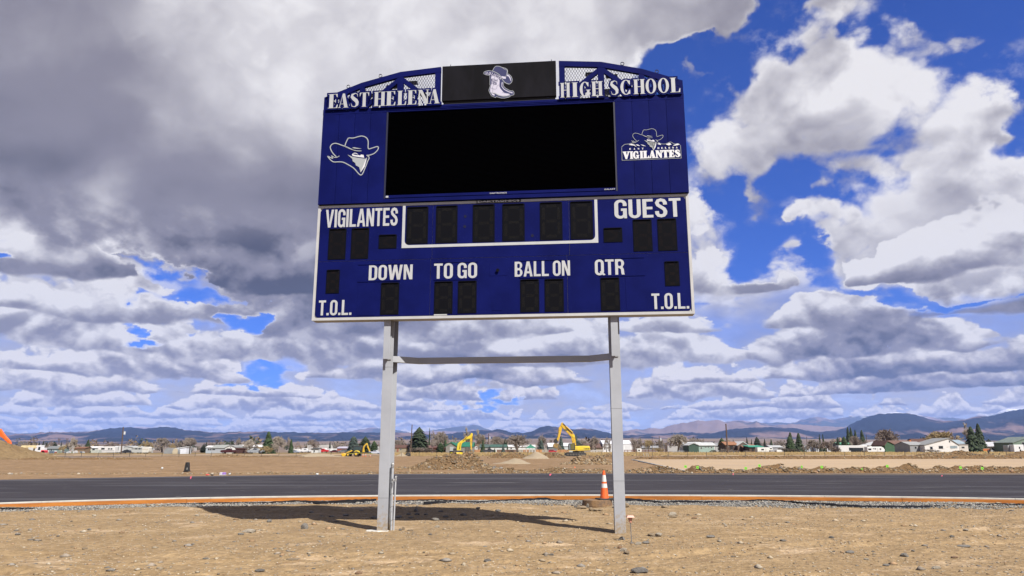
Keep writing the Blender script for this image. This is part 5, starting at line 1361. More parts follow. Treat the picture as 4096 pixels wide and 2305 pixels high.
# piles: a lumpy mound with rocks on it
SOILS = {'rubble': mat('rubble_soil', (.19,.12,.062), .95, col2=(.135,.085,.045), var=.3, scale=1.0, bump=.12, bscale=4, spec=.1),
         'sand': mat('sand_pile_grey', (.29,.235,.165), .95, var=.12, scale=1.5, bump=.05, bscale=5, spec=.1),
         'dark': mat('dark_soil', (.13,.078,.038), .95, col2=(.17,.105,.052), var=.3, scale=.8, bump=.12, bscale=3, spec=.1),
         'earth': mat('earth_heap', (.20,.14,.075), .95, col2=(.165,.112,.06), var=.2, scale=.25, bump=.12, bscale=1.5, spec=.1)}
ROCKC = np.array([(.23,.155,.08),(.20,.15,.10),(.27,.20,.12),(.16,.10,.05),(.21,.135,.07),(.14,.12,.10),(.31,.25,.17),(.17,.11,.055)])
def pile(name, label, cat, prof, D, dep, soil, nrock=0, rmin=.05, rmax=.25, seed=0, group=None, back=1.0, rough=.10, nbig=0):
    # prof: outline marks (px, py of crest); base line py0 = first mark's py
    xs = np.array([aty(a, b, D).x for a, b in prof]); zs = np.array([max(0, aty(a, b, D).z - UP) for a, b in prof])
    x0, x1 = xs[0], xs[-1]; cx = (x0+x1)/2
    nx = int(min(150, max(16, (x1-x0)/.25))); ny = int(min(44, max(10, dep/.25)))
    X_ = np.linspace(x0, x1, nx); T_ = np.linspace(-1, 1, ny); XX, TT = np.meshgrid(X_, T_)
    crest = np.interp(XX, xs, zs)
    sl = np.clip(1-np.abs(TT + .12*fbm(XX*.7+seed, TT*2, 820+seed, 3)), 0, 1)
    Z = crest*(sl**.85) + rough*crest**.5*fbm(XX*1.3+seed, TT*4+seed, 830+seed, 5)*smooth(0, .35, sl)*2
    Z = np.where(np.abs(TT) > .98, -.15, Z)
    edge = smooth(0, .03, (XX-x0)/(x1-x0))*smooth(0, .03, (x1-XX)/(x1-x0)); Z = Z*edge - .15*(1-edge)
    Y = TT*dep/2
    v = np.stack([(XX-cx).ravel(), Y.ravel(), Z.ravel()], 1); i = np.arange(nx*ny).reshape(ny, nx)
    f = np.stack([i[:-1,:-1].ravel(), i[:-1,1:].ravel(), i[1:,1:].ravel(), i[1:,:-1].ravel()], 1)
    root = thing(name, label, cat, (cx, D, UP-.02), 0, group)
    me = np_mesh('mound', v, f, SOILS[soil]); me.polygons.foreach_set('use_smooth', [True]*len(me.polygons)); link('mound', me, root)
    rs = np.random.RandomState(50+seed)
    if nrock:
        a = rs.randint(0, nx-1, nrock); b = rs.randint(0, int(ny*.62), nrock); u_ = rs.rand(nrock); w_ = rs.rand(nrock)
        P = np.stack([(XX-cx)[b, a]*(1-u_)+(XX-cx)[b, a+1]*u_, Y[b, a]*(1-w_)+Y[np.minimum(b+1, ny-1), a]*w_, Z[b, a]*(1-w_)+Z[np.minimum(b+1,ny-1), a]*w_], 1)
        S = rmin+(rmax-rmin)*rs.rand(nrock)**3.5
        ok = P[:, 2] > -.05; P, S = P[ok], S[ok]
        c = ROCKC[rs.randint(0, len(ROCKC), len(P))]*(.7+.5*rs.rand(len(P), 1))
        v, f, cc = rocks_np(P, S, np.full(len(P), .6), c, seed+9)
        o = link('rubble', np_mesh('rubble', v, f, STONE, cc), root); o['kind'] = 'stuff'
    for q in range(nbig):
        a = rs.randint(2, nx-2); b = rs.randint(1, max(2, int(ny*.45))); s_ = rmax*(.9+.7*rs.rand())
        o = link('rock', SMESH[rs.randint(0, 15)], root); o.location = (X_[a]-cx, Y[b, a], Z[b, a]+s_*.1); o.scale = (s_, s_*.8, s_*.65); o.rotation_euler = (rs.rand(), rs.rand(), rs.rand()*6)
    return root
pile('dirt_mound', 'huge smooth brown dirt mound at the left edge of the photo', 'dirt mound', [(-420,1836),(-300,1770),(-150,1730),(-60,1742),(0,1755),(30,1772),(60,1795),(88,1813),(108,1825),(130,1836)], 118, 26, 'earth', 300, .04, .15, 1)
pile('rubble_pile', 'biggest rock and soil pile between the posts, in front of the rear-facing excavator', 'rubble pile', [(1562,1884),(1640,1873),(1690,1850),(1740,1830),(1790,1818),(1832,1816),(1852,1808),(1875,1815),(1900,1828),(1925,1850),(1960,1868),(2000,1880),(2030,1886)], 60, 12, 'rubble', 5200, .03, .13, 2, nbig=12, rough=.34)
pile('rubble_pile', 'low stony bank on the track edge right of the biggest rock pile', 'rubble pile', [(1870,1896),(1900,1884),(1925,1878),(1965,1872),(2000,1876),(2035,1874),(2055,1878),(2090,1881),(2125,1884),(2150,1874),(2190,1872),(2240,1872),(2300,1879),(2340,1880),(2390,1878),(2430,1884),(2470,1894)], 46.8, 3.6, 'rubble', 2800, .025, .10, 3, nbig=7, rough=.26)
pile('rubble_pile', 'stony bank on the track edge just right of the right post', 'rubble pile', [(2440,1896),(2500,1886),(2540,1875),(2570,1868),(2610,1866),(2640,1868),(2670,1874),(2700,1880),(2730,1888),(2760,1896)], 46.4, 3.2, 'rubble', 1700, .025, .10, 4, nbig=6, rough=.26)
crest = [(2715,1896),(2745,1884),(2770,1868),(2795,1866),(2812,1874),(2830,1871),(2860,1888),(2880,1883),(2912,1874),(2950,1882),(2975,1887),(3000,1882),(3025,1867),(3050,1868),(3075,1864),(3105,1863),(3140,1872),(3160,1880),(3180,1868),(3205,1874),(3240,1884),(3262,1876),(3290,1870),(3315,1876),(3340,1884),
         (3370,1880),(3400,1870),(3425,1873),(3450,1874),(3470,1882),(3495,1876),(3540,1871),(3580,1875),(3605,1864),(3625,1863),(3655,1872),(3690,1887),(3720,1882),(3758,1869),(3790,1879),(3815,1870),(3840,1874),(3875,1866),(3905,1872),(3935,1884),(3975,1868),(4010,1872),(4040,1884),(4080,1874),(4130,1870),(4180,1890)]
pile('rubble_bank', 'long bank of stony brown spoil with green flags along the right part of the track', 'rubble bank', crest, 46.4, 3.4, 'dark', 8000, .02, .10, 5, nbig=24, rough=.26)
pile('rubble_bank', 'low stony verge along the far edge of the track on the left', 'rubble bank', [(-200,1910),(-100,1901),(60,1896),(180,1893),(260,1896),(380,1892),(480,1895),(600,1890),(700,1892),(820,1889),(950,1891),(1060,1887),(1200,1889),(1300,1888),(1400,1884),(1500,1888),(1600,1886),(1700,1890),(1790,1892),(1860,1897)], 46.0, 3.2, 'rubble', 5200, .02, .10, 6, nbig=10, rough=.11)
pile('sand_pile', 'pale grey sand cone, smaller and nearer one between the excavators', 'sand pile', [(1960,1855),(2000,1850),(2030,1842),(2058,1831),(2085,1838),(2110,1850),(2130,1855)], 76, 5, 'sand', 0, seed=7, rough=.03)
pile('sand_pile', 'pale grey sand cone standing farther back, left of the digging excavator', 'sand pile', [(2085,1832),(2110,1824),(2137,1807),(2150,1807),(2170,1818),(2195,1832)], 118, 8, 'sand', 0, seed=8, rough=.03)
pile('sand_pile', 'small pale brown cone of sand just right of the left post, far back', 'sand pile', [(1575,1824),(1590,1818),(1606,1808),(1618,1818),(1630,1824)], 156, 6, 'sand', 0, seed=9, rough=.02)
pile('gravel_pile', 'long low grey gravel pile in front of the parked trucks', 'gravel pile', [(1190,1825),(1215,1817),(1232,1812),(1265,1811),(1310,1813),(1335,1820),(1400,1824),(1410,1825)], 150, 8, 'sand', 0, seed=10, rough=.03)
for i, (pts, D, lb, nr) in enumerate((([(1945,1830),(1965,1820),(1990,1811),(2005,1813),(2010,1824),(2030,1815),(2050,1810),(2075,1811),(2090,1818),(2100,1830)], 122, 'brown spoil heap behind the nearer sand cone', 500),
        ([(2160,1829),(2180,1813),(2200,1809),(2215,1810),(2235,1815),(2260,1826)], 124, 'brown spoil heap under the bucket of the digging excavator', 500),
        ([(2225,1884),(2250,1862),(2275,1850),(2290,1838),(2310,1830),(2330,1836),(2350,1843),(2385,1828),(2395,1826),(2412,1843),(2420,1846),(2440,1860),(2450,1884)], 74, 'broad stony heap in front of the digging excavator', 2800),
        ([(2395,1830),(2420,1818),(2445,1814),(2455,1818),(2470,1824),(2480,1832)], 112, 'brown heap behind the right post with a dug corner', 350),
        ([(2495,1846),(2520,1838),(2560,1830),(2640,1828),(2760,1830),(2900,1828),(3005,1826),(3100,1826),(3230,1829),(3370,1828),(3430,1826),(3500,1828),(3620,1826),(3700,1828),(3830,1826),(3980,1827),(4100,1825),(4200,1840)], 98, 'long low dark bank behind the graded pad, right of the posts', 1800),
        ([(3640,1832),(3665,1822),(3700,1817),(3740,1816),(3800,1818),(3812,1808),(3840,1805),(3862,1812),(3890,1820),(3950,1823),(3990,1832)], 112, 'stony heap with a rounded top in front of the weathered white house', 1600),
        ([(4010,1830),(4040,1819),(4070,1812),(4120,1808),(4200,1812),(4260,1830)], 112, 'stony heap at the right edge of the photo in front of the motorhome', 900),
        ([(830,1824),(860,1818),(900,1816),(950,1817),(990,1821),(1100,1822),(1200,1824),(1220,1826)], 140, 'low ragged dirt ridge in front of the white garage house', 600),
        ([(60,1836),(110,1826),(170,1825),(300,1826),(420,1825),(520,1826),(620,1832)], 112, 'thin ragged dirt ridge below the fence at far left', 400),
        ([(2300,1829),(2330,1822),(2360,1824),(2400,1830)], 126, 'small stony heap under the tracks of the digging excavator', 200))):
    pile('spoil_heap', lb, 'spoil heap', pts, D, 5 if D > 90 else 8, 'dark' if i in (0,1,4,8) else 'rubble', nr, .04, .20 if D > 90 else .22, 20+i, group='spoil heaps on the site', rough=.12)

# green flags
GREENF = mat('flag_lime', (.20,.55,.04), .7); INK = mat('flag_ink', (.03,.05,.02), .7)
for i, (x, y, tilt, D) in enumerate(((2740,1869,.2,45.4),(2788,1872,.05,45.0),(2981,1876,.25,45.0),(3036,1866,-.1,45.0),(3205,1871,.1,45.0),(3285,1872,-.2,45.0),(3446,1880,.5,45.0),(3547,1869,.05,45.0),(3840,1876,-.15,45.0),(3927,1879,.25,45.0))):
    lb = ['lime green flag standing on the pad, leftmost of the flags','lime green flag on the first heap right of the leftmost one','tilted lime green flag in the gap between two heaps','lime green flag at the left shoulder of the widest heap','narrow lime green flag seen nearly edge on','lime green flag at the top of the heap after the narrow one','lime green flag folded into a triangle on the slope','upright lime green flag left of the tallest heap','lime green flag left of the stone perched on the bank','lime green flag right of the stone perched on the bank'][i]
    p = aty(x, y, D); t = thing('survey_flag', lb, 'flag', p, 0, 'lime green survey flags on the bank'); w_ = .075 if i not in (4,) else .05; h_ = .075
    ca, sa = math.cos(tilt), math.sin(tilt); rot = lambda a, b: (a*ca+b*sa, b*ca-a*sa)
    pts = [rot(-w_,-h_), rot(w_,-h_), rot(w_,h_), rot(-w_,h_)]
    if i == 6: pts = [rot(-w_,-h_*.6), rot(w_,-h_*.6), rot(0,h_)]
    MB().prism(pts, -.004, .004).build('flag_sheet', GREENF, t); MB().prism([rot(-.035,-.01), rot(.03,-.015), rot(.04,.02), rot(-.03,.012)], -.006, -.0045).build('ink_mark', INK, t)
    MB().tube([(*rot(w_*.9,h_),) [:1] + (.006,) + (rot(w_*.9,h_)[1],), (rot(w_*.9,-h_)[0]+.02, .006, -.35)], .004, 5).build('wire_stem', EYE, t)
# small cone on the heap, stake
p = onz(2297, 1879, .5); p = aty(2297, 1879, 58)
t = thing('traffic_cone', 'small orange cone perched on the stony bank between the posts', 'traffic cone', p, 0); MB().lathe([(.085,.03),(.02,.21)], n=12).build('cone_body', ORANGE, t); MB().box(-.16,.1,-.1,.1,0,.029).build('base', RUBBER, t)
p = onz(1639, 1889, UP); t = MB().box(-.025,.025,-.02,.02,0,.26).build('survey_stake', mat('lath_wood', (.42,.32,.18), .8)); t.location = p; t.rotation_euler = (0,-.12,0); tag(t, 'pale wooden stake standing in the verge right of the left post', 'stake')

# ------------------------------------------------------------------ fences
POSTG = mat('fence_post_steel', (.055,.05,.045), .8)
def fence(name, label, xs, D0, D1, h_px=16):
    root = thing(name, label, 'fence', (0,0,0)); pts = []
    for i, x in enumerate(xs):
        D = D0+(D1-D0)*i/max(1, len(xs)-1); p = aty(x, 1797, D); pts.append(Vector((p.x, D, UP)))
    post = None
    for i, p in enumerate(pts):
        if post is None: o = MB().box(-.035,.035,-.03,.03,-.1,.88).build('fence_post', POSTG, root); post = o
        else: o = link('fence_post', post.data, root)
        o.location = p; o.rotation_euler = (0, (hashcol(i, name)-.5)*.08, 0)
    for z_ in (.3,.55,.8):
        MB().tube([p+Vector((0,-.035,z_+.015*math.sin(i*3))) for i, p in enumerate(pts)], .006, 3, False).build('wire', POSTG, root)
    return root
fence('wire_fence', 'thin wire fence on steel posts along the field, left of the posts', [137,199,261,326,393,454,518,583,648,716,780,845,911,978,1045,1115,1184,1254,1323], 152, 150)
fence('wire_fence', 'thin wire fence on steel posts across the middle and right of the field', [1604,1675,1745,1818,1891,1962,2035,2108,2182,2256,2330,2404,2478,2542,2607,2672,2747,2823,2901,2979,3057,3135,3214,3295,3373,3453,3532,3615,3694,3775,3857,3939,4021,4100], 150, 132)
def board_fence(label, segs, D, y0, y1, grp=None):
    root = thing('board_fence', label, 'fence', (aty(segs[0][0], 1800, D).x, D, UP)); s_ = pxm(D); X0 = root.location.x; meshes = {}
    for x0, x1, col in segs:
        n = max(1, int((x1-x0)/3.2)); wd = (x1-x0)*s_/n
        for i in range(n):
            hh_ = (y1-y0)*s_*(1+.05*(hashcol(x0, i)-.5)); k = (col, round(wd, 2), int(hashcol(x0, i, 'h')*3))
            if k not in meshes: meshes[k] = MB().box(0, wd*.93, -.015, .015, 0, hh_).mesh('board', mat('board_'+col+str(k[2]), tuple(c*(.8+.2*k[2]) for c in {'dark':(.13,.06,.03),'orange':(.38,.19,.08),'grey':(.30,.27,.23),'red':(.17,.05,.03)}[col]), .85, var=.2, scale=3))
            o = link('board', meshes[k], root); o.location = (aty(x0, 1800, D).x + i*wd - X0, .01*(i % 2), 0)
    return root
board_fence('tall board fence of dark, orange and weathered grey boards behind the centre of the site', [(1850,1884,'dark'),(1884,1922,'orange'),(1985,2062,'dark'),(2062,2090,'grey'),(2090,2115,'orange'),(2115,2140,'grey'),(2140,2166,'orange'),(2166,2192,'grey')], 300, 1798, 1810)
board_fence('orange board fence below the bucket of the digging excavator', [(2226,2275,'orange')], 300, 1798, 1810)
def rail_fence(label, x0, x1, D, y0, col, step=15, nm='rail_fence'):
    root = thing(nm, label, 'fence', (aty(x0,1800,D).x, D, UP)); s_ = pxm(D); n = int((x1-x0)/step); pm = None
    for i in range(n+1):
        if pm is None: pm = MB().box(-.09,.09,-.08,.08,0,(1812-y0)*s_).mesh('post', col)
        o = link('fence_post', pm, root); o.location = (i*step*s_, 0, 0)
    for z_ in (.35,.72,.98): MB().box(0, n*step*s_, -.12, -.082, (1812-y0)*s_*z_-.12, (1812-y0)*s_*z_).build('rail', col, root)
    return root
rail_fence('reddish brown rail fence right of the white barn', 2495, 2660, 290, 1801, mat('rail_redbrown', (.13,.05,.035), .9), 14)
rail_fence('white rail fence in front of the brown roofed house', 2362, 2410, 285, 1802, mat('rail_white', (.5,.5,.48), .8), 12)
cl_ = thing('chain_link_fence', 'grey chain link fence in front of the mint green house', 'fence', (aty(2685,1800,270).x, 270, UP)); s_ = pxm(270)
for i in range(9): MB().tube([(i*12.5*s_,0,0),(i*12.5*s_,0,9.2*s_)], .05, 6).build('fence_post', mat('galvanised', (.30,.31,.32), .6), cl_)
mb = MB(); 
for i in range(60): mb.box(i*100*s_/60, i*100*s_/60+.035, -.01, .01, 0, 9*s_)
for i in range(6): mb.box(0, 100*s_, -.012, -.0101, i*1.7*s_, i*1.7*s_+.035)
mb.build('chain_mesh', mat('galvanised', (.3,.31,.32), .6), cl_)['kind'] = 'stuff'
wb = thing('barricade', 'weathered wooden frame barricade standing on the site right of the right post', 'barricade', (aty(2574,1800,138).x, 138, UP)); s_ = pxm(138); WD = mat('frame_wood', (.24,.17,.09), .85)
for x in (-19.5, 17.5): MB().box(x*s_-.08, x*s_+.08, -.08, .08, 0, 20*s_).build('upright', WD, wb)
MB().box(-19.5*s_, 17.5*s_, -.05, .05, 16.5*s_, 18.2*s_).build('crosspiece', WD, wb)
for a, b in ((-6,-2),(6,8),(12,16)): MB().tube([(a*s_,-.3,15*s_),(b*s_,-.5,0)], .05, 6).build('brace', mat('rail_grey', (.30,.28,.25), .8), wb)

# ------------------------------------------------------------------ buildings
WALLM = {}
def wm(c, r=.8): return mat('wall_%02d%02d%02d' % tuple(int(x*99) for x in c), c, r, var=.12, scale=.8, spec=.2)
GLASS = mat('dark_window_glass', (.02,.025,.03), .15, spec=.5); WINW = mat('window_frame_white', (.5,.5,.5), .6)
PALEGL = mat('pale_window', (.22,.27,.30), .3)
def house(label, x0, x1, yb, ye, yr, D, wall, roof, kind='side', dep=8, wins=(), doors=(), hang=2, cat='house', name='house', gx=None, trim=None, chim=None, yw=.35):
    """marks are photo pixels of the front wall: x0..x1, base, eave, ridge.  kind: side (ridge across), gable (gable end forward), flat, lean"""
    s_ = pxm(D); zb = UP-.1; ze = aty(x0, ye, D).z; zr = aty(x0, yr, D).z; X0 = aty(x0, yb, D).x; X1 = aty(x1, yb, D).x; cx = (X0+X1)/2
    W_ = X1-X0; h_ = hang*s_; root = thing(name, label, cat, (cx, D, zb)); ze -= zb; zr -= zb; hw = W_/2
    RM = mat('roof_%02d%02d%02d' % tuple(int(x*99) for x in roof), roof, .85, var=.18, scale=.9, spec=.15); WM_ = wm(wall)
    if kind == 'side':
        mb = MB(); pr = [(0,0),(dep,0),(dep,ze),(dep/2,zr-.12),(0,ze)]
        mb.add([(-hw,a,b) for a, b in pr]+[(hw,a,b) for a, b in pr], [(0,1,2,3,4)[::-1],(5,6,7,8,9),(0,5,9,4)[::-1],(1,6,5,0)[::-1],(2,7,6,1)[::-1]]); mb.build('wall', WM_, root)
        r = MB(); e = h_; t = .18; sl = (zr-ze)/(dep/2)
        for (ya, za, yb_, zb_) in ((-e, ze-sl*e, dep/2, zr), (dep+e, ze-sl*e, dep/2, zr)):
            vs = [(-hw-h_,ya,za),(hw+h_,ya,za),(hw+h_,yb_,zb_),(-hw-h_,yb_,zb_)]; r.add(vs+[(a,b,c+t) for a,b,c in vs], [(0,1,2,3),(7,6,5,4),(0,4,5,1),(1,5,6,2),(2,6,7,3),(3,7,4,0)])
        r.build('roof', RM, root)
    elif kind == 'gable':
        g = cx if gx is None else aty(gx, yb, D).x; g -= cx
        mb = MB().prism([(-hw,0),(hw,0),(hw,ze),(g,zr-.12),(-hw,ze)], 0, dep); mb.build('wall', WM_, root)
        r = MB(); t = .2; e = h_*.8
        r.prism([(-hw-e,ze-(zr-ze)*e/max(.1,(g+hw))),(g,zr-.1),(g,zr+t),(-hw-e,ze-(zr-ze)*e/max(.1,(g+hw))+t)], -e, dep+e); r.prism([(hw+e,ze-(zr-ze)*e/max(.1,(hw-g))),(hw+e,ze-(zr-ze)*e/max(.1,(hw-g))+t),(g,zr+t),(g,zr-.1)], -e, dep+e)
        r.build('roof', RM, root)
    else:
        MB().box(-hw, hw, 0, dep, 0, ze).build('wall', WM_, root)
        r = MB(); b = zr if kind == 'lean' else zr
        vs = [(-hw-h_,-h_,ze+.01),(hw+h_,-h_,(zr if kind == 'lean' else ze)+.01),(hw+h_,dep+h_,(zr if kind == 'lean' else zr)+.01),(-hw-h_,dep+h_,(ze if kind == 'lean' else zr)+.01)]
        r.add(vs+[(a,b_,c+.25) for a,b_,c in vs], [(3,2,1,0),(4,5,6,7),(0,1,5,4),(1,2,6,5),(2,3,7,6),(3,0,4,7)]); r.build('roof', RM, root)
        if kind == 'lean': MB().prism([(-hw,ze),(hw,ze),(hw,zr)], 0, dep).build('wall', WM_, root)
    for w_ in wins:
        a, b, c, d = w_[:4]; gm = PALEGL if len(w_) > 4 and w_[4] == 'p' else GLASS
        xa, xb = aty(a,yb,D).x-cx, aty(b,yb,D).x-cx; za, zb2 = aty(a,d,D).z-zb, aty(a,c,D).z-zb
        f_ = MB().box(xa-.07, xb+.07, -.05, -.002, za-.07, zb2+.07).build('window', trim or WINW, root); MB().box(xa, xb, -.07, -.051, za, zb2).build('pane', gm, f_)
    for w_ in doors:
        a, b, c, d = w_[:4]; xa, xb = aty(a,yb,D).x-cx, aty(b,yb,D).x-cx
        MB().box(xa, xb, -.06, -.002, max(.02, aty(a,d,D).z-zb), aty(a,c,D).z-zb).build('door' if len(w_) < 6 else w_[5], w_[4] if len(w_) > 4 else GLASS, root)
    if chim:
        a, b, c, d, m_ = chim; xa, xb = aty(a,yb,D).x-cx, aty(b,yb,D).x-cx; MB().box(xa, xb, dep*yw, dep*yw+.6, aty(a,d,D).z-zb-.6, aty(a,c,D).z-zb+.2).build('chimney', m_, root)
    return root
Wt = (.50,.50,.49); Gy = (.30,.31,.31); RG = (.27,.275,.28); RB = (.12,.07,.05); RW = (.50,.50,.51); GRN = (.03,.15,.10)
DOORW = mat('garage_door_white', (.55,.55,.54), .6, var=.1, scale=2); DKD = mat('dark_opening', (.012,.011,.012), .9)
house('low grey roofed bungalow behind the tanker truck, far left', 178, 230, 1808, 1791, 1781, 330, (.16,.22,.22), (.16,.17,.175), wins=[(186,192,1793,1798),(200,206,1793,1798)])
house('brown roofed shed half hidden by parked trailers, far left', 292, 334, 1806, 1790, 1784, 335, (.20,.14,.09), (.17,.09,.06))
house('long pale mobile home behind the fifth wheel trailer', 331, 394, 1808, 1788, 1782, 340, (.42,.44,.40), RW, kind='side', dep=5, wins=[(352,358,1791,1796),(366,376,1790,1796)])
house('white low house behind the black car, left', 485, 551, 1809, 1789, 1781, 345, (.40,.41,.40), (.36,.37,.38), kind='gable', gx=500, dep=14, wins=[(503,507,1792,1797)])
house('white shed with a steep single slope roof beside the round topped hut', 708, 742, 1811, 1791, 1786, 262, (.60,.62,.68), (.55,.56,.58), kind='lean', dep=4, cat='shed', name='shed')
# round topped hut
D = 260; s_ = pxm(D); q = thing('quonset_hut', 'small round topped grey metal hut left of the white shed', 'hut', (aty(672,1812,D).x, D, UP))
MB().prism([(-20*s_,0),(36*s_,0)]+[(36*s_,13*s_)]+[( (22+14*math.cos(a_))*s_, (13+10*math.sin(a_))*s_) for a_ in (.5,1.0,1.57)]+[(-8*s_,23*s_),(-16*s_,19*s_),(-20*s_,10*s_)][0:0]+[(-6*s_,23*s_),(-14*s_,19*s_),(-20*s_,9*s_)], 0, 5).build('shell', mat('hut_metal', (.24,.25,.26), .5, var=.2, scale=1), q)
MB().prism([(17*s_,0),(36*s_,0),(36.5*s_,13*s_),(33*s_,19*s_),(26*s_,22*s_),(20*s_,18*s_),(16*s_,8*s_)], -.25, -.01).build('end_wall', mat('hut_end_tan', (.42,.36,.26), .8), q)
MB().tube([(105*s_*.8,0,0),(105*s_*.8,0,30*s_)], .25, 8).build('flue', POSTG, q)
house('long pale blue grey mobile home at the left end of the white garage house', 820, 905, 1812, 1787, 1781, 285, (.36,.41,.46), RW, kind='side', dep=5, wins=[(829,835,1791,1798),(837,843,1791,1798)])
house('white low wing with weathered shingle roof left of the garage gable', 842, 899, 1812, 1790, 1778, 272, (.34,.36,.39), (.25,.26,.25), dep=8, wins=[(846,858,1792,1797)], doors=[])
house('white garage with pointed gable and wide door, left part of the photo', 898, 939, 1812, 1788, 1779, 268, (.60,.60,.59), (.22,.22,.22), kind='gable', dep=11, doors=[(905,931,1795,1807,DOORW,'garage_door')], wins=[(917,920,1784,1787)])
house('open dark red carport right of the white garage', 939, 972, 1812, 1793, 1798, 266, (.07,.035,.03), (.10,.05,.045), kind='flat', dep=6, cat='carport', name='carport')
house('long white flat roofed house behind the leafless tree, left of the tall spruce', 938, 1045, 1811, 1786, 1778, 290, (.55,.55,.54), (.58,.58,.60), kind='side', dep=9, hang=3, wins=[(963,982,1790,1794)], doors=[(1012,1024,1788,1808,DKD)])
house('small white box shed behind the white pickup', 1243, 1269, 1813, 1796, 1792, 300, (.55,.56,.56), (.06,.06,.06), kind='flat', dep=5, cat='shed', name='shed', wins=[(1252,1257,1799,1806)])
house('dull red barn with pale purple roof far behind the red pickup', 1346, 1386, 1803, 1792, 1786, 380, (.26,.07,.05), (.36,.34,.42), dep=10, cat='barn', name='barn')
house('white gabled house behind the backhoe', 1447, 1492, 1808, 1792, 1778, 330, (.55,.55,.53), (.42,.43,.43), kind='gable', dep=12)
house('small brown roofed house immediately right of the left post', 1578, 1628, 1808, 1791, 1780, 300, (.28,.24,.17), (.10,.055,.045), dep=8, wins=[(1599,1604,1794,1799)], doors=[(1585,1592,1793,1806,mat('door_redbrown',(.22,.08,.05),.7))])
house('brown roofed long house behind the dry bushes, centre left', 1664, 1736, 1808, 1791, 1782, 310, (.12,.07,.055), (.15,.09,.08), dep=8)
house('dark red shed with open lean-to beside the gray metal garage', 1730, 1781, 1809, 1791, 1785, 290, (.13,.045,.03), (.11,.06,.055), dep=7, doors=[(1740,1752,1796,1808,DKD),(1760,1775,1797,1808,DKD)], cat='shed', name='shed')
house('grey metal garage with bright green roof behind the rear-facing excavator', 1781, 1822, 1810, 1784, 1770, 285, (.20,.19,.175), (.02,.13,.085), kind='gable', dep=17, hang=3, wins=[], doors=[(1797,1812,1787,1809,mat('door_pale',(.30,.33,.34),.6),'garage_door')], cat='garage', name='garage')
house('long side of the green roofed garage with grey wall', 1822, 1892, 1808, 1787, 1770, 292, (.20,.19,.175), (.02,.13,.085), kind='side', dep=9, hang=2, cat='garage', name='garage')
house('grey and white house with dark green roof left of the small blue spruce', 1917, 1995, 1808, 1790, 1779, 305, (.33,.31,.31), (.07,.10,.095), kind='side', dep=9, wins=[(1925,1929,1793,1797),(1968,1973,1792,1798)])
house('white walled wing with dark green roof behind the small blue spruce', 1960, 2024, 1807, 1789, 1780, 302, (.55,.56,.56), (.05,.10,.085), kind='side', dep=8, wins=[])
house('white long house with white roof behind the broad leafless tree', 2023, 2139, 1806, 1789, 1781, 330, (.55,.57,.58), RW, kind='side', dep=9, wins=[(2040,2046,1791,1796),(2060,2064,1791,1796)])
# gazebo
D = 296; s_ = pxm(D); g = thing('gazebo', 'green hipped roof gazebo behind the board fence, centre', 'gazebo', (aty(2121,1800,D).x, D, UP))
MB().add([(-22*s_,-2,18*s_),(22*s_,-2,18*s_),(22*s_,3,18*s_),(-22*s_,3,18*s_),(-3*s_,.5,30.5*s_),(3*s_,.5,30.5*s_)], [(3,2,1,0),(0,1,5,4),(1,2,5),(2,3,4,5),(3,0,4)]).build('roof', mat('gazebo_green',(.02,.14,.09),.7,var=.1,scale=1), g)
MB().add([(-4*s_,.2,30.5*s_),(4*s_,.2,30.5*s_),(4*s_,.8,30.5*s_),(-4*s_,.8,30.5*s_),(0,.5,34*s_)], [(3,2,1,0),(0,1,4),(1,2,4),(2,3,4),(3,0,4)]).build('roof_cap', mat('gazebo_green',(.02,.14,.09)), g)
for x in (-18,-6,6,18): MB().box(x*s_-.1,x*s_+.1,-1.6,-1.4,0,18*s_).build('post', WINW, g)
house('white roofed low building behind the bucket of the digging excavator', 2192, 2232, 1806, 1788, 1774, 340, (.16,.17,.17), (.60,.60,.62), kind='side', dep=12)
house('white roofed low building between boom and cab of the digging excavator', 2240, 2290, 1806, 1786, 1774, 342, (.45,.50,.50), (.60,.60,.62), kind='side', dep=12)
house('brown roofed house right of the digging excavator', 2334, 2409, 1808, 1792, 1777, 300, (.24,.20,.16), (.12,.075,.065), kind='side', dep=10, hang=3, wins=[(2376,2383,1796,1801)])
house('big white metal barn cut across by the right post', 2410, 2526, 1806, 1778, 1764, 300, (.62,.63,.66), (.66,.67,.72), kind='side', dep=14, hang=1, doors=[(2500,2519,1783,1804,mat('barn_door',(.52,.53,.56),.6),'barn_door')], cat='barn', name='barn')
house('low grey roofed house far back behind the thin poles', 2563, 2640, 1804, 1794, 1786, 400, (.22,.21,.20), (.24,.24,.25), kind='side', dep=9)
house('pale roofed house behind the mint green one', 2738, 2812, 1802, 1784, 1772, 320, (.42,.43,.42), (.46,.47,.48), kind='side', dep=10)
house('dark green gable end of the mint green house', 2754, 2794, 1806, 1784, 1775, 268, (.05,.085,.07), (.40,.41,.42), kind='gable', dep=9, hang=3)
house('mint green long house wall with pale grey roof', 2794, 2860, 1805, 1785, 1774, 270, (.27,.36,.33), (.42,.43,.44), kind='side', dep=9, hang=3, wins=[(2801,2807,1792,1797),(2820,2824,1789,1793),(2831,2835,1789,1793),(2843,2848,1790,1795)], doors=[(2856,2860,1788,1803,WINW)])
house('grey roofed low house between the mint green house and the utility pole', 2862, 2905, 1804, 1787, 1775, 350, (.40,.40,.39), (.22,.22,.23), kind='side', dep=10)
house('two storey dark brown house with rusty brown roof right of the utility pole', 2902, 2950, 1806, 1783, 1771, 275, (.075,.05,.042), (.26,.13,.075), kind='side', dep=9, hang=3, wins=[(2909,2914,1784,1790),(2935,2941,1785,1790)], doors=[(2920,2930,1786,1806,DKD)])
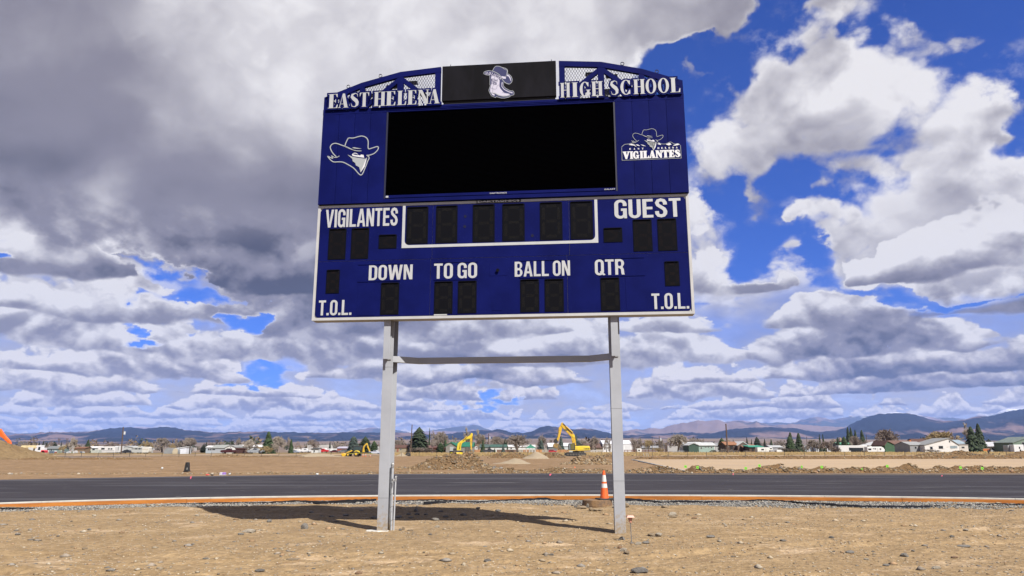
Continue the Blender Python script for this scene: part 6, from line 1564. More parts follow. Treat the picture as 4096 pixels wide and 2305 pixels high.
house('brown gable wing of the two storey house with white bargeboards', 2950, 2994, 1806, 1785, 1770, 273, (.12,.085,.07), (.50,.50,.50), kind='gable', dep=9, hang=2, gx=2972, wins=[(2967,2971,1784,1788)])
house('low brown roofed wing in front of the gabled brown house', 2970, 3026, 1806, 1792, 1783, 271, (.06,.035,.03), (.24,.13,.09), kind='side', dep=7, doors=[(2976,2990,1795,1806,DKD)])
house('sea green flat roofed shed left of the white fifth wheel camper', 2996, 3050, 1807, 1792, 1787, 266, (.09,.06,.045), (.06,.27,.20), kind='flat', dep=7, hang=4, doors=[(3006,3014,1795,1806,DKD)], cat='shed', name='shed')
house('grey roofed house hidden behind shrubs right of the fifth wheel camper', 3080, 3130, 1804, 1793, 1786, 380, (.30,.30,.31), (.36,.37,.38), kind='side', dep=9)
house('pale low house behind the leafless orchard trees', 3190, 3240, 1805, 1794, 1787, 370, (.40,.42,.45), (.33,.35,.38), kind='side', dep=9)
house('small white and grey house behind the leafless orchard', 3262, 3330, 1807, 1794, 1786, 370, (.50,.52,.54), (.35,.36,.38), kind='side', dep=9)
house('green roofed outbuilding left behind the big motorhome', 3358, 3412, 1802, 1782, 1775, 330, (.14,.14,.13), (.08,.24,.15), kind='side', dep=9, cat='shed', name='shed')
house('white garage with light grey roof left of the green house', 3478, 3542, 1810, 1788, 1772, 290, (.52,.55,.53), (.45,.46,.47), kind='gable', gx=3546, dep=11, doors=[(3528,3541,1797,1809,mat('door_mint',(.36,.45,.42),.6),'garage_door')])
house('green house gable with grey peak, left of the weathered house', 3540, 3582, 1809, 1785, 1769, 272, (.055,.11,.065), (.14,.085,.07), kind='gable', gx=3552, dep=10, hang=3)
house('green house with brown roof, open dark garage and orange chimney', 3580, 3682, 1809, 1786, 1768, 274, (.06,.12,.07), (.14,.085,.07), kind='side', dep=11, hang=3, doors=[(3600,3626,1787,1808,DKD,'garage_opening'),(3627,3640,1787,1809,WINW)], chim=(3647,3654,1767,1784,mat('chimney_brick',(.40,.14,.05),.8)), yw=.1)
house('dark brown roofed house peeping over the weathered house', 3665, 3740, 1800, 1775, 1761, 340, (.07,.05,.045), (.10,.06,.05), kind='side', dep=10, chim=(3731,3737,1755,1764,mat('chimney_dark',(.08,.04,.035),.8)))
# weathered white house with clapboards
OLDW = mat('weathered_clapboard', (.58,.57,.56), .85, col2=(.30,.22,.16), var=.12, scale=1.6, stretch=(.5,1,4), thr=(.60,.66))
MATS['wall_%02d%02d%02d' % tuple(int(x*99) for x in (.581,.571,.561))] = OLDW
wh = house('weathered white clapboard house with peeling paint and boarded windows', 3699, 3837, 1811, 1786, 1759, 244, (.581,.571,.561), (.22,.225,.23), kind='gable', gx=3798, dep=9, hang=3, wins=[(3720,3730,1792,1803),(3755,3772,1789,1800),(3801,3818,1789,1799,'p'),(3819,3829,1789,1798,'p'),(3799,3803,1768,1775)])
s_ = pxm(244); bmn = None
for i in range(14):
    z_ = .4+i*.30; hw = 138*s_/2
    if z_ < 2.2: xa, xb = -hw, hw
    else:
        t_ = (z_-2.2)/2.4; xa = -hw + t_*(99*s_); xb = hw - t_*(39*s_)
    if xb-xa > 1: MB().add([(xa,-.001,z_),(xb,-.001,z_),(xb,-.035,z_),(xa,-.035,z_),(xa,-.001,z_+.26),(xb,-.001,z_+.26)], [(3,2,1,0),(3,5,4)[::-1] if False else (0,4,5,1),(3,2,5,4)]).build('clapboard', OLDW, wh)
house('grey side wing of the weathered white house with two dark windows', 3640, 3700, 1810, 1786, 1773, 247, (.26,.265,.275), (.26,.265,.27), kind='side', dep=10, hang=2, wins=[(3659,3666,1791,1800),(3685,3691,1794,1802)])
house('small lean-to with rusty patches at the right end of the weathered house', 3838, 3873, 1811, 1786, 1784, 245, (.50,.47,.44), (.24,.22,.21), kind='flat', dep=7, hang=1, wins=[(3847,3858,1792,1798)])
house('blue grey metal roofed house left of the two dark spruces', 3818, 3866, 1806, 1781, 1766, 310, (.10,.09,.08), (.24,.30,.35), kind='side', dep=10)
house('low grey roofed house right of the two dark spruces', 3944, 4007, 1810, 1791, 1775, 285, (.24,.25,.25), (.40,.40,.43), kind='side', dep=10, hang=4, doors=[(3986,3998,1794,1808,mat('door_grey',(.30,.31,.31),.7))])
house('sage green house at the right edge of the photo', 4054, 4130, 1808, 1778, 1755, 250, (.14,.19,.155), (.16,.19,.18), kind='gable', gx=4120, dep=10, wins=[(4090,4100,1775,1793)])

# ------------------------------------------------------------------ poles
POLE = mat('pole_wood', (.085,.055,.04), .9)
def upole(label, xt, yt, xb, yb, r_=.16, tr=False, arms=0, D=None):
    D = D or onz(xb, yb, UP).y; b = aty(xb, yb, D); t = aty(xt, yt, D); root = thing('utility_pole', label, 'utility pole', (b.x, D, UP-.1))
    v = t-root.location; MB().tube([(0,0,0), v], [r_, r_*.75], 8).build('pole_shaft', POLE, root)
    if tr: MB().lathe([(.28,0),(.30,.05),(.30,.95),(.26,1.0)], (v.x*.72+.55, 0, v.z*.72), 10).build('transformer', mat('transformer_grey',(.45,.47,.5),.5), root)
    for k in range(arms): MB().box(v.x-1.2, v.x+1.2, -.06, .06, v.z-.6-k*1.0, v.z-.42-k*1.0).build('crossarm', POLE, root)
    return root
upole('leaning wooden utility pole with white transformer, left of photo', 492, 1704, 482, 1812, tr=True, D=245, r_=.22)
upole('bare wooden pole just right of the left post', 1647, 1698, 1640, 1812, D=230, r_=.17)
upole('bare wooden pole left of the brown two storey house', 2902, 1698, 2909, 1816, D=200, r_=.22)
upole('slim utility pole with transformer behind the grey and white house', 1953, 1735, 1951, 1806, tr=True, D=330, r_=.2)
upole('slim pole nearest the right post on its right', 2559, 1760, 2559, 1805, D=330, r_=.13)
upole('slim pole left of the yellow bush right of the right post', 2607, 1751, 2607, 1804, D=330, r_=.13)
upole('pole with pale light on its top, left of the double posts', 2635, 1747, 2636, 1805, D=300, r_=.15, tr=True)
upole('left one of the double dark posts near the broad pale tree', 2659, 1774, 2660, 1810, D=250, r_=.16)
upole('right one of the double dark posts near the broad pale tree', 2664, 1775, 2665, 1810, D=250, r_=.16)
upole('thin pole among the bushes left of the orchard', 3225, 1750, 3225, 1800, D=350, r_=.14)
upole('thin leaning pole left of the white garage at right', 3515, 1738, 3520, 1788, D=300, r_=.16)
upole('short pole with lamp behind the tall spruces at right', 3463, 1743, 3465, 1800, D=330, r_=.13)
for i, (x, y) in enumerate(((229,1748),(262,1748),(830,1756),(861,1755),(1236,1762),(1266,1760))):
    D = 700; p = aty(x, 1797, D); t = thing('power_pylon', ['far H frame pylon, left of the pair near the tall bare tree','far H frame pylon, right of the pair near the tall bare tree','far H frame pylon left of the white garage roof','far H frame pylon above the white garage roof','far H frame pylon above the white pickup','far H frame pylon above the small box shed'][i], 'pylon', (p.x, D, 0), 0, 'far H frame pylons'); s_ = pxm(D); hh_ = (1800-y)*s_
    for dx in (-2.5,2.5): MB().tube([(dx*s_,0,0),(dx*s_,0,hh_)], .18, 5).build('pylon_leg', POLE, t)
    MB().box(-5*s_,5*s_,-.15,.15,hh_-1.2,hh_-.8).build('crossarm', POLE, t)

# ------------------------------------------------------------------ vehicles
TYRE = mat('tyre', (.02,.02,.02), .8); RIM = mat('rim_grey', (.25,.25,.26), .4, metal=.5)
def vehicle(kind, label, x0, x1, yb, D, col, flip=False, cat=None, name=None, hpx=None):
    """side view outlines in units of the vehicle's length, drawn nose right"""
    prof = {'pickup': ([(.0,.12),(.0,.21),(.02,.235),(.36,.235),(.37,.225),(.75,.24),(.98,.215),(1,.17),(1,.10),(.9,.075),(.1,.075)], [(.37,.22),(.385,.325),(.60,.33),(.71,.24)], (.20,.80)),
            'sedan': ([(.0,.10),(.01,.18),(.15,.20),(.80,.19),(.98,.15),(1,.09),(.9,.06),(.1,.06)], [(.14,.195),(.28,.29),(.58,.295),(.74,.19)], (.19,.80)),
            'suv': ([(.0,.12),(.0,.22),(.75,.225),(.98,.19),(1,.11),(.9,.075),(.1,.075)], [(.01,.215),(.05,.345),(.56,.355),(.72,.22)], (.19,.80)),
            'van': ([(.0,.10),(.0,.24),(.85,.24),(1,.18),(1,.10),(.9,.075),(.1,.075)], [(.01,.235),(.03,.38),(.70,.38),(.84,.235)], (.19,.80))}[kind]
    s_ = pxm(D); Ln = (x1-x0)*s_; b = aty((x0+x1)/2, yb, D); root = thing(name or ('pickup_truck' if kind == 'pickup' else kind if kind != 'sedan' else 'car'), label, cat or {'pickup':'pickup truck','sedan':'car','suv':'car','van':'van'}[kind], (b.x, D, UP))
    fx_ = (lambda a: (.5-a)*Ln) if flip else (lambda a: (a-.5)*Ln); wd = .95
    P = lambda pts: [(fx_(a), c*Ln) for a, c in pts]
    pm = mat('paint_%02d%02d%02d' % tuple(int(c*99) for c in col), col, .3, spec=.5)
    MB().prism(P(prof[0]), -wd, wd).build('body', pm, root, bevel=.06)
    cb = MB().prism(P(prof[1]), -wd*.86, wd*.86).build('cab', pm, root, bevel=.06)
    g = prof[1]; cx_ = sum(a for a, _ in g)/4; cz_2 = sum(c for _, c in g)/4
    gl = [(cx_+(a-cx_)*.82, cz_2+(c-cz_2)*.62+.004) for a, c in g]
    MB().prism(P(gl), -wd*.86-.02, wd*.86+.02).build('side_window', GLASS, root)
    for wx in prof[2]:
        for sy in (-1, 1):
            w_ = MB().wheel((fx_(wx), sy*(wd-.08), .062*Ln), .062*Ln, .24).build('wheel', TYRE, root)
            MB().wheel((fx_(wx), sy*(wd+.045), .062*Ln), .035*Ln, .02, 10).build('rim', RIM, w_)
    xe = fx_(1.0); MB().box(min(xe, xe-.06*(1 if not flip else -1)), max(xe, xe-.06*(1 if not flip else -1)) , -wd+.1, -wd+.35, .15*Ln, .18*Ln).build('headlight', EMBW, root)
    return root
vehicle('sedan', 'low black car parked between the white trailers, left', 485, 533, 1811, 285, (.02,.022,.03))
vehicle('pickup', 'dark maroon pickup parked in front of the white garage', 883, 946, 1812, 258, (.05,.012,.014), True)
vehicle('pickup', 'long silver pickup with dark cab roof, left of the tall spruce', 990, 1052, 1813, 258, (.26,.28,.31), True)
vehicle('suv', 'silver blue people carrier seen from behind, beside the thin spruce', 1164, 1196, 1813, 290, (.22,.25,.31))
vehicle('pickup', 'white pickup beside the small box shed', 1197, 1241, 1813, 335, (.60,.60,.61))
vehicle('pickup', 'bright red pickup behind the long gravel pile', 1262, 1312, 1813, 320, (.42,.02,.025))
vehicle('sedan', 'dark red saloon car right of the red pickup', 1316, 1352, 1814, 330, (.07,.012,.015), True)
vehicle('suv', 'grey pickup with topper behind the backhoe bucket', 1350, 1386, 1813, 325, (.16,.17,.18), True)
vehicle('van', 'white van far behind the grey truck, left of the backhoe', 1360, 1383, 1802, 370, (.60,.61,.62), True)
vehicle('pickup', 'silver crew cab pickup tight against the left post', 1475, 1522, 1817, 215, (.42,.45,.52), cat='pickup truck')
vehicle('pickup', 'dark grey pickup in front of the board fence, centre', 1929, 1981, 1808, 292, (.035,.038,.045), False)
vehicle('suv', 'red off-roader behind the spoil heaps left of the digging excavator', 2192, 2226, 1807, 292, (.35,.015,.03), False)
vehicle('suv', 'dark blue car among bushes left of the utility pole', 2874, 2902, 1804, 268, (.03,.035,.06))
vehicle('sedan', 'pale silver car half hidden by bushes before the brown house', 2928, 2948, 1806, 262, (.30,.30,.31))
vehicle('suv', 'dark red truck seen from behind beside the green house garage', 3628, 3642, 1808, 255, (.13,.02,.03))
vehicle('suv', 'dark car at the right edge beside the sage green house', 4086, 4112, 1805, 240, (.03,.03,.05))
def trailer(label, x0, x1, yb, yt, D, kind='travel', flip=False, col=(.58,.58,.57), stripe=None, wins=(), cat='trailer', name='trailer', door=None):
    s_ = pxm(D); b = aty((x0+x1)/2, yb, D); L_ = (x1-x0)*s_; h_ = (yb-yt)*s_; root = thing(name, label, cat, (b.x, D, UP)); f_ = (lambda a: (.5-a)*L_) if flip else (lambda a: (a-.5)*L_)
    if kind == 'fifth': pts = [(0,.12),(0,.97),(.03,1),(.97,1),(1,.93),(1,.52),(.77,.46),(.74,.12)]
    elif kind == 'camper': pts = [(.0,.35),(.0,.9),(.08,1),(.9,1),(1,.85),(1,.3),(.93,.12),(.05,.12)]
    elif kind == 'box': pts = [(0,.12),(0,1),(1,1),(1,.12)]
    else: pts = [(0,.12),(0,.98),(.04,1),(.82,1),(.93,.82),(1,.45),(.95,.14)]
    wm_ = mat('trailer_%02d%02d%02d' % tuple(int(c*99) for c in col), col, .45, var=.08, scale=1)
    MB().prism([(f_(a), c*h_) for a, c in pts], -1.2, 1.2).build('body', wm_, root, bevel=.08)
    for a, b_, c, d in wins: MB().box(min(f_(a), f_(b_)), max(f_(a), f_(b_)), -1.24, -1.205, c*h_, d*h_).build('window', GLASS, root)
    if stripe: MB().box(-L_*.5+.1 if kind != 'fifth' else min(f_(.02), f_(.73)), L_*.44 if kind != 'fifth' else max(f_(.02), f_(.73)), -1.225, -1.203, stripe[0]*h_, stripe[1]*h_).build('stripe', mat('stripe_%02d' % int(stripe[2][0]*99), stripe[2], .6), root)
    if door is not None: MB().box(min(f_(door), f_(door+.07)), max(f_(door), f_(door+.07)), -1.25, -1.206, .18*h_, .82*h_).build('door', mat('trailer_door', (.48,.48,.47), .5), root)
    for wx in ((.30,.40) if L_ > 5 else (.4,)):
        MB().wheel((f_(wx), -1.02, .36), .36, .25).build('wheel', TYRE, root); MB().wheel((f_(wx), 1.02, .36), .36, .25).build('wheel', TYRE, root)
    MB().box(f_(.03)-.05, f_(.03)+.05, -.05, .05, 0, .13*h_).build('support_leg', POSTG, root)
    return root
Wc = (.60,.60,.60)
trailer('long white fifth wheel trailer with dark stripe, left of the leaning pole', 394, 462, 1811, 1784, 290, 'fifth', True, Wc, (.34,.40,(.05,.04,.05)), ((.15,.25,.55,.75),(.3,.4,.55,.75),(.60,.80,.55,.80)))
trailer('white trailer seen end on behind the leaning pole', 462, 486, 1811, 1783, 300, 'box', False, (.52,.53,.54), None, ((.45,.6,.4,.9),))
trailer('grey and white camping trailer right of the black car', 528, 573, 1811, 1785, 285, 'travel', True, (.40,.41,.40), (.62,.78,(.16,.16,.16)), ((.2,.35,.6,.8),(.5,.65,.6,.8)))
trailer('white camping trailer with tan bands beside the grey one', 571, 598, 1811, 1785, 280, 'camper', False, (.55,.54,.50), (.55,.60,(.35,.28,.16)), ())
for i, (a, b, c, lb) in enumerate(((1206,1228,1788,'white camper in the far row, leftmost one'),(1272,1308,1787,'longest white camper of the far row behind the red pickup'),(1312,1330,1789,'white camper right of the longest one'),(1330,1346,1789,'small white camper beside the dull red barn'),(1392,1424,1790,'white camper partly behind the backhoe cab'),(1178,1200,1791,'white camper behind the silver blue people carrier'))):
    trailer(lb, a, b, 1803, c, 380, ['camper','travel'][i % 2], i % 3 == 0, Wc, None, ((.3,.45,.5,.75),), cat='camper', name='camper')
trailer('small white camper right of the right post behind the rail fence', 2545, 2563, 1807, 1791, 290, 'camper', False, (.62,.62,.61), None, ((.25,.6,.4,.75),), cat='camper', name='camper')
trailer('white fifth wheel camper with door, in front of the sea green shed', 3024, 3085, 1808, 1787, 262, 'fifth', False, (.62,.62,.60), (.30,.34,(.20,.22,.25)), ((.25,.42,.5,.75),(.82,.95,.72,.9)), cat='camper', name='camper', door=.52)
trailer('small white boat-like trailer in the shrubs right of the camper', 3100, 3121, 1806, 1795, 270, 'camper', False, Wc, None, ())
trailer('large white fifth wheel camper with open dark awning side, right', 3348, 3462, 1809, 1781, 262, 'box', False, (.55,.55,.55), (.90,.96,(.62,.62,.62)), ((.36,.42,.3,.72),(.42,.86,.10,.70)), cat='camper', name='camper')
trailer('white travel camper with grey swooshes left of the white garage', 3462, 3532, 1811, 1787, 252, 'travel', False, (.62,.62,.63), (.14,.20,(.05,.07,.05)), ((.05,.22,.45,.72),(.32,.36,.6,.78),(.41,.48,.55,.78),(.70,.78,.50,.75)), cat='camper', name='camper', door=.55)
trailer('white motorhome seen from behind near the right edge of the photo', 4046, 4086, 1812, 1780, 240, 'box', False, (.60,.60,.62), None, ((.50,.62,.5,.75),(.55,.68,.2,.42)), cat='motorhome', name='motorhome')
trailer('grey flank of the motorhome at the right edge', 4022, 4047, 1812, 1783, 242, 'box', False, (.30,.31,.33), None, ((.35,.62,.50,.75),), cat='motorhome', name='motorhome')
trailer('orange and white curtain sided trailer beside the two dark spruces', 3921, 3953, 1809, 1794, 262, 'camper', False, (.40,.12,.04), (.30,.42,(.5,.4,.12)), ())
# tanker truck
D = 285; s_ = pxm(D); tk = thing('tanker_truck', 'water tanker truck with tan tank, white cab and red wing, far left', 'tanker truck', (aty(131,1811,D).x, D, UP)); mpx = lambda x, y: ((x-131)*s_, (1811-y)*s_)
tb = MB(); n = 14; vs = []; 
for x in (84, 150):
    for k in range(n): vs.append(((x-131)*s_, 1.15*math.cos(2*math.pi*k/n), 14.5*s_ + 9.5*s_*math.sin(2*math.pi*k/n)+.8))
tb.add(vs, [tuple(range(n))[::-1], tuple(range(n, 2*n))] + [(i, (i+1) % n, (i+1) % n+n, i+n) for i in range(n)]); tb.build('tank', mat('tank_tan',(.50,.40,.22),.6,var=.3,scale=.8), tk, smooth=False)
MB().prism([mpx(140,1805),mpx(165,1805),mpx(165,1778),mpx(147,1780)], -1.1, 1.1).build('cab', mat('paint_white',(.60,.60,.62),.3), tk, bevel=.08)
MB().prism([mpx(154,1797),mpx(164,1797),mpx(164,1785),mpx(156,1785)], -1.13, 1.13).build('side_window', GLASS, tk)
MB().prism([mpx(165,1805),mpx(178,1805),mpx(178,1789),mpx(165,1788)], -.9, .9).build('hood', mat('paint_white',(.60,.60,.62),.3), tk, bevel=.06)
MB().prism([mpx(166,1808),mpx(181,1808),mpx(181,1800),mpx(177,1797),mpx(168,1798)], -1.15, 1.15).build('wing', mat('paint_red',(.5,.02,.03),.3), tk, bevel=.05)
MB().prism([mpx(84,1806),mpx(178,1806),mpx(178,1803),mpx(84,1803)], -.5, .5).build('chassis', POSTG, tk)
MB().prism([mpx(117,1800),mpx(137,1800),mpx(137,1787),mpx(117,1787)], -1.3, -1.22).build('sign_board', WINW, tk, bevel=.03)
for x in (91,103,110,128,176): MB().wheel((mpx(x,0)[0], -1.0, .52), .52, .3).build('wheel', TYRE, tk)
# junk yard behind the fence, left
for i in range(16):
    x = 185+i*9.5+4*hashcol(i,'j'); D = 300+30*hashcol(i,'k'); cc = [(.55,.55,.55),(.40,.30,.20),(.12,.16,.22),(.50,.52,.55),(.30,.10,.06),(.25,.28,.22)][i % 6]
    b = aty(x, 1806, D); s_ = pxm(D); w_, h_ = (7+6*hashcol(i,'w'))*s_, (5+6*hashcol(i,'h'))*s_
    o = MB().prism([(-w_/2,0),(w_/2,0),(w_/2*.9,h_*.8),(w_*.1,h_),(-w_/2*.8,h_*.7)], -.9, .9).build('junk_pile', mat('junk_%d' % (i % 6), cc, .7, var=.4, scale=1.5)); o.location = (b.x, D, UP); tag(o, '%s covered heap of yard junk between tanker truck and mobile home' % ['white','brown','dark blue','pale grey','rusty red','dull green'][i % 6], 'junk heap', 'heaps of junk in the far yard')

# ------------------------------------------------------------------ machines
YEL = mat('machine_yellow', (.58,.36,.02), .55, col2=(.30,.20,.07), var=.15, scale=1.3, thr=(.52,.68)); YELB = mat('machine_yellow_bright', (.64,.48,.03), .5, col2=(.42,.30,.10), var=.12, scale=1.1, thr=(.55,.7)); MBK = mat('machine_black', (.018,.018,.02), .6, var=.3, scale=2); STEEL = mat('bucket_steel', (.10,.09,.075), .6, var=.4, scale=2); CHR = mat('ram_rod', (.45,.45,.47), .2, metal=.8)
def machine(name, label, cat, ox, oy, D, k=1.0, y0=0.0):
    s_ = pxm(D); root = thing(name, label, cat, (aty(ox, oy, D).x, D, UP)); zb = oy
    def P(pts, n=None):
        x0, y0_, kk = n if n else (0, 0, 1)
        return [(((x0+a/kk)-ox)*s_, (zb-(y0_+b/kk))*s_) for a, b in pts]
    return root, P, s_
E_ = (2200,1650,4.265)
ex, P, s_ = machine('excavator', 'yellow excavator seen side on with raised boom and hanging bucket, beside the right post', 'excavator', 2299, 1827, 150)
def pr2(nm, pts, y0, y1, m, n=E_, par=None, bevel=.03): return MB().prism(P(pts, n), y0, y1).build(nm, m, par or ex, bevel=bevel)
for sy in (-1, 1):
    y0, y1 = (-1.65,-1.0) if sy < 0 else (1.0,1.65)
    tr_ = pr2('track', [(246,735),(262,700),(300,688),(560,690),(595,705),(600,730),(575,750),(300,757),(262,752)], y0, y1, MBK)
    for i in range(7): q = P([(290+i*46,725)], E_)[0]; MB().wheel((q[0], y0-.02 if sy < 0 else y1+.02, q[1]), .20, .06, 10).build('road_wheel', STEEL, tr_)
pr2('turntable', [(385,672),(480,672),(480,690),(385,690)], -.9, .9, MBK)
pr2('deck', [(296,655),(560,655),(560,667),(296,667)], -1.35, 1.35, YEL)
bd = pr2('body', [(410,588),(560,582),(650,584),(664,600),(664,655),(560,662),(540,654),(412,654)], -1.35, 1.35, YELB, bevel=.08)
pr2('engine_cover', [(455,583),(470,552),(540,548),(560,562),(625,566),(632,583)], -1.1, 1.1, MBK)
caption('KOMATSU', *(lambda q: (q[0][0], q[1][0], q[1][1], q[0][1]))(P([(573,620),(655,643)], E_)), 1.353, ex, 'maker_name', bold=.04, m=INK, depth=.01)
cb = pr2('cab', [(302,650),(302,560),(312,540),(405,538),(412,548),(412,654)], -1.30, -.35, MBK)
pr2('cab_window', [(312,640),(312,562),(335,550),(335,640)], -1.34, -1.301, mat('cab_glass_pale', (.16,.19,.20), .2), par=cb, bevel=0); pr2('cab_window', [(345,640),(345,550),(400,548),(400,640)], -1.34, -1.301, mat('cab_glass_yellow', (.12,.11,.04), .3), par=cb, bevel=0)
bm_ = pr2('boom', [(380,575),(360,430),(345,420),(185,245),(185,225),(195,195),(212,183),(228,215),(290,262),(360,330),(415,400),(425,440),(443,575)], -.28, .28, YEL)
pr2('boom_plate', [(375,400),(415,395),(425,440),(400,450),(375,430)], -.33, -.281, YELB, par=bm_)
caption('KOMATSU', *(lambda q: (q[0][0], q[1][0], q[1][1], q[0][1]))(P([(240,300),(325,335)], E_)), .285, ex, 'maker_name', bold=.03, m=INK, depth=.01)
st_ = pr2('stick', [(185,230),(212,183),(222,235),(205,300),(150,480),(125,515),(105,510),(110,470),(140,330),(150,280)], -.22, .22, YEL)
for a, b, r_ in (((222,200),(280,258),.06),((272,255),(385,360),.11),((150,330),(125,440),.05),((160,300),(145,350),.09),((400,470),(370,560),.08)):
    q = P([a, b], E_); MB().tube([(q[0][0],-.36,q[0][1]),(q[1][0],-.36,q[1][1])], r_, 8).build('ram', CHR if r_ < .07 else YEL, ex)
pr2('bucket_link', [(75,470),(105,455),(130,500),(125,535),(85,545),(60,520),(55,500)], -.35, .35, MBK)
pr2('bucket', [(48,575),(60,548),(80,535),(125,540),(160,585),(196,622),(150,632),(80,625),(50,605)], -.75, .75, mat('bucket_worn_yellow', (.45,.27,.03), .6, col2=(.16,.11,.06), var=.2, scale=1.2))
pr2('bucket_mouth', [(128,552),(155,585),(192,621),(150,628),(132,600)], -.77, -.751, STEEL, bevel=0)
D_ = (1650,1650,4.265)
e2, P, s_ = machine('excavator', 'yellow excavator seen from behind with bent boom, digging behind the biggest rock pile', 'excavator', 1822, 1816, 140)
def pr3(nm, pts, y0, y1, m, par=None, bevel=.03): return MB().prism(P(pts, D_), y0, y1).build(nm, m, par or e2, bevel=bevel)
q = P([(733,700)], D_)[0][0]; hw = 112/4.265*s_
mb = MB(); n = 16
pl = [(q+hw*math.cos(math.pi+math.pi*i/n)*1.0, -.2+1.3*math.sin(math.pi+math.pi*i/n)) for i in range(n+1)] + [(q+hw, 1.6), (q-hw, 1.6)]
def poly_up(pl, z0, z1): 
    n = len(pl); return MB().add([(a,b,z0) for a,b in pl]+[(a,b,z1) for a,b in pl], [tuple(range(n))[::-1], tuple(range(n,2*n))]+[(i,(i+1) % n,(i+1) % n+n,i+n) for i in range(n)])
zz = lambda y: P([(0,y)], D_)[0][1]
poly_up(pl, zz(698), zz(632)).build('counterweight', YELB, e2, bevel=.08); poly_up([(q+(a-q)*.98, b*.97) for a, b in pl], zz(631.5), zz(608)).build('engine_cover', MBK, e2, bevel=.08)
pr3('cab_roof', [(685,604),(690,568),(735,562),(748,570),(748,604)], -.6, .8, MBK)
pr3('side_step', [(836,668),(855,668),(855,640),(836,640)], -.2, .9, YELB)
caption('KOMATSU', *(lambda q: (q[0][0], q[1][0], q[1][1], q[0][1]))(P([(640,640),(672,655)], D_)), 1.502, e2, 'maker_name', bold=.03, m=INK, depth=.01)
pr3('data_panel', [(778,640),(802,640),(802,678),(778,678)], -1.32, -1.2, mat('panel_redwhite', (.35,.12,.10), .5, bevel if False else 0.0), bevel=0)
pr3('boom', [(745,600),(760,490),(800,450),(975,345),(990,310),(1010,310),(1010,350),(990,395),(900,440),(835,480),(820,530),(815,600)], -.28, .28, YELB)
pr3('stick', [(972,400),(975,350),(990,308),(1012,312),(1018,330),(1018,400),(1005,500),(1003,600),(985,595),(975,500)], -.22, .22, YEL)
pr3('bucket', [(885,545),(955,543),(985,580),(1003,600),(975,640),(930,632),(886,622)], -.7, .7, STEEL)
for a, b, r_ in (((860,425),(920,365),.10),((920,365),(985,315),.05),((815,470),(800,560),.08),((1022,350),(1022,500),.05)):
    qq = P([a, b], D_); MB().tube([(qq[0][0],-.36,qq[0][1]),(qq[1][0],-.36,qq[1][1])], r_, 8).build('ram', CHR if r_ < .07 else YEL, e2)
caption('KOMATSU', *(lambda q: (q[0][0], q[1][0], q[1][1], q[0][1]))(P([(893,405),(960,440)], D_)), .285, e2, 'maker_name', bold=.03, m=INK, depth=.01)
for sy in (-1,1): MB().box(q+sy*1.05-.3, q+sy*1.05+.3, -1.4, 2.2, 0, zz(700)).build('track', MBK, e2, bevel=.05)
# backhoe loader
C_ = (1100,1650,4.265)
bk, P, s_ = machine('backhoe_loader', 'yellow and black backhoe loader with rear arm folded, left of the left post', 'backhoe loader', 1423, 1825, 150)
def pr4(nm, pts, y0, y1, m, par=None, bevel=.03): return MB().prism(P(pts, C_), y0, y1).build(nm, m, par or bk, bevel=bevel)
for x, y, r_ in ((1255,718,32/4.265*s_/.92),(1393,708,44/4.265*s_/.92)):
    q = P([(x,y)], C_)[0]; R_ = r_
    for sy in (-.95,.95): w_ = MB().wheel((q[0], sy, R_*.92), R_*.92, .42, 18).build('wheel', MBK, bk); MB().wheel((q[0], sy*1.24, R_*.92), R_*.45, .04, 12).build('rim', YEL, w_)
pr4('bucket', [(1135,700),(1180,690),(1215,715),(1205,740),(1165,745)], -1.15, 1.15, YEL)
pr4('loader_arm', [(1195,735),(1230,672),(1310,640),(1325,655),(1250,690),(1215,740)], -.95, -.75, YEL); pr4('loader_arm', [(1195,735),(1230,672),(1310,640),(1325,655),(1250,690),(1215,740)], .75, .95, YEL)
pr4('hood', [(1235,690),(1250,668),(1330,655),(1330,700),(1235,700)], -.5, .5, MBK)
pr4('exhaust', [(1212,665),(1218,640),(1224,665)], -.1, .1, MBK)
cbk = pr4('cab', [(1328,655),(1335,575),(1355,567),(1465,567),(1475,580),(1488,655),(1460,672),(1345,680)], -.75, .75, MBK)
for pts in ([(1342,640),(1350,585),(1378,583),(1378,640)], [(1385,640),(1385,583),(1425,583),(1425,640)], [(1432,640),(1432,583),(1462,585),(1470,640)]): pr4('cab_window', pts, -.78, -.751, mat('cab_glass_dark', (.035,.06,.065), .15), par=cbk, bevel=0)
pr4('rear_fender', [(1352,672),(1375,648),(1405,643),(1440,655),(1455,680),(1420,670),(1385,668),(1362,690)], -1.15, 1.15, YELB)
pr4('boom', [(1478,680),(1490,600),(1500,565),(1530,535),(1555,525),(1560,540),(1520,580),(1508,610),(1520,690)], -.2, .2, YEL)
pr4('stick', [(1545,520),(1562,530),(1580,590),(1612,650),(1610,668),(1590,655),(1560,590)], -.18, .18, YEL)
pr4('rear_frame', [(1455,700),(1470,672),(1615,672),(1620,700)], -.9, .9, MBK)
pr4('stabiliser', [(1462,740),(1470,700),(1485,700),(1480,740)], -1.1, -.9, MBK)
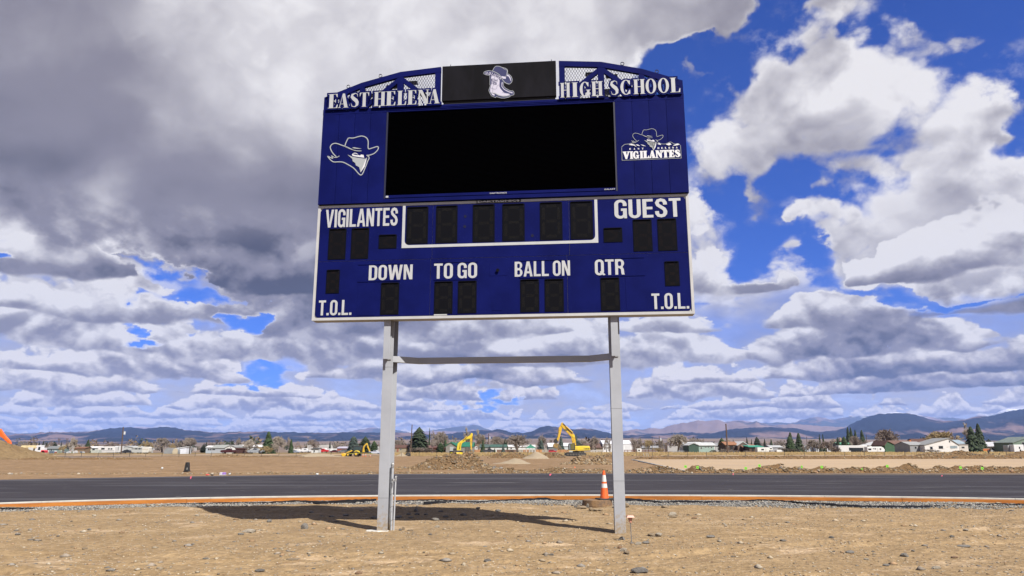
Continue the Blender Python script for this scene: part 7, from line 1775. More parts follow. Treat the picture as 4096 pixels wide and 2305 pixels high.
for x, h_, lb in ((1450,1822,'orange and white delineator behind the backhoe rear wheel, left one'), (1461,1822,'orange and white delineator behind the backhoe, middle one'), (1479,1823,'small orange delineator between the backhoe and the left post')):
    D = 146; q = aty(x, 1824, D); s_ = pxm(D); t = thing('delineator', lb, 'delineator', (q.x, D, UP), 0, 'delineators by the backhoe'); hh_ = (14 if x < 1470 else 8)*s_
    MB().lathe([(.09,.03),(.05,hh_*.4)], n=10).build('lower_tube', ORANGE, t); MB().lathe([(.055,hh_*.4+.001),(.055,hh_*.7)], n=10).build('white_band', CONEW, t); MB().lathe([(.05,hh_*.7+.001),(.04,hh_)], n=10).build('upper_tube', ORANGE, t); MB().lathe([(.2,0),(.2,.029)], n=8).build('base', RUBBER, t)
tp = thing('barrier_tape', 'yellow barrier tape strung past the backhoe', 'barrier tape', (aty(1420,1815,147).x, 146.4, UP)); s_ = pxm(147)
MB().prism([(-30*s_,11*s_),(20*s_,14*s_),(72*s_,12*s_),(72*s_,12.8*s_),(20*s_,14.8*s_),(-30*s_,11.8*s_)], -.01, .01).build('tape', mat('tape_yellow', (.60,.60,.08), .6), tp)
# loose bucket right of the left post
o = thing('loose_bucket', 'black digger bucket lying on the field edge right of the left post', 'digger bucket', (aty(1629,1824,158).x, 158, UP)); s_ = pxm(158)
MB().prism([(-10*s_,1*s_),(-5*s_,13*s_),(6*s_,13*s_),(10*s_,10*s_),(10.5*s_,0),(-9*s_,0)], -.6, .6).build('shell', MBK, o, bevel=.05); MB().prism([(-2*s_,4*s_),(8*s_,4*s_),(7*s_,10*s_),(0,10*s_)], -.64, -.601).build('mouth', STEEL, o)
for x in (-2, 4): MB().box(x*s_-.07, x*s_+.07, -.2, .2, 13*s_, 15.5*s_).build('lug', MBK, o)
# orange machine behind the dirt mound
om, P, s_ = machine('excavator', 'bright orange excavator with arched boom, half hidden by the dirt mound at far left', 'excavator', 60, 1812, 175)
ORM = mat('machine_orange', (.72,.13,.015), .45, var=.12, scale=2); A_ = (0,1650,4.265)
MB().prism(P([(-160,250),(-60,235),(0,310),(60,375),(125,432),(148,465),(168,555),(108,520),(100,462),(20,400),(-40,360),(-120,330)], A_), -.35, .35).build('boom', ORM, om, bevel=.05)
MB().prism(P([(200,580),(240,564),(305,565),(335,590),(345,640),(345,690),(200,690)], A_), -1.3, 1.3).build('body', ORM, om, bevel=.15)
MB().prism(P([(262,600),(345,600),(345,632),(262,632)], A_), -1.33, -1.301).build('side_panel', YEL, om); MB().prism(P([(110,690),(120,560),(190,555),(199,690)], A_), -1.2, .2).build('cab', MBK, om, bevel=.05)
for sy in (-1.4,1.4): MB().prism(P([(90,700),(105,680),(330,680),(350,700),(340,712),(100,712)], A_), sy-.3, sy+.3).build('track', MBK, om)
# person
D = 150; q = aty(3953.5, 1823, D); ps = thing('person', 'person in dark clothes standing on the site near the right edge of the photo', 'person', (q.x, D, UP))
def skin_body(parent, h_):
    k = h_/1.75
    J = {'pel':(0,0,.93),'che':(0,0,1.32),'nec':(0,0,1.50),'hed':(0,-.01,1.62),'top':(0,0,1.74),'lk':(-.11,.02,.50),'lf':(-.13,.03,.06),'lt':(-.14,-.12,.03),'rk':(.11,-.03,.50),'rf':(.14,.0,.06),'rt':(.15,-.15,.03),
         'ls':(-.20,0,1.42),'le':(-.27,.02,1.14),'lh':(-.24,-.10,.90),'rs':(.20,0,1.42),'re':(.28,.02,1.14),'rh':(.22,-.12,.92),'lhp':(-.10,0,.88),'rhp':(.10,0,.88)}
    E2 = [('pel','che'),('che','nec'),('nec','hed'),('hed','top'),('pel','lhp'),('lhp','lk'),('lk','lf'),('lf','lt'),('pel','rhp'),('rhp','rk'),('rk','rf'),('rf','rt'),('che','ls'),('ls','le'),('le','lh'),('che','rs'),('rs','re'),('re','rh')]
    rad = {'pel':.16,'che':.18,'nec':.06,'hed':.10,'top':.07,'lk':.07,'lf':.05,'lt':.05,'rk':.07,'rf':.05,'rt':.05,'ls':.07,'le':.05,'lh':.04,'rs':.07,'re':.05,'rh':.04,'lhp':.10,'rhp':.10}
    names = list(J); me = bpy.data.meshes.new('body'); me.from_pydata([tuple(c*k for c in J[n]) for n in names], [(names.index(a), names.index(b)) for a, b in E2], [])
    o = link('body', me, parent); me.materials.append(mat('dark_clothes', (.022,.024,.032), .9)); sk = o.modifiers.new('skin', 'SKIN'); 
    for i, n in enumerate(names): me.skin_vertices[0].data[i].radius = (rad[n]*k, rad[n]*k)
    me.skin_vertices[0].data[0].use_root = True
    ss = o.modifiers.new('sub', 'SUBSURF'); ss.levels = 1; ss.render_levels = 1; return o
try: skin_body(ps, 1.3*1.0)
except Exception as e_: print('skin', e_); MB().tube([(0,0,0),(0,0,.7),(0,0,1.15),(0,0,1.3)], [.13,.17,.16,.08], 10).build('body', mat('dark_clothes', (.022,.024,.032), .9), ps)
for x in (3970, 3997):
    o = blob('bucket_pail', x, 1824, 6, 5, MBK, 'small dark pail on the ground right of the standing person' if x < 3980 else 'second small dark pail farther right of the person', 'pail', D=150, seed=x)

# ------------------------------------------------------------------ trees
def bare_template(seed, spread=.55, up_=.5, levels=6, twig=.0045):
    r = random.Random(seed); tr = MB(); cr = MB()
    def branch(p, d, L_, rad, lev, mb):
        n = 2 if lev < 3 else 1; pts = [p]; q = p
        for i in range(n):
            d = (d + Vector((r.gauss(0,.13), r.gauss(0,.13), r.gauss(0,.08)+.05*up_))).normalized(); q = q + d*L_/n; pts.append(q)
        mb.tube(pts, [rad*(1-.35*i/n) for i in range(n+1)], 5 if lev == 0 else 3, False)
        if lev >= levels: return
        k = r.choice([3,4]) if lev < 4 else 3
        for i in range(k):
            a = 2*math.pi*(i+r.random()*.6)/k; s_ = spread*(.6+.7*r.random())
            perp = d.cross(Vector((math.cos(a), math.sin(a), .3))).normalized()
            d2 = (d*(1-s_*.5) + perp*s_ + Vector((0,0,.12*up_))).normalized()
            t = .35+.65*r.random() if lev else .55+.45*r.random()
            base = pts[0].lerp(pts[-1], t) if n == 1 else (pts[1].lerp(pts[2], (t-.5)*2) if t > .5 else pts[0].lerp(pts[1], t*2))
            branch(base, d2, L_*(.62+.2*r.random()), max(rad*.58, twig), lev+1, cr)
    branch(Vector((0,0,-.02)), Vector((0,0,1)), .20, .028, 0, tr)
    def norm(mb_, f): mb_.v = [(v[0]*f[0], v[1]*f[0], v[2]*f[1]) for v in mb_.v]
    zs = max(v[2] for v in cr.v); rs_ = sorted(math.hypot(v[0], v[1]) for v in cr.v)[int(len(cr.v)*.97)]
    norm(tr, (.5/rs_, 1/zs)); norm(cr, (.5/rs_, 1/zs)); return tr, cr
def conifer_template(seed, prof, n=520, droop=.35):
    r = random.Random(seed); tr = MB(); tr.tube([(0,0,-.02),(0,0,.5),(0,0,.96)], [.022,.014,.004], 6); cr = MB(); cols = []
    for i in range(n):
        z = .04 + .94*(i/n)**1.0*(1) ; z = min(.985, z + r.uniform(-.01,.01))
        R_ = prof(z)*(.62+.48*r.random()) if r.random() < .8 else prof(z)*1.15
        a = r.random()*6.283; ca, sa = math.cos(a), math.sin(a)
        wd = (.055+.05*r.random())*(.45+R_*1.2); z1 = z - droop*R_*(.4+.8*r.random()); zm = z + .02
        def pt(rr, lat, zz_): return (ca*rr - sa*lat, sa*rr + ca*lat, zz_)
        # a drooping spray: ragged, several fingers
        b = len(cr.v)
        cr.v += [pt(R_*.1, 0, z), pt(R_*.55, -wd, zm-.03*r.random()), pt(R_*.6, wd, zm-.03*r.random()), pt(R_*.95, -wd*.7, z1), pt(R_*1.08, 0, z1-.012), pt(R_*.92, wd*.8, z1+.01), pt(R_*.5, 0, zm+.02)]
        cr.f += [(b, b+1, b+6), (b, b+6, b+2), (b+1, b+3, b+6), (b+6, b+3, b+4), (b+6, b+4, b+5), (b+6, b+5, b+2)]
    m_ = max(math.hypot(v[0], v[1]) for v in cr.v); cr.v = [(v[0]*.5/m_, v[1]*.5/m_, v[2]) for v in cr.v]
    return tr, cr
BARK = mat('bark_grey', (.17,.14,.12), .95); 
TWIGS = {'grey': mat('twigs_grey', (.215,.180,.155), .95), 'pale': mat('twigs_pale', (.29,.25,.21), .95), 'red': mat('twigs_reddish', (.185,.145,.125), .95), 'gold': mat('twigs_golden', (.27,.20,.10), .95), 'dark': mat('twigs_dark', (.09,.075,.06), .95)}
LEAFM = {'spruce': mat('needles_dark', (.022,.040,.014), .9, var=.5, scale=14), 'blue': mat('needles_blue', (.045,.068,.058), .9, var=.4, scale=14), 'green': mat('needles_green', (.028,.055,.014), .9, var=.5, scale=14), 'black': mat('needles_blackish', (.014,.022,.014), .9, var=.4, scale=14)}
BT = []
for sd, sp, u_, lv in ((1,.62,.3,6),(2,.5,.6,6),(3,.78,.2,6),(4,.36,1.3,6),(5,.62,.4,6)):
    BT.append(bare_template(sd, sp, u_, lv))
BTM = {}
def bare_tree(label, x, w_, yt, yb, D, tone='grey', k=0, name='bare_tree', cat='tree', group=None, trunk=True):
    s_ = pxm(D); p = aty(x, 1797, D); root = thing(name, label, cat, (p.x, D, UP-.1), hashcol(x,yt)*6.28, group)
    H_ = (1808-yt)*s_*1.0 if yb is None else (yb-yt)*s_; z0 = 0 if yb is None else 0
    W_ = w_*s_*1.1
    if (k, tone) not in BTM: BTM[(k, tone)] = (BT[k][0].mesh('trunk', BARK), BT[k][1].mesh('crown', TWIGS[tone]))
    a, b = BTM[(k, tone)]
    if trunk: o = link('trunk', a, root); o.scale = (W_, W_, H_)
    o = link('crown', b, root); o.scale = (W_, W_, H_); return root
CT_ = [conifer_template(11, lambda z: .04+.40*(1-z)**.9), conifer_template(12, lambda z: .02+.30*(1-z)**.75, 480), conifer_template(13, lambda z: .44*math.sin(math.pi*min(1, max(.02, z*.86+.16)))**.7, 620, .15), conifer_template(14, lambda z: .05+.36*(1-z)**.6, 560, .25)]
CTM = {}
def conifer(label, x, w_, yt, D, tone='spruce', k=0, yb=1808, group=None):
    s_ = pxm(D); p = aty(x, 1797, D); root = thing('conifer_tree', label, 'tree', (p.x, D, UP-.1), hashcol(x,yt)*6.28, group)
    H_ = (yb-yt)*s_; W_ = w_*s_*1.45
    if (k, tone) not in CTM: CTM[(k, tone)] = (CT_[k][0].mesh('trunk', BARK), CT_[k][1].mesh('crown', LEAFM[tone]))
    a, b = CTM[(k, tone)]; o = link('trunk', a, root); o.scale = (W_, W_, H_); o = link('crown', b, root); o.scale = (W_, W_, H_); return root
C = [('tall green spruce standing alone beside the long white house, left',1069,58,1721,262,'green',0),('thin ragged spruce left of the silver blue people carrier',1162,20,1752,285,'green',1),
 ('broad blue grey spruce behind the backhoe, leftmost of that cluster',1411,52,1743,300,'blue',3),('round topped green pine behind the backhoe boom',1458,42,1743,303,'spruce',2),('small bright green juniper left of the left post',1494,27,1759,298,'green',2),
 ('big dark juniper just right of the bare wooden pole, centre left',1674,62,1706,300,'spruce',2),('green bush-like juniper left of the green roofed garage',1760,26,1766,290,'green',2),('second green juniper touching the green roofed garage',1779,22,1756,291,'green',3),
 ('small green spruce between the tall poplar and the pole',1930,22,1757,300,'green',0),('small blue spruce in front of the white walled wing',2011,17,1774,282,'blue',0),('small dark spruce beside the dark grey pickup',1977,9,1788,285,'spruce',0),
 ('dark spruce behind the dark roofed house, left of the broad leafless tree',2020,24,1755,330,'spruce',3),('dark blue spruce left of the stick of the digging excavator',2243,30,1744,330,'blue',0),('tall thin spruce behind the boom of the digging excavator',2304,20,1737,335,'blue',1),
 ('grey green spruce right behind the digging excavator boom foot',2312,34,1760,320,'blue',3),('spruce behind the white low building left of the excavator bucket',2163,26,1758,320,'blue',3),('bushy pine left of the utility pole by the brown house',2887,30,1749,285,'green',2),
 ('dark conical tree above the gable of the brown house',2988,14,1752,420,'black',0),('dark round tree behind the sea green shed',3028,26,1750,420,'black',2),('small dark spruce over the two storey roof',2933,10,1760,420,'black',0),('thin dark spruce left of the dark round tree',3006,8,1758,420,'black',1),
 ('narrow dark spruce behind the fifth wheel camper',3059,15,1758,410,'black',0),('dark cone shaped spruce right of the fifth wheel camper',3085,19,1760,400,'spruce',0),
 ('tall spruce, left one of the big dark pair left of the orchard',3163,42,1730,300,'spruce',0),('tall spruce, right one of the big dark pair left of the orchard',3196,44,1732,302,'spruce',0),('lower bright spruce in front of the big dark pair',3158,36,1745,294,'green',3),
 ('dark slender spruce behind the orchard, left one',3280,12,1738,360,'spruce',1),('dark slender spruce behind the orchard, right one',3294,13,1739,360,'spruce',1),('dark spruce half behind the orchard right edge',3352,24,1750,330,'spruce',0),
 ('green pine left of the cluster of tall spruces at right',3378,34,1748,325,'green',3),('tall blue green spruce, left of the cluster behind the big camper',3396,30,1711,335,'spruce',0),('tall blue green spruce with double top behind the big camper',3408,28,1713,337,'spruce',0),
 ('slim spruce in the middle of the cluster behind the big camper',3425,24,1722,334,'spruce',1),('tall cone shaped spruce at the right of the cluster behind the big camper',3451,36,1722,330,'spruce',0),
 ('dark full spruce left one of the pair beside the weathered house',3890,66,1706,262,'spruce',0),('dark leaning spruce right one of the pair beside the weathered house',3921,48,1694,266,'spruce',1),
 ('low dark pine far behind the right pair of spruces',3957,30,1760,420,'black',2),
 ('broad dark spruce among leafless trees, far left',347,30,1756,340,'spruce',0),('small dark spruces above the tanker truck, first one',140,12,1768,360,'black',0),('dark spruce above the tanker truck, second one',152,14,1765,360,'black',0),('dark spruce above the tanker truck, third and tallest one',168,16,1761,360,'black',0),
 ('dark spruce right of the tanker cab',182,16,1766,360,'black',3),('wide dark spruce right of the tanker cab, next to a leafless tree',212,26,1763,360,'black',2),('slim dark spruce left of the tall pale leafless tree, far left',240,10,1764,360,'black',1),
 ('dark bushy conifer left of the pale blue grey mobile home',812,22,1774,330,'black',2),('dark pointed conifer left of the pale blue grey mobile home',822,14,1765,330,'black',0),('dark conifer among the leafless trees above the white shed',757,18,1754,420,'black',0),('small dark conifer left of the white shed flue',718,12,1763,420,'black',0),
 ('dark small conifer over the long white house roof, left of the tall spruce',862,14,1768,380,'black',0),('small conifer above the roof ridge near the leafless tree',950,10,1770,380,'black',0),
 ('small dark spruce far behind the row of campers',1317,12,1766,420,'black',0),('tiny dark spruce right of the one behind the campers',1334,8,1769,420,'black',0),('small brown green juniper just right of the left post',1606,9,1771,340,'green',0),('dark spruce tip above the leafless trees right of the big juniper',1715,11,1711,315,'spruce',0)]
for c in C: conifer(c[0], c[1], c[2], c[3], c[4], c[5], c[6])
Bt = [('tall pale leafless tree above the yard junk, far left',298,44,1741,330,'pale',1),('wide brown leafless tree right of the tanker cab',196,40,1758,350,'red',4),('pale leafless tree left of the tanker truck',90,34,1758,360,'grey',2),('small golden tree above the yard junk',249,27,1773,320,'gold',2),('leafless reddish tree left of the tall pale one',262,22,1758,352,'red',1),
 ('low wide leafless tree behind the fifth wheel trailer',440,50,1765,360,'red',2),('orange brown willow behind the grey camping trailer',580,58,1760,350,'gold',2),('large round grey leafless tree, left',648,64,1747,370,'grey',0),('golden low tree right of the round grey leafless tree',688,28,1770,372,'gold',2),('hazy leafless tree right of the golden low tree',715,36,1760,380,'grey',4),
 ('leafless tree with grey crown above the white shed',752,48,1746,380,'grey',0),('leafless tree close in front of the long white house',1000,62,1748,262,'pale',2),('tall pale leafless tree over the white house roof',948,30,1745,400,'grey',1),('broad pale leafless tree right of the tall spruce',1112,56,1738,290,'pale',0),
 ('pale shrubby leafless tree at the yard edge right of the tall spruce',1090,46,1766,262,'pale',2),('tall hazy leafless tree behind the thin spruce',1157,26,1742,340,'grey',1),('red tinged leafless tree above the small box shed',1254,40,1752,330,'red',2),('low leafless tree behind the white campers',1350,40,1772,400,'grey',2),
 ('leafless tree just right of the left post, far',1590,32,1756,380,'grey',0),('leafless tree right of the big juniper, front one',1728,50,1714,300,'grey',4),('leafless tree right of the big juniper, back one',1765,50,1720,310,'grey',0),('pale poplar left of the excavator boom',1866,36,1705,330,'pale',3),('tall pale poplar right of the excavator stick',1912,46,1714,330,'pale',3),
 ('round grey leafless tree right of the transformer pole',1982,48,1741,330,'grey',0),('round grey leafless tree behind the dark green roofs',2010,40,1750,340,'grey',0),('large dark limbed leafless tree above the gazebo',2068,84,1733,292,'grey',0),('leafless tree left of the bucket of the digging excavator',2172,50,1735,335,'grey',1),('pale leafless bushes right of the digging excavator boom',2328,50,1757,325,'pale',0),
 ('leafless tree in front of the brown roofed house',2381,48,1737,290,'grey',1),('leafless tree left of the white barn',2424,42,1743,286,'grey',4),('leafless tree at the right end of the white barn',2531,48,1746,300,'grey',4),('pale thin leafless tree behind the barn end',2556,24,1748,380,'pale',1),('golden leafless tree between the slim poles',2592,36,1757,340,'gold',0),
 ('big fan shaped pale leafless tree, right of the double posts',2708,76,1731,285,'pale',0),('grey leafless trees above the mint green house',2765,50,1751,330,'grey',2),('leafless tree left of the fan shaped one',2640,28,1756,360,'grey',0),
 ('fruit tree, first of the orchard row',3225,34,1770,262,'grey',2),('fruit tree, second of the orchard row',3252,40,1752,262,'grey',0),('fruit tree, third of the orchard row',3276,36,1758,260,'grey',2),('fruit tree, fourth of the orchard row',3306,42,1760,258,'red',0),('fruit tree, last of the orchard row',3330,40,1748,262,'grey',4),
 ('grey leafless tree in front of the spruce cluster at right',3422,46,1740,300,'grey',0),('reddish leafless tree right of the spruce cluster',3462,36,1760,300,'red',2),('big red twigged tree with pale limbs behind the white garage',3552,86,1714,310,'red',0),('huge golden willow behind the weathered house',3758,124,1724,330,'gold',0),
 ('tall pale poplar behind the two dark spruces',3876,40,1688,285,'pale',3),('small leafless tree before the low grey house right of the spruces',3975,40,1782,262,'dark',2),('leafless tree behind the motorhome',4000,22,1763,300,'grey',4),('hazy tree left of the utility pole by the mobile home',2800,44,1755,380,'grey',2),('distant leafless tree over the low houses right of the camper',3125,60,1762,420,'grey',2)]
for c in Bt: bare_tree(c[0], c[1], c[2], c[3], None, c[4], c[5], c[6])
Bs = [('dense dry hedge of brown bushes, left part, right of the left post',1665,60,1786,270,'dark',2),('dense dry hedge of brown bushes, middle part',1692,60,1783,268,'grey',2),('dense dry hedge of brown bushes near the dark red shed',1718,50,1787,266,'dark',2),('yellow green bush at the foot of the tall spruce, left',1066,60,1776,256,'gold',2),
 ('yellow twigged bush left of the double posts',2632,44,1786,280,'gold',2),('twiggy grey bush under the mint green house wall',2850,30,1794,262,'dark',2),('round twiggy bush left of the utility pole base',2892,34,1790,258,'grey',2),('round twiggy bush right of the utility pole base',2925,30,1793,256,'grey',2),('round twiggy bush before the brown gable',2944,26,1795,256,'red',2),('bushy shrub under the sea green shed',2986,26,1797,256,'grey',2),
 ('dark shrub at the foot of the big dark spruces',3172,50,1790,262,'dark',2),('brown shrub between camper and spruces',3135,44,1786,275,'dark',2),('brown scrub at the left of the big camper',3338,50,1780,262,'red',2),('scrub bush in front of the big white camper',3454,30,1795,250,'grey',2),('grey tangled bush in front of the weathered house',3722,58,1791,236,'grey',2),('dark shrub before the white building and dark tree',2046,20,1794,286,'dark',2)]
for c in Bs: bare_tree(c[0], c[1], c[2], c[3], None, c[4], c[5], c[6], 'shrub', 'bush', None, True)
# the far belt of trees on the plain reads as one mass
rs = np.random.RandomState(21); n = 620; q_ = 90
D = 470 + 2600*rs.rand(n)**1.5; X_ = (rs.rand(n)-.5)*1.5*D; Hh = 4+6*rs.rand(n); Ww = 2.2+4*rs.rand(n)
Z_ = np.array([plain_z(a, b) for a, b in zip(X_, D)])
u_ = rs.normal(size=(n, q_, 3)); u_ /= np.linalg.norm(u_, axis=2, keepdims=True); u_ *= rs.rand(n, q_, 1)**.4
Cn = np.stack([X_[:, None]+u_[..., 0]*Ww[:, None], D[:, None]+u_[..., 1]*Ww[:, None], (Z_+Hh*.55)[:, None]+u_[..., 2]*(Hh*.5)[:, None]], -1)
tri = rs.normal(size=(n, q_, 3, 3))*(Ww*.16)[:, None, None, None]
V = (Cn[:, :, None, :] + tri).reshape(-1, 3)
cc = np.array([(.10,.08,.065),(.12,.095,.07),(.03,.04,.022),(.14,.10,.06),(.09,.07,.06)])[rs.randint(0, 5, n)]; cc = np.repeat(cc, q_*3, axis=0)
tb_ = link('tree_belt', np_mesh('tree_belt', V, np.arange(len(V)).reshape(-1, 3), mat('belt_trees', (1,1,1), .95, tone=True), cc)); tag(tb_, kind='stuff')
hm = MB()
for i in range(160):
    D = 430 + 1800*rs.rand()**1.3; x = (rs.rand()-.5)*1.5*D; z0 = plain_z(x, D); w_ = 4+7*rs.rand(); h_ = 2.4+rs.rand()*2
    hm.box(x-w_, x+w_, D, D+7, z0, z0+h_)
o = hm.build('far_settlement', mat('far_walls', (.42,.41,.40), .9, col2=(.22,.19,.17), scale=.01)); tag(o, kind='stuff')

# ------------------------------------------------------------------ mountains
def range_(name, pts, D, m, foot, depth, rough, seed, step_px=9):
    xs = np.arange(pts[0][0], pts[-1][0], step_px); ys = np.interp(xs, [p[0] for p in pts], [p[1] for p in pts])
    # soften the trace, then add small relief
    k = np.ones(3)/3; ys = np.convolve(np.pad(ys, 1, mode='edge'), k, 'valid')
    X_ = np.array([aty(a, 1797, D).x for a in xs]); Zr = np.array([aty(a, b, D).z for a, b in zip(xs, ys)])
    Zr = Zr + D/FPX*5.0*fbm(xs.astype(np.float32)*.05+seed, xs.astype(np.float32)*0+seed, 900+seed, 4)
    ny = 60; T_ = np.linspace(-1, .5, ny)
    XX, TT = np.meshgrid(X_, T_); ZR = np.broadcast_to(Zr, XX.shape)
    u_ = XX/depth*2.6; r1 = fbm(u_+seed, TT*1.6+seed, 910+seed, 6, .52, True)
    spur = np.abs(np.sin(u_*2.1 + 1.5*fbm(u_*.8, TT, 920+seed, 3)))
    prof = np.clip(1-np.abs(TT), 0, 1)**(.75+.7*spur*smooth(0, .5, 1-np.abs(TT)))
    Z = foot + (ZR-foot)*prof + (ZR-foot)*rough*r1*np.clip(np.abs(TT), 0, 1)*np.clip(1-np.abs(TT), 0, 1)*4
    Z = np.minimum(Z, ZR + (np.abs(TT) < .02)*0)
    Y = D + TT*depth
    Xp = XX*(Y/D)
    v = np.stack([Xp.ravel(), Y.ravel(), Z.ravel()], 1); i = np.arange(XX.size).reshape(XX.shape)
    f = np.stack([i[:-1,:-1].ravel(), i[:-1,1:].ravel(), i[1:,1:].ravel(), i[1:,:-1].ravel()], 1)
    o = link(name, np_mesh(name, v, f, m)); tag(o, kind='structure'); return o
def hill_mat(name, forest_shade, grass, lo, hi, scale, snow=None):  # dark forest tone also stands for cloud shadow lying on the slopes
    m = mat(name, forest_shade, .95, spec=.0); t, p = tsock(m)
    g = t.nodes.new('ShaderNodeNewGeometry'); sp = t.nodes.new('ShaderNodeSeparateXYZ'); t.links.new(g.outputs['Position'], sp.inputs[0])
    mp = t.nodes.new('ShaderNodeMapping'); mp.inputs['Scale'].default_value = (1,.45,3.2); t.links.new(g.outputs['Position'], mp.inputs[0])
    n = t.nodes.new('ShaderNodeTexNoise'); n.inputs['Scale'].default_value = scale; n.inputs['Detail'].default_value = 9; n.inputs['Roughness'].default_value = .62; t.links.new(mp.outputs[0], n.inputs['Vector'])
    r = t.nodes.new('ShaderNodeMapRange'); r.inputs[1].default_value = lo; r.inputs[2].default_value = hi; t.links.new(n.outputs[0], r.inputs[0])
    x = t.nodes.new('ShaderNodeMix'); x.data_type = 'RGBA'; t.links.new(r.outputs[0], x.inputs[0]); x.inputs[6].default_value = (*forest_shade, 1); x.inputs[7].default_value = (*grass, 1)
    src = x.outputs[2]
    if snow:
        n2 = t.nodes.new('ShaderNodeTexNoise'); n2.inputs['Scale'].default_value = scale*5; n2.inputs['Detail'].default_value = 8; n2.inputs['Roughness'].default_value = .7; t.links.new(mp.outputs[0], n2.inputs['Vector'])
        ad = t.nodes.new('ShaderNodeMath'); ad.operation = 'MULTIPLY_ADD'; t.links.new(n2.outputs[0], ad.inputs[0]); ad.inputs[1].default_value = snow[1]; t.links.new(sp.outputs[2], ad.inputs[2])
        r2 = t.nodes.new('ShaderNodeMapRange'); r2.inputs[1].default_value = snow[0]+snow[1]*.5; r2.inputs[2].default_value = snow[0]+snow[1]*.5+snow[2]; t.links.new(ad.outputs[0], r2.inputs[0])
        y = t.nodes.new('ShaderNodeMix'); y.data_type = 'RGBA'; t.links.new(r2.outputs[0], y.inputs[0]); t.links.new(src, y.inputs[6]); y.inputs[7].default_value = (.55,.55,.58,1); src = y.outputs[2]
    t.links.new(src, p.inputs['Base Color']); return m
FAR = [(-900,1735),(-300,1730),(-60,1722),(0,1720),(60,1728),(250,1724),(300,1721),(350,1721),(420,1714),(480,1708),(545,1705),(620,1706),(700,1714),(800,1722),(900,1730),(1250,1735),(1380,1727),(1440,1714),(1470,1710),(1495,1708),(1520,1712),(1560,1716),(1590,1720),(1650,1732),(1700,1724),(1750,1716),(1800,1709),(1850,1703),(1875,1700),(1910,1700),(1935,1712),(1960,1720),(2020,1732),(2200,1740),(2500,1740),(2700,1712),(2900,1690),(2960,1683),(2990,1686),(3020,1692),(3070,1695),(3130,1691),(3170,1697),(3215,1682),(3245,1676),(3275,1669),(3300,1672),(3330,1681),(3370,1676),(3410,1669),(3450,1668),(3500,1667),(3560,1655),(3600,1652),(3640,1656),(3690,1664),(3730,1671),(3775,1676),(3800,1672),(3830,1676),(3880,1681),(3920,1666),(3960,1662),(3990,1666),(4020,1648),(4060,1640),(4096,1640),(4200,1630),(4400,1640),(4900,1660)]
range_('far_mountains', FAR, 26000, hill_mat('far_slopes', (.030,.036,.036), (.15,.10,.085), .50, .56, .0006, (1050, 900, 260)), 60, 6000, .30, 1)
TAN = [(2330,1762),(2430,1740),(2490,1727),(2520,1722),(2548,1716),(2575,1722),(2605,1711),(2625,1714),(2645,1718),(2680,1704),(2710,1697),(2740,1694),(2765,1690),(2778,1691),(2788,1681),(2805,1685),(2832,1687),(2862,1682),(2880,1681),(2900,1690),(2925,1692),(2950,1684),(2970,1686),(3000,1694),(3032,1688),(3060,1696),(3090,1704),(3150,1700),(3180,1698),(3230,1702),(3300,1708),(3380,1712),(3450,1735),(3560,1760)]
range_('tan_mountains', TAN, 17000, hill_mat('tan_slopes', (.135,.098,.088), (.045,.042,.046), .52, .60, .0009), 60, 4500, .42, 2)
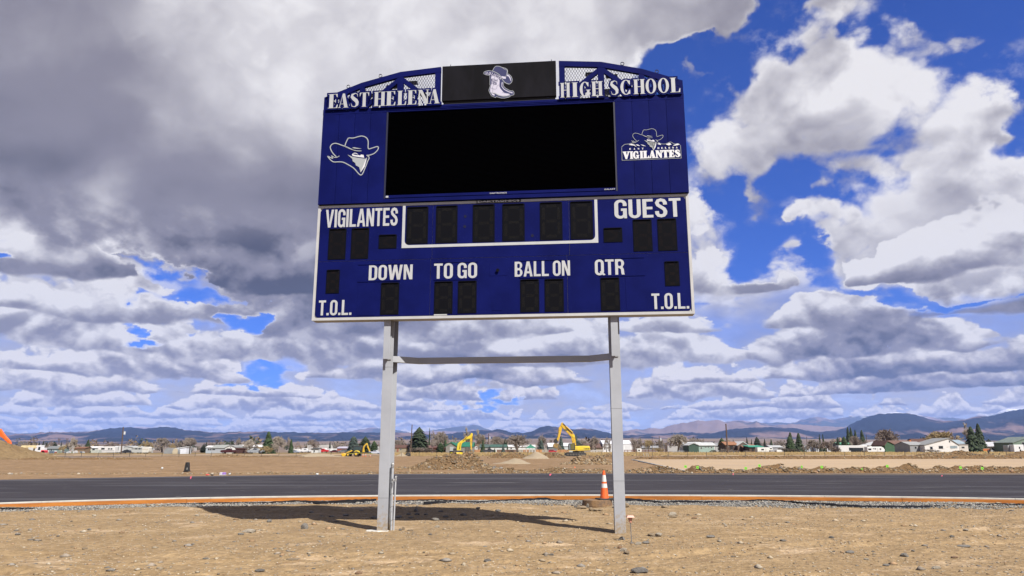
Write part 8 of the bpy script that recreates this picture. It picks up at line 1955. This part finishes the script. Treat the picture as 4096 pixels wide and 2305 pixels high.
FOR = [(-1100,1730),(-400,1738),(-100,1746),(0,1738),(70,1729),(110,1732),(150,1724),(200,1723),(260,1724),(330,1725),(370,1718),(410,1711),(450,1707),(492,1704),(520,1705),(560,1712),(600,1708),(640,1704),(668,1704),(700,1710),(730,1716),(755,1720),(785,1719),(815,1724),(860,1727),(905,1726),(945,1723),(980,1726),(1015,1724),(1060,1722),(1110,1728),(1150,1725),(1165,1725),(1200,1729),(1235,1727),(1300,1730),(1380,1727),(1480,1729),(1560,1728),(1660,1731),(1760,1738),(1790,1735),(1830,1729),(1860,1728),(1900,1722),(1930,1718),(1960,1723),(1985,1715),(2010,1718),(2030,1727),(2048,1732),(2062,1728),(2090,1733),(2130,1725),(2160,1708),(2185,1704),(2230,1708),(2265,1714),(2300,1718),(2330,1714),(2360,1715),(2400,1723),(2440,1735),(2500,1742),(2560,1742),(2600,1735),(2640,1738),(2700,1733),(2760,1731),(2850,1736),(2900,1723),(2950,1717),(3010,1714),(3060,1712),(3100,1711),(3150,1716),(3180,1714),(3230,1726),(3270,1732),(3320,1727),(3370,1722),(3400,1708),(3430,1692),(3470,1675),(3520,1661),(3560,1657),(3610,1656),(3645,1655),(3680,1664),(3720,1678),(3765,1688),(3830,1688),(3870,1684),(3900,1677),(3935,1670),(3975,1669),(4010,1662),(4050,1650),(4096,1643),(4200,1628),(4400,1610),(4900,1600)]
range_('forest_mountains', FOR, 12000, hill_mat('shaded_forest_slopes', (.009,.012,.017), (.125,.085,.075), .52, .60, .0011), 60, 4200, .45, 3)  # bluish dark woods: forest colour with the cloud shadow painted in
LOW = [(-1100,1762),(0,1757),(200,1753),(330,1758),(420,1750),(520,1748),(640,1756),(800,1754),(1000,1758),(1200,1753),(1330,1757),(1500,1752),(1650,1756),(1900,1750),(2100,1744),(2300,1750),(2500,1762),(2700,1758),(2850,1755),(2960,1752),(3050,1750),(3150,1756),(3300,1758),(3420,1752),(3600,1756),(3800,1750),(4000,1752),(4300,1748),(4900,1750)]
range_('foothills', LOW, 8200, hill_mat('foothill_slopes', (.012,.016,.020), (.14,.10,.085), .50, .60, .0016), 30, 2600, .35, 4)

# ------------------------------------------------------------------ haze
hz = MB().box(-52000, 52000, -3000, 46000, -160, 1720).build('haze', None); tag(hz, kind='stuff')
hm_ = bpy.data.materials.new('haze_air'); hm_.use_nodes = True; t = hm_.node_tree; t.nodes.clear()
ou = t.nodes.new('ShaderNodeOutputMaterial'); pv = t.nodes.new('ShaderNodeVolumePrincipled'); pv.inputs['Color'].default_value = (.30,.46,1,1); pv.inputs['Density'].default_value = 2.7e-5; pv.inputs['Anisotropy'].default_value = .0
t.links.new(pv.outputs[0], ou.inputs['Volume']); hz.data.materials.append(hm_)
print('done', round(time.time()-T0, 1))
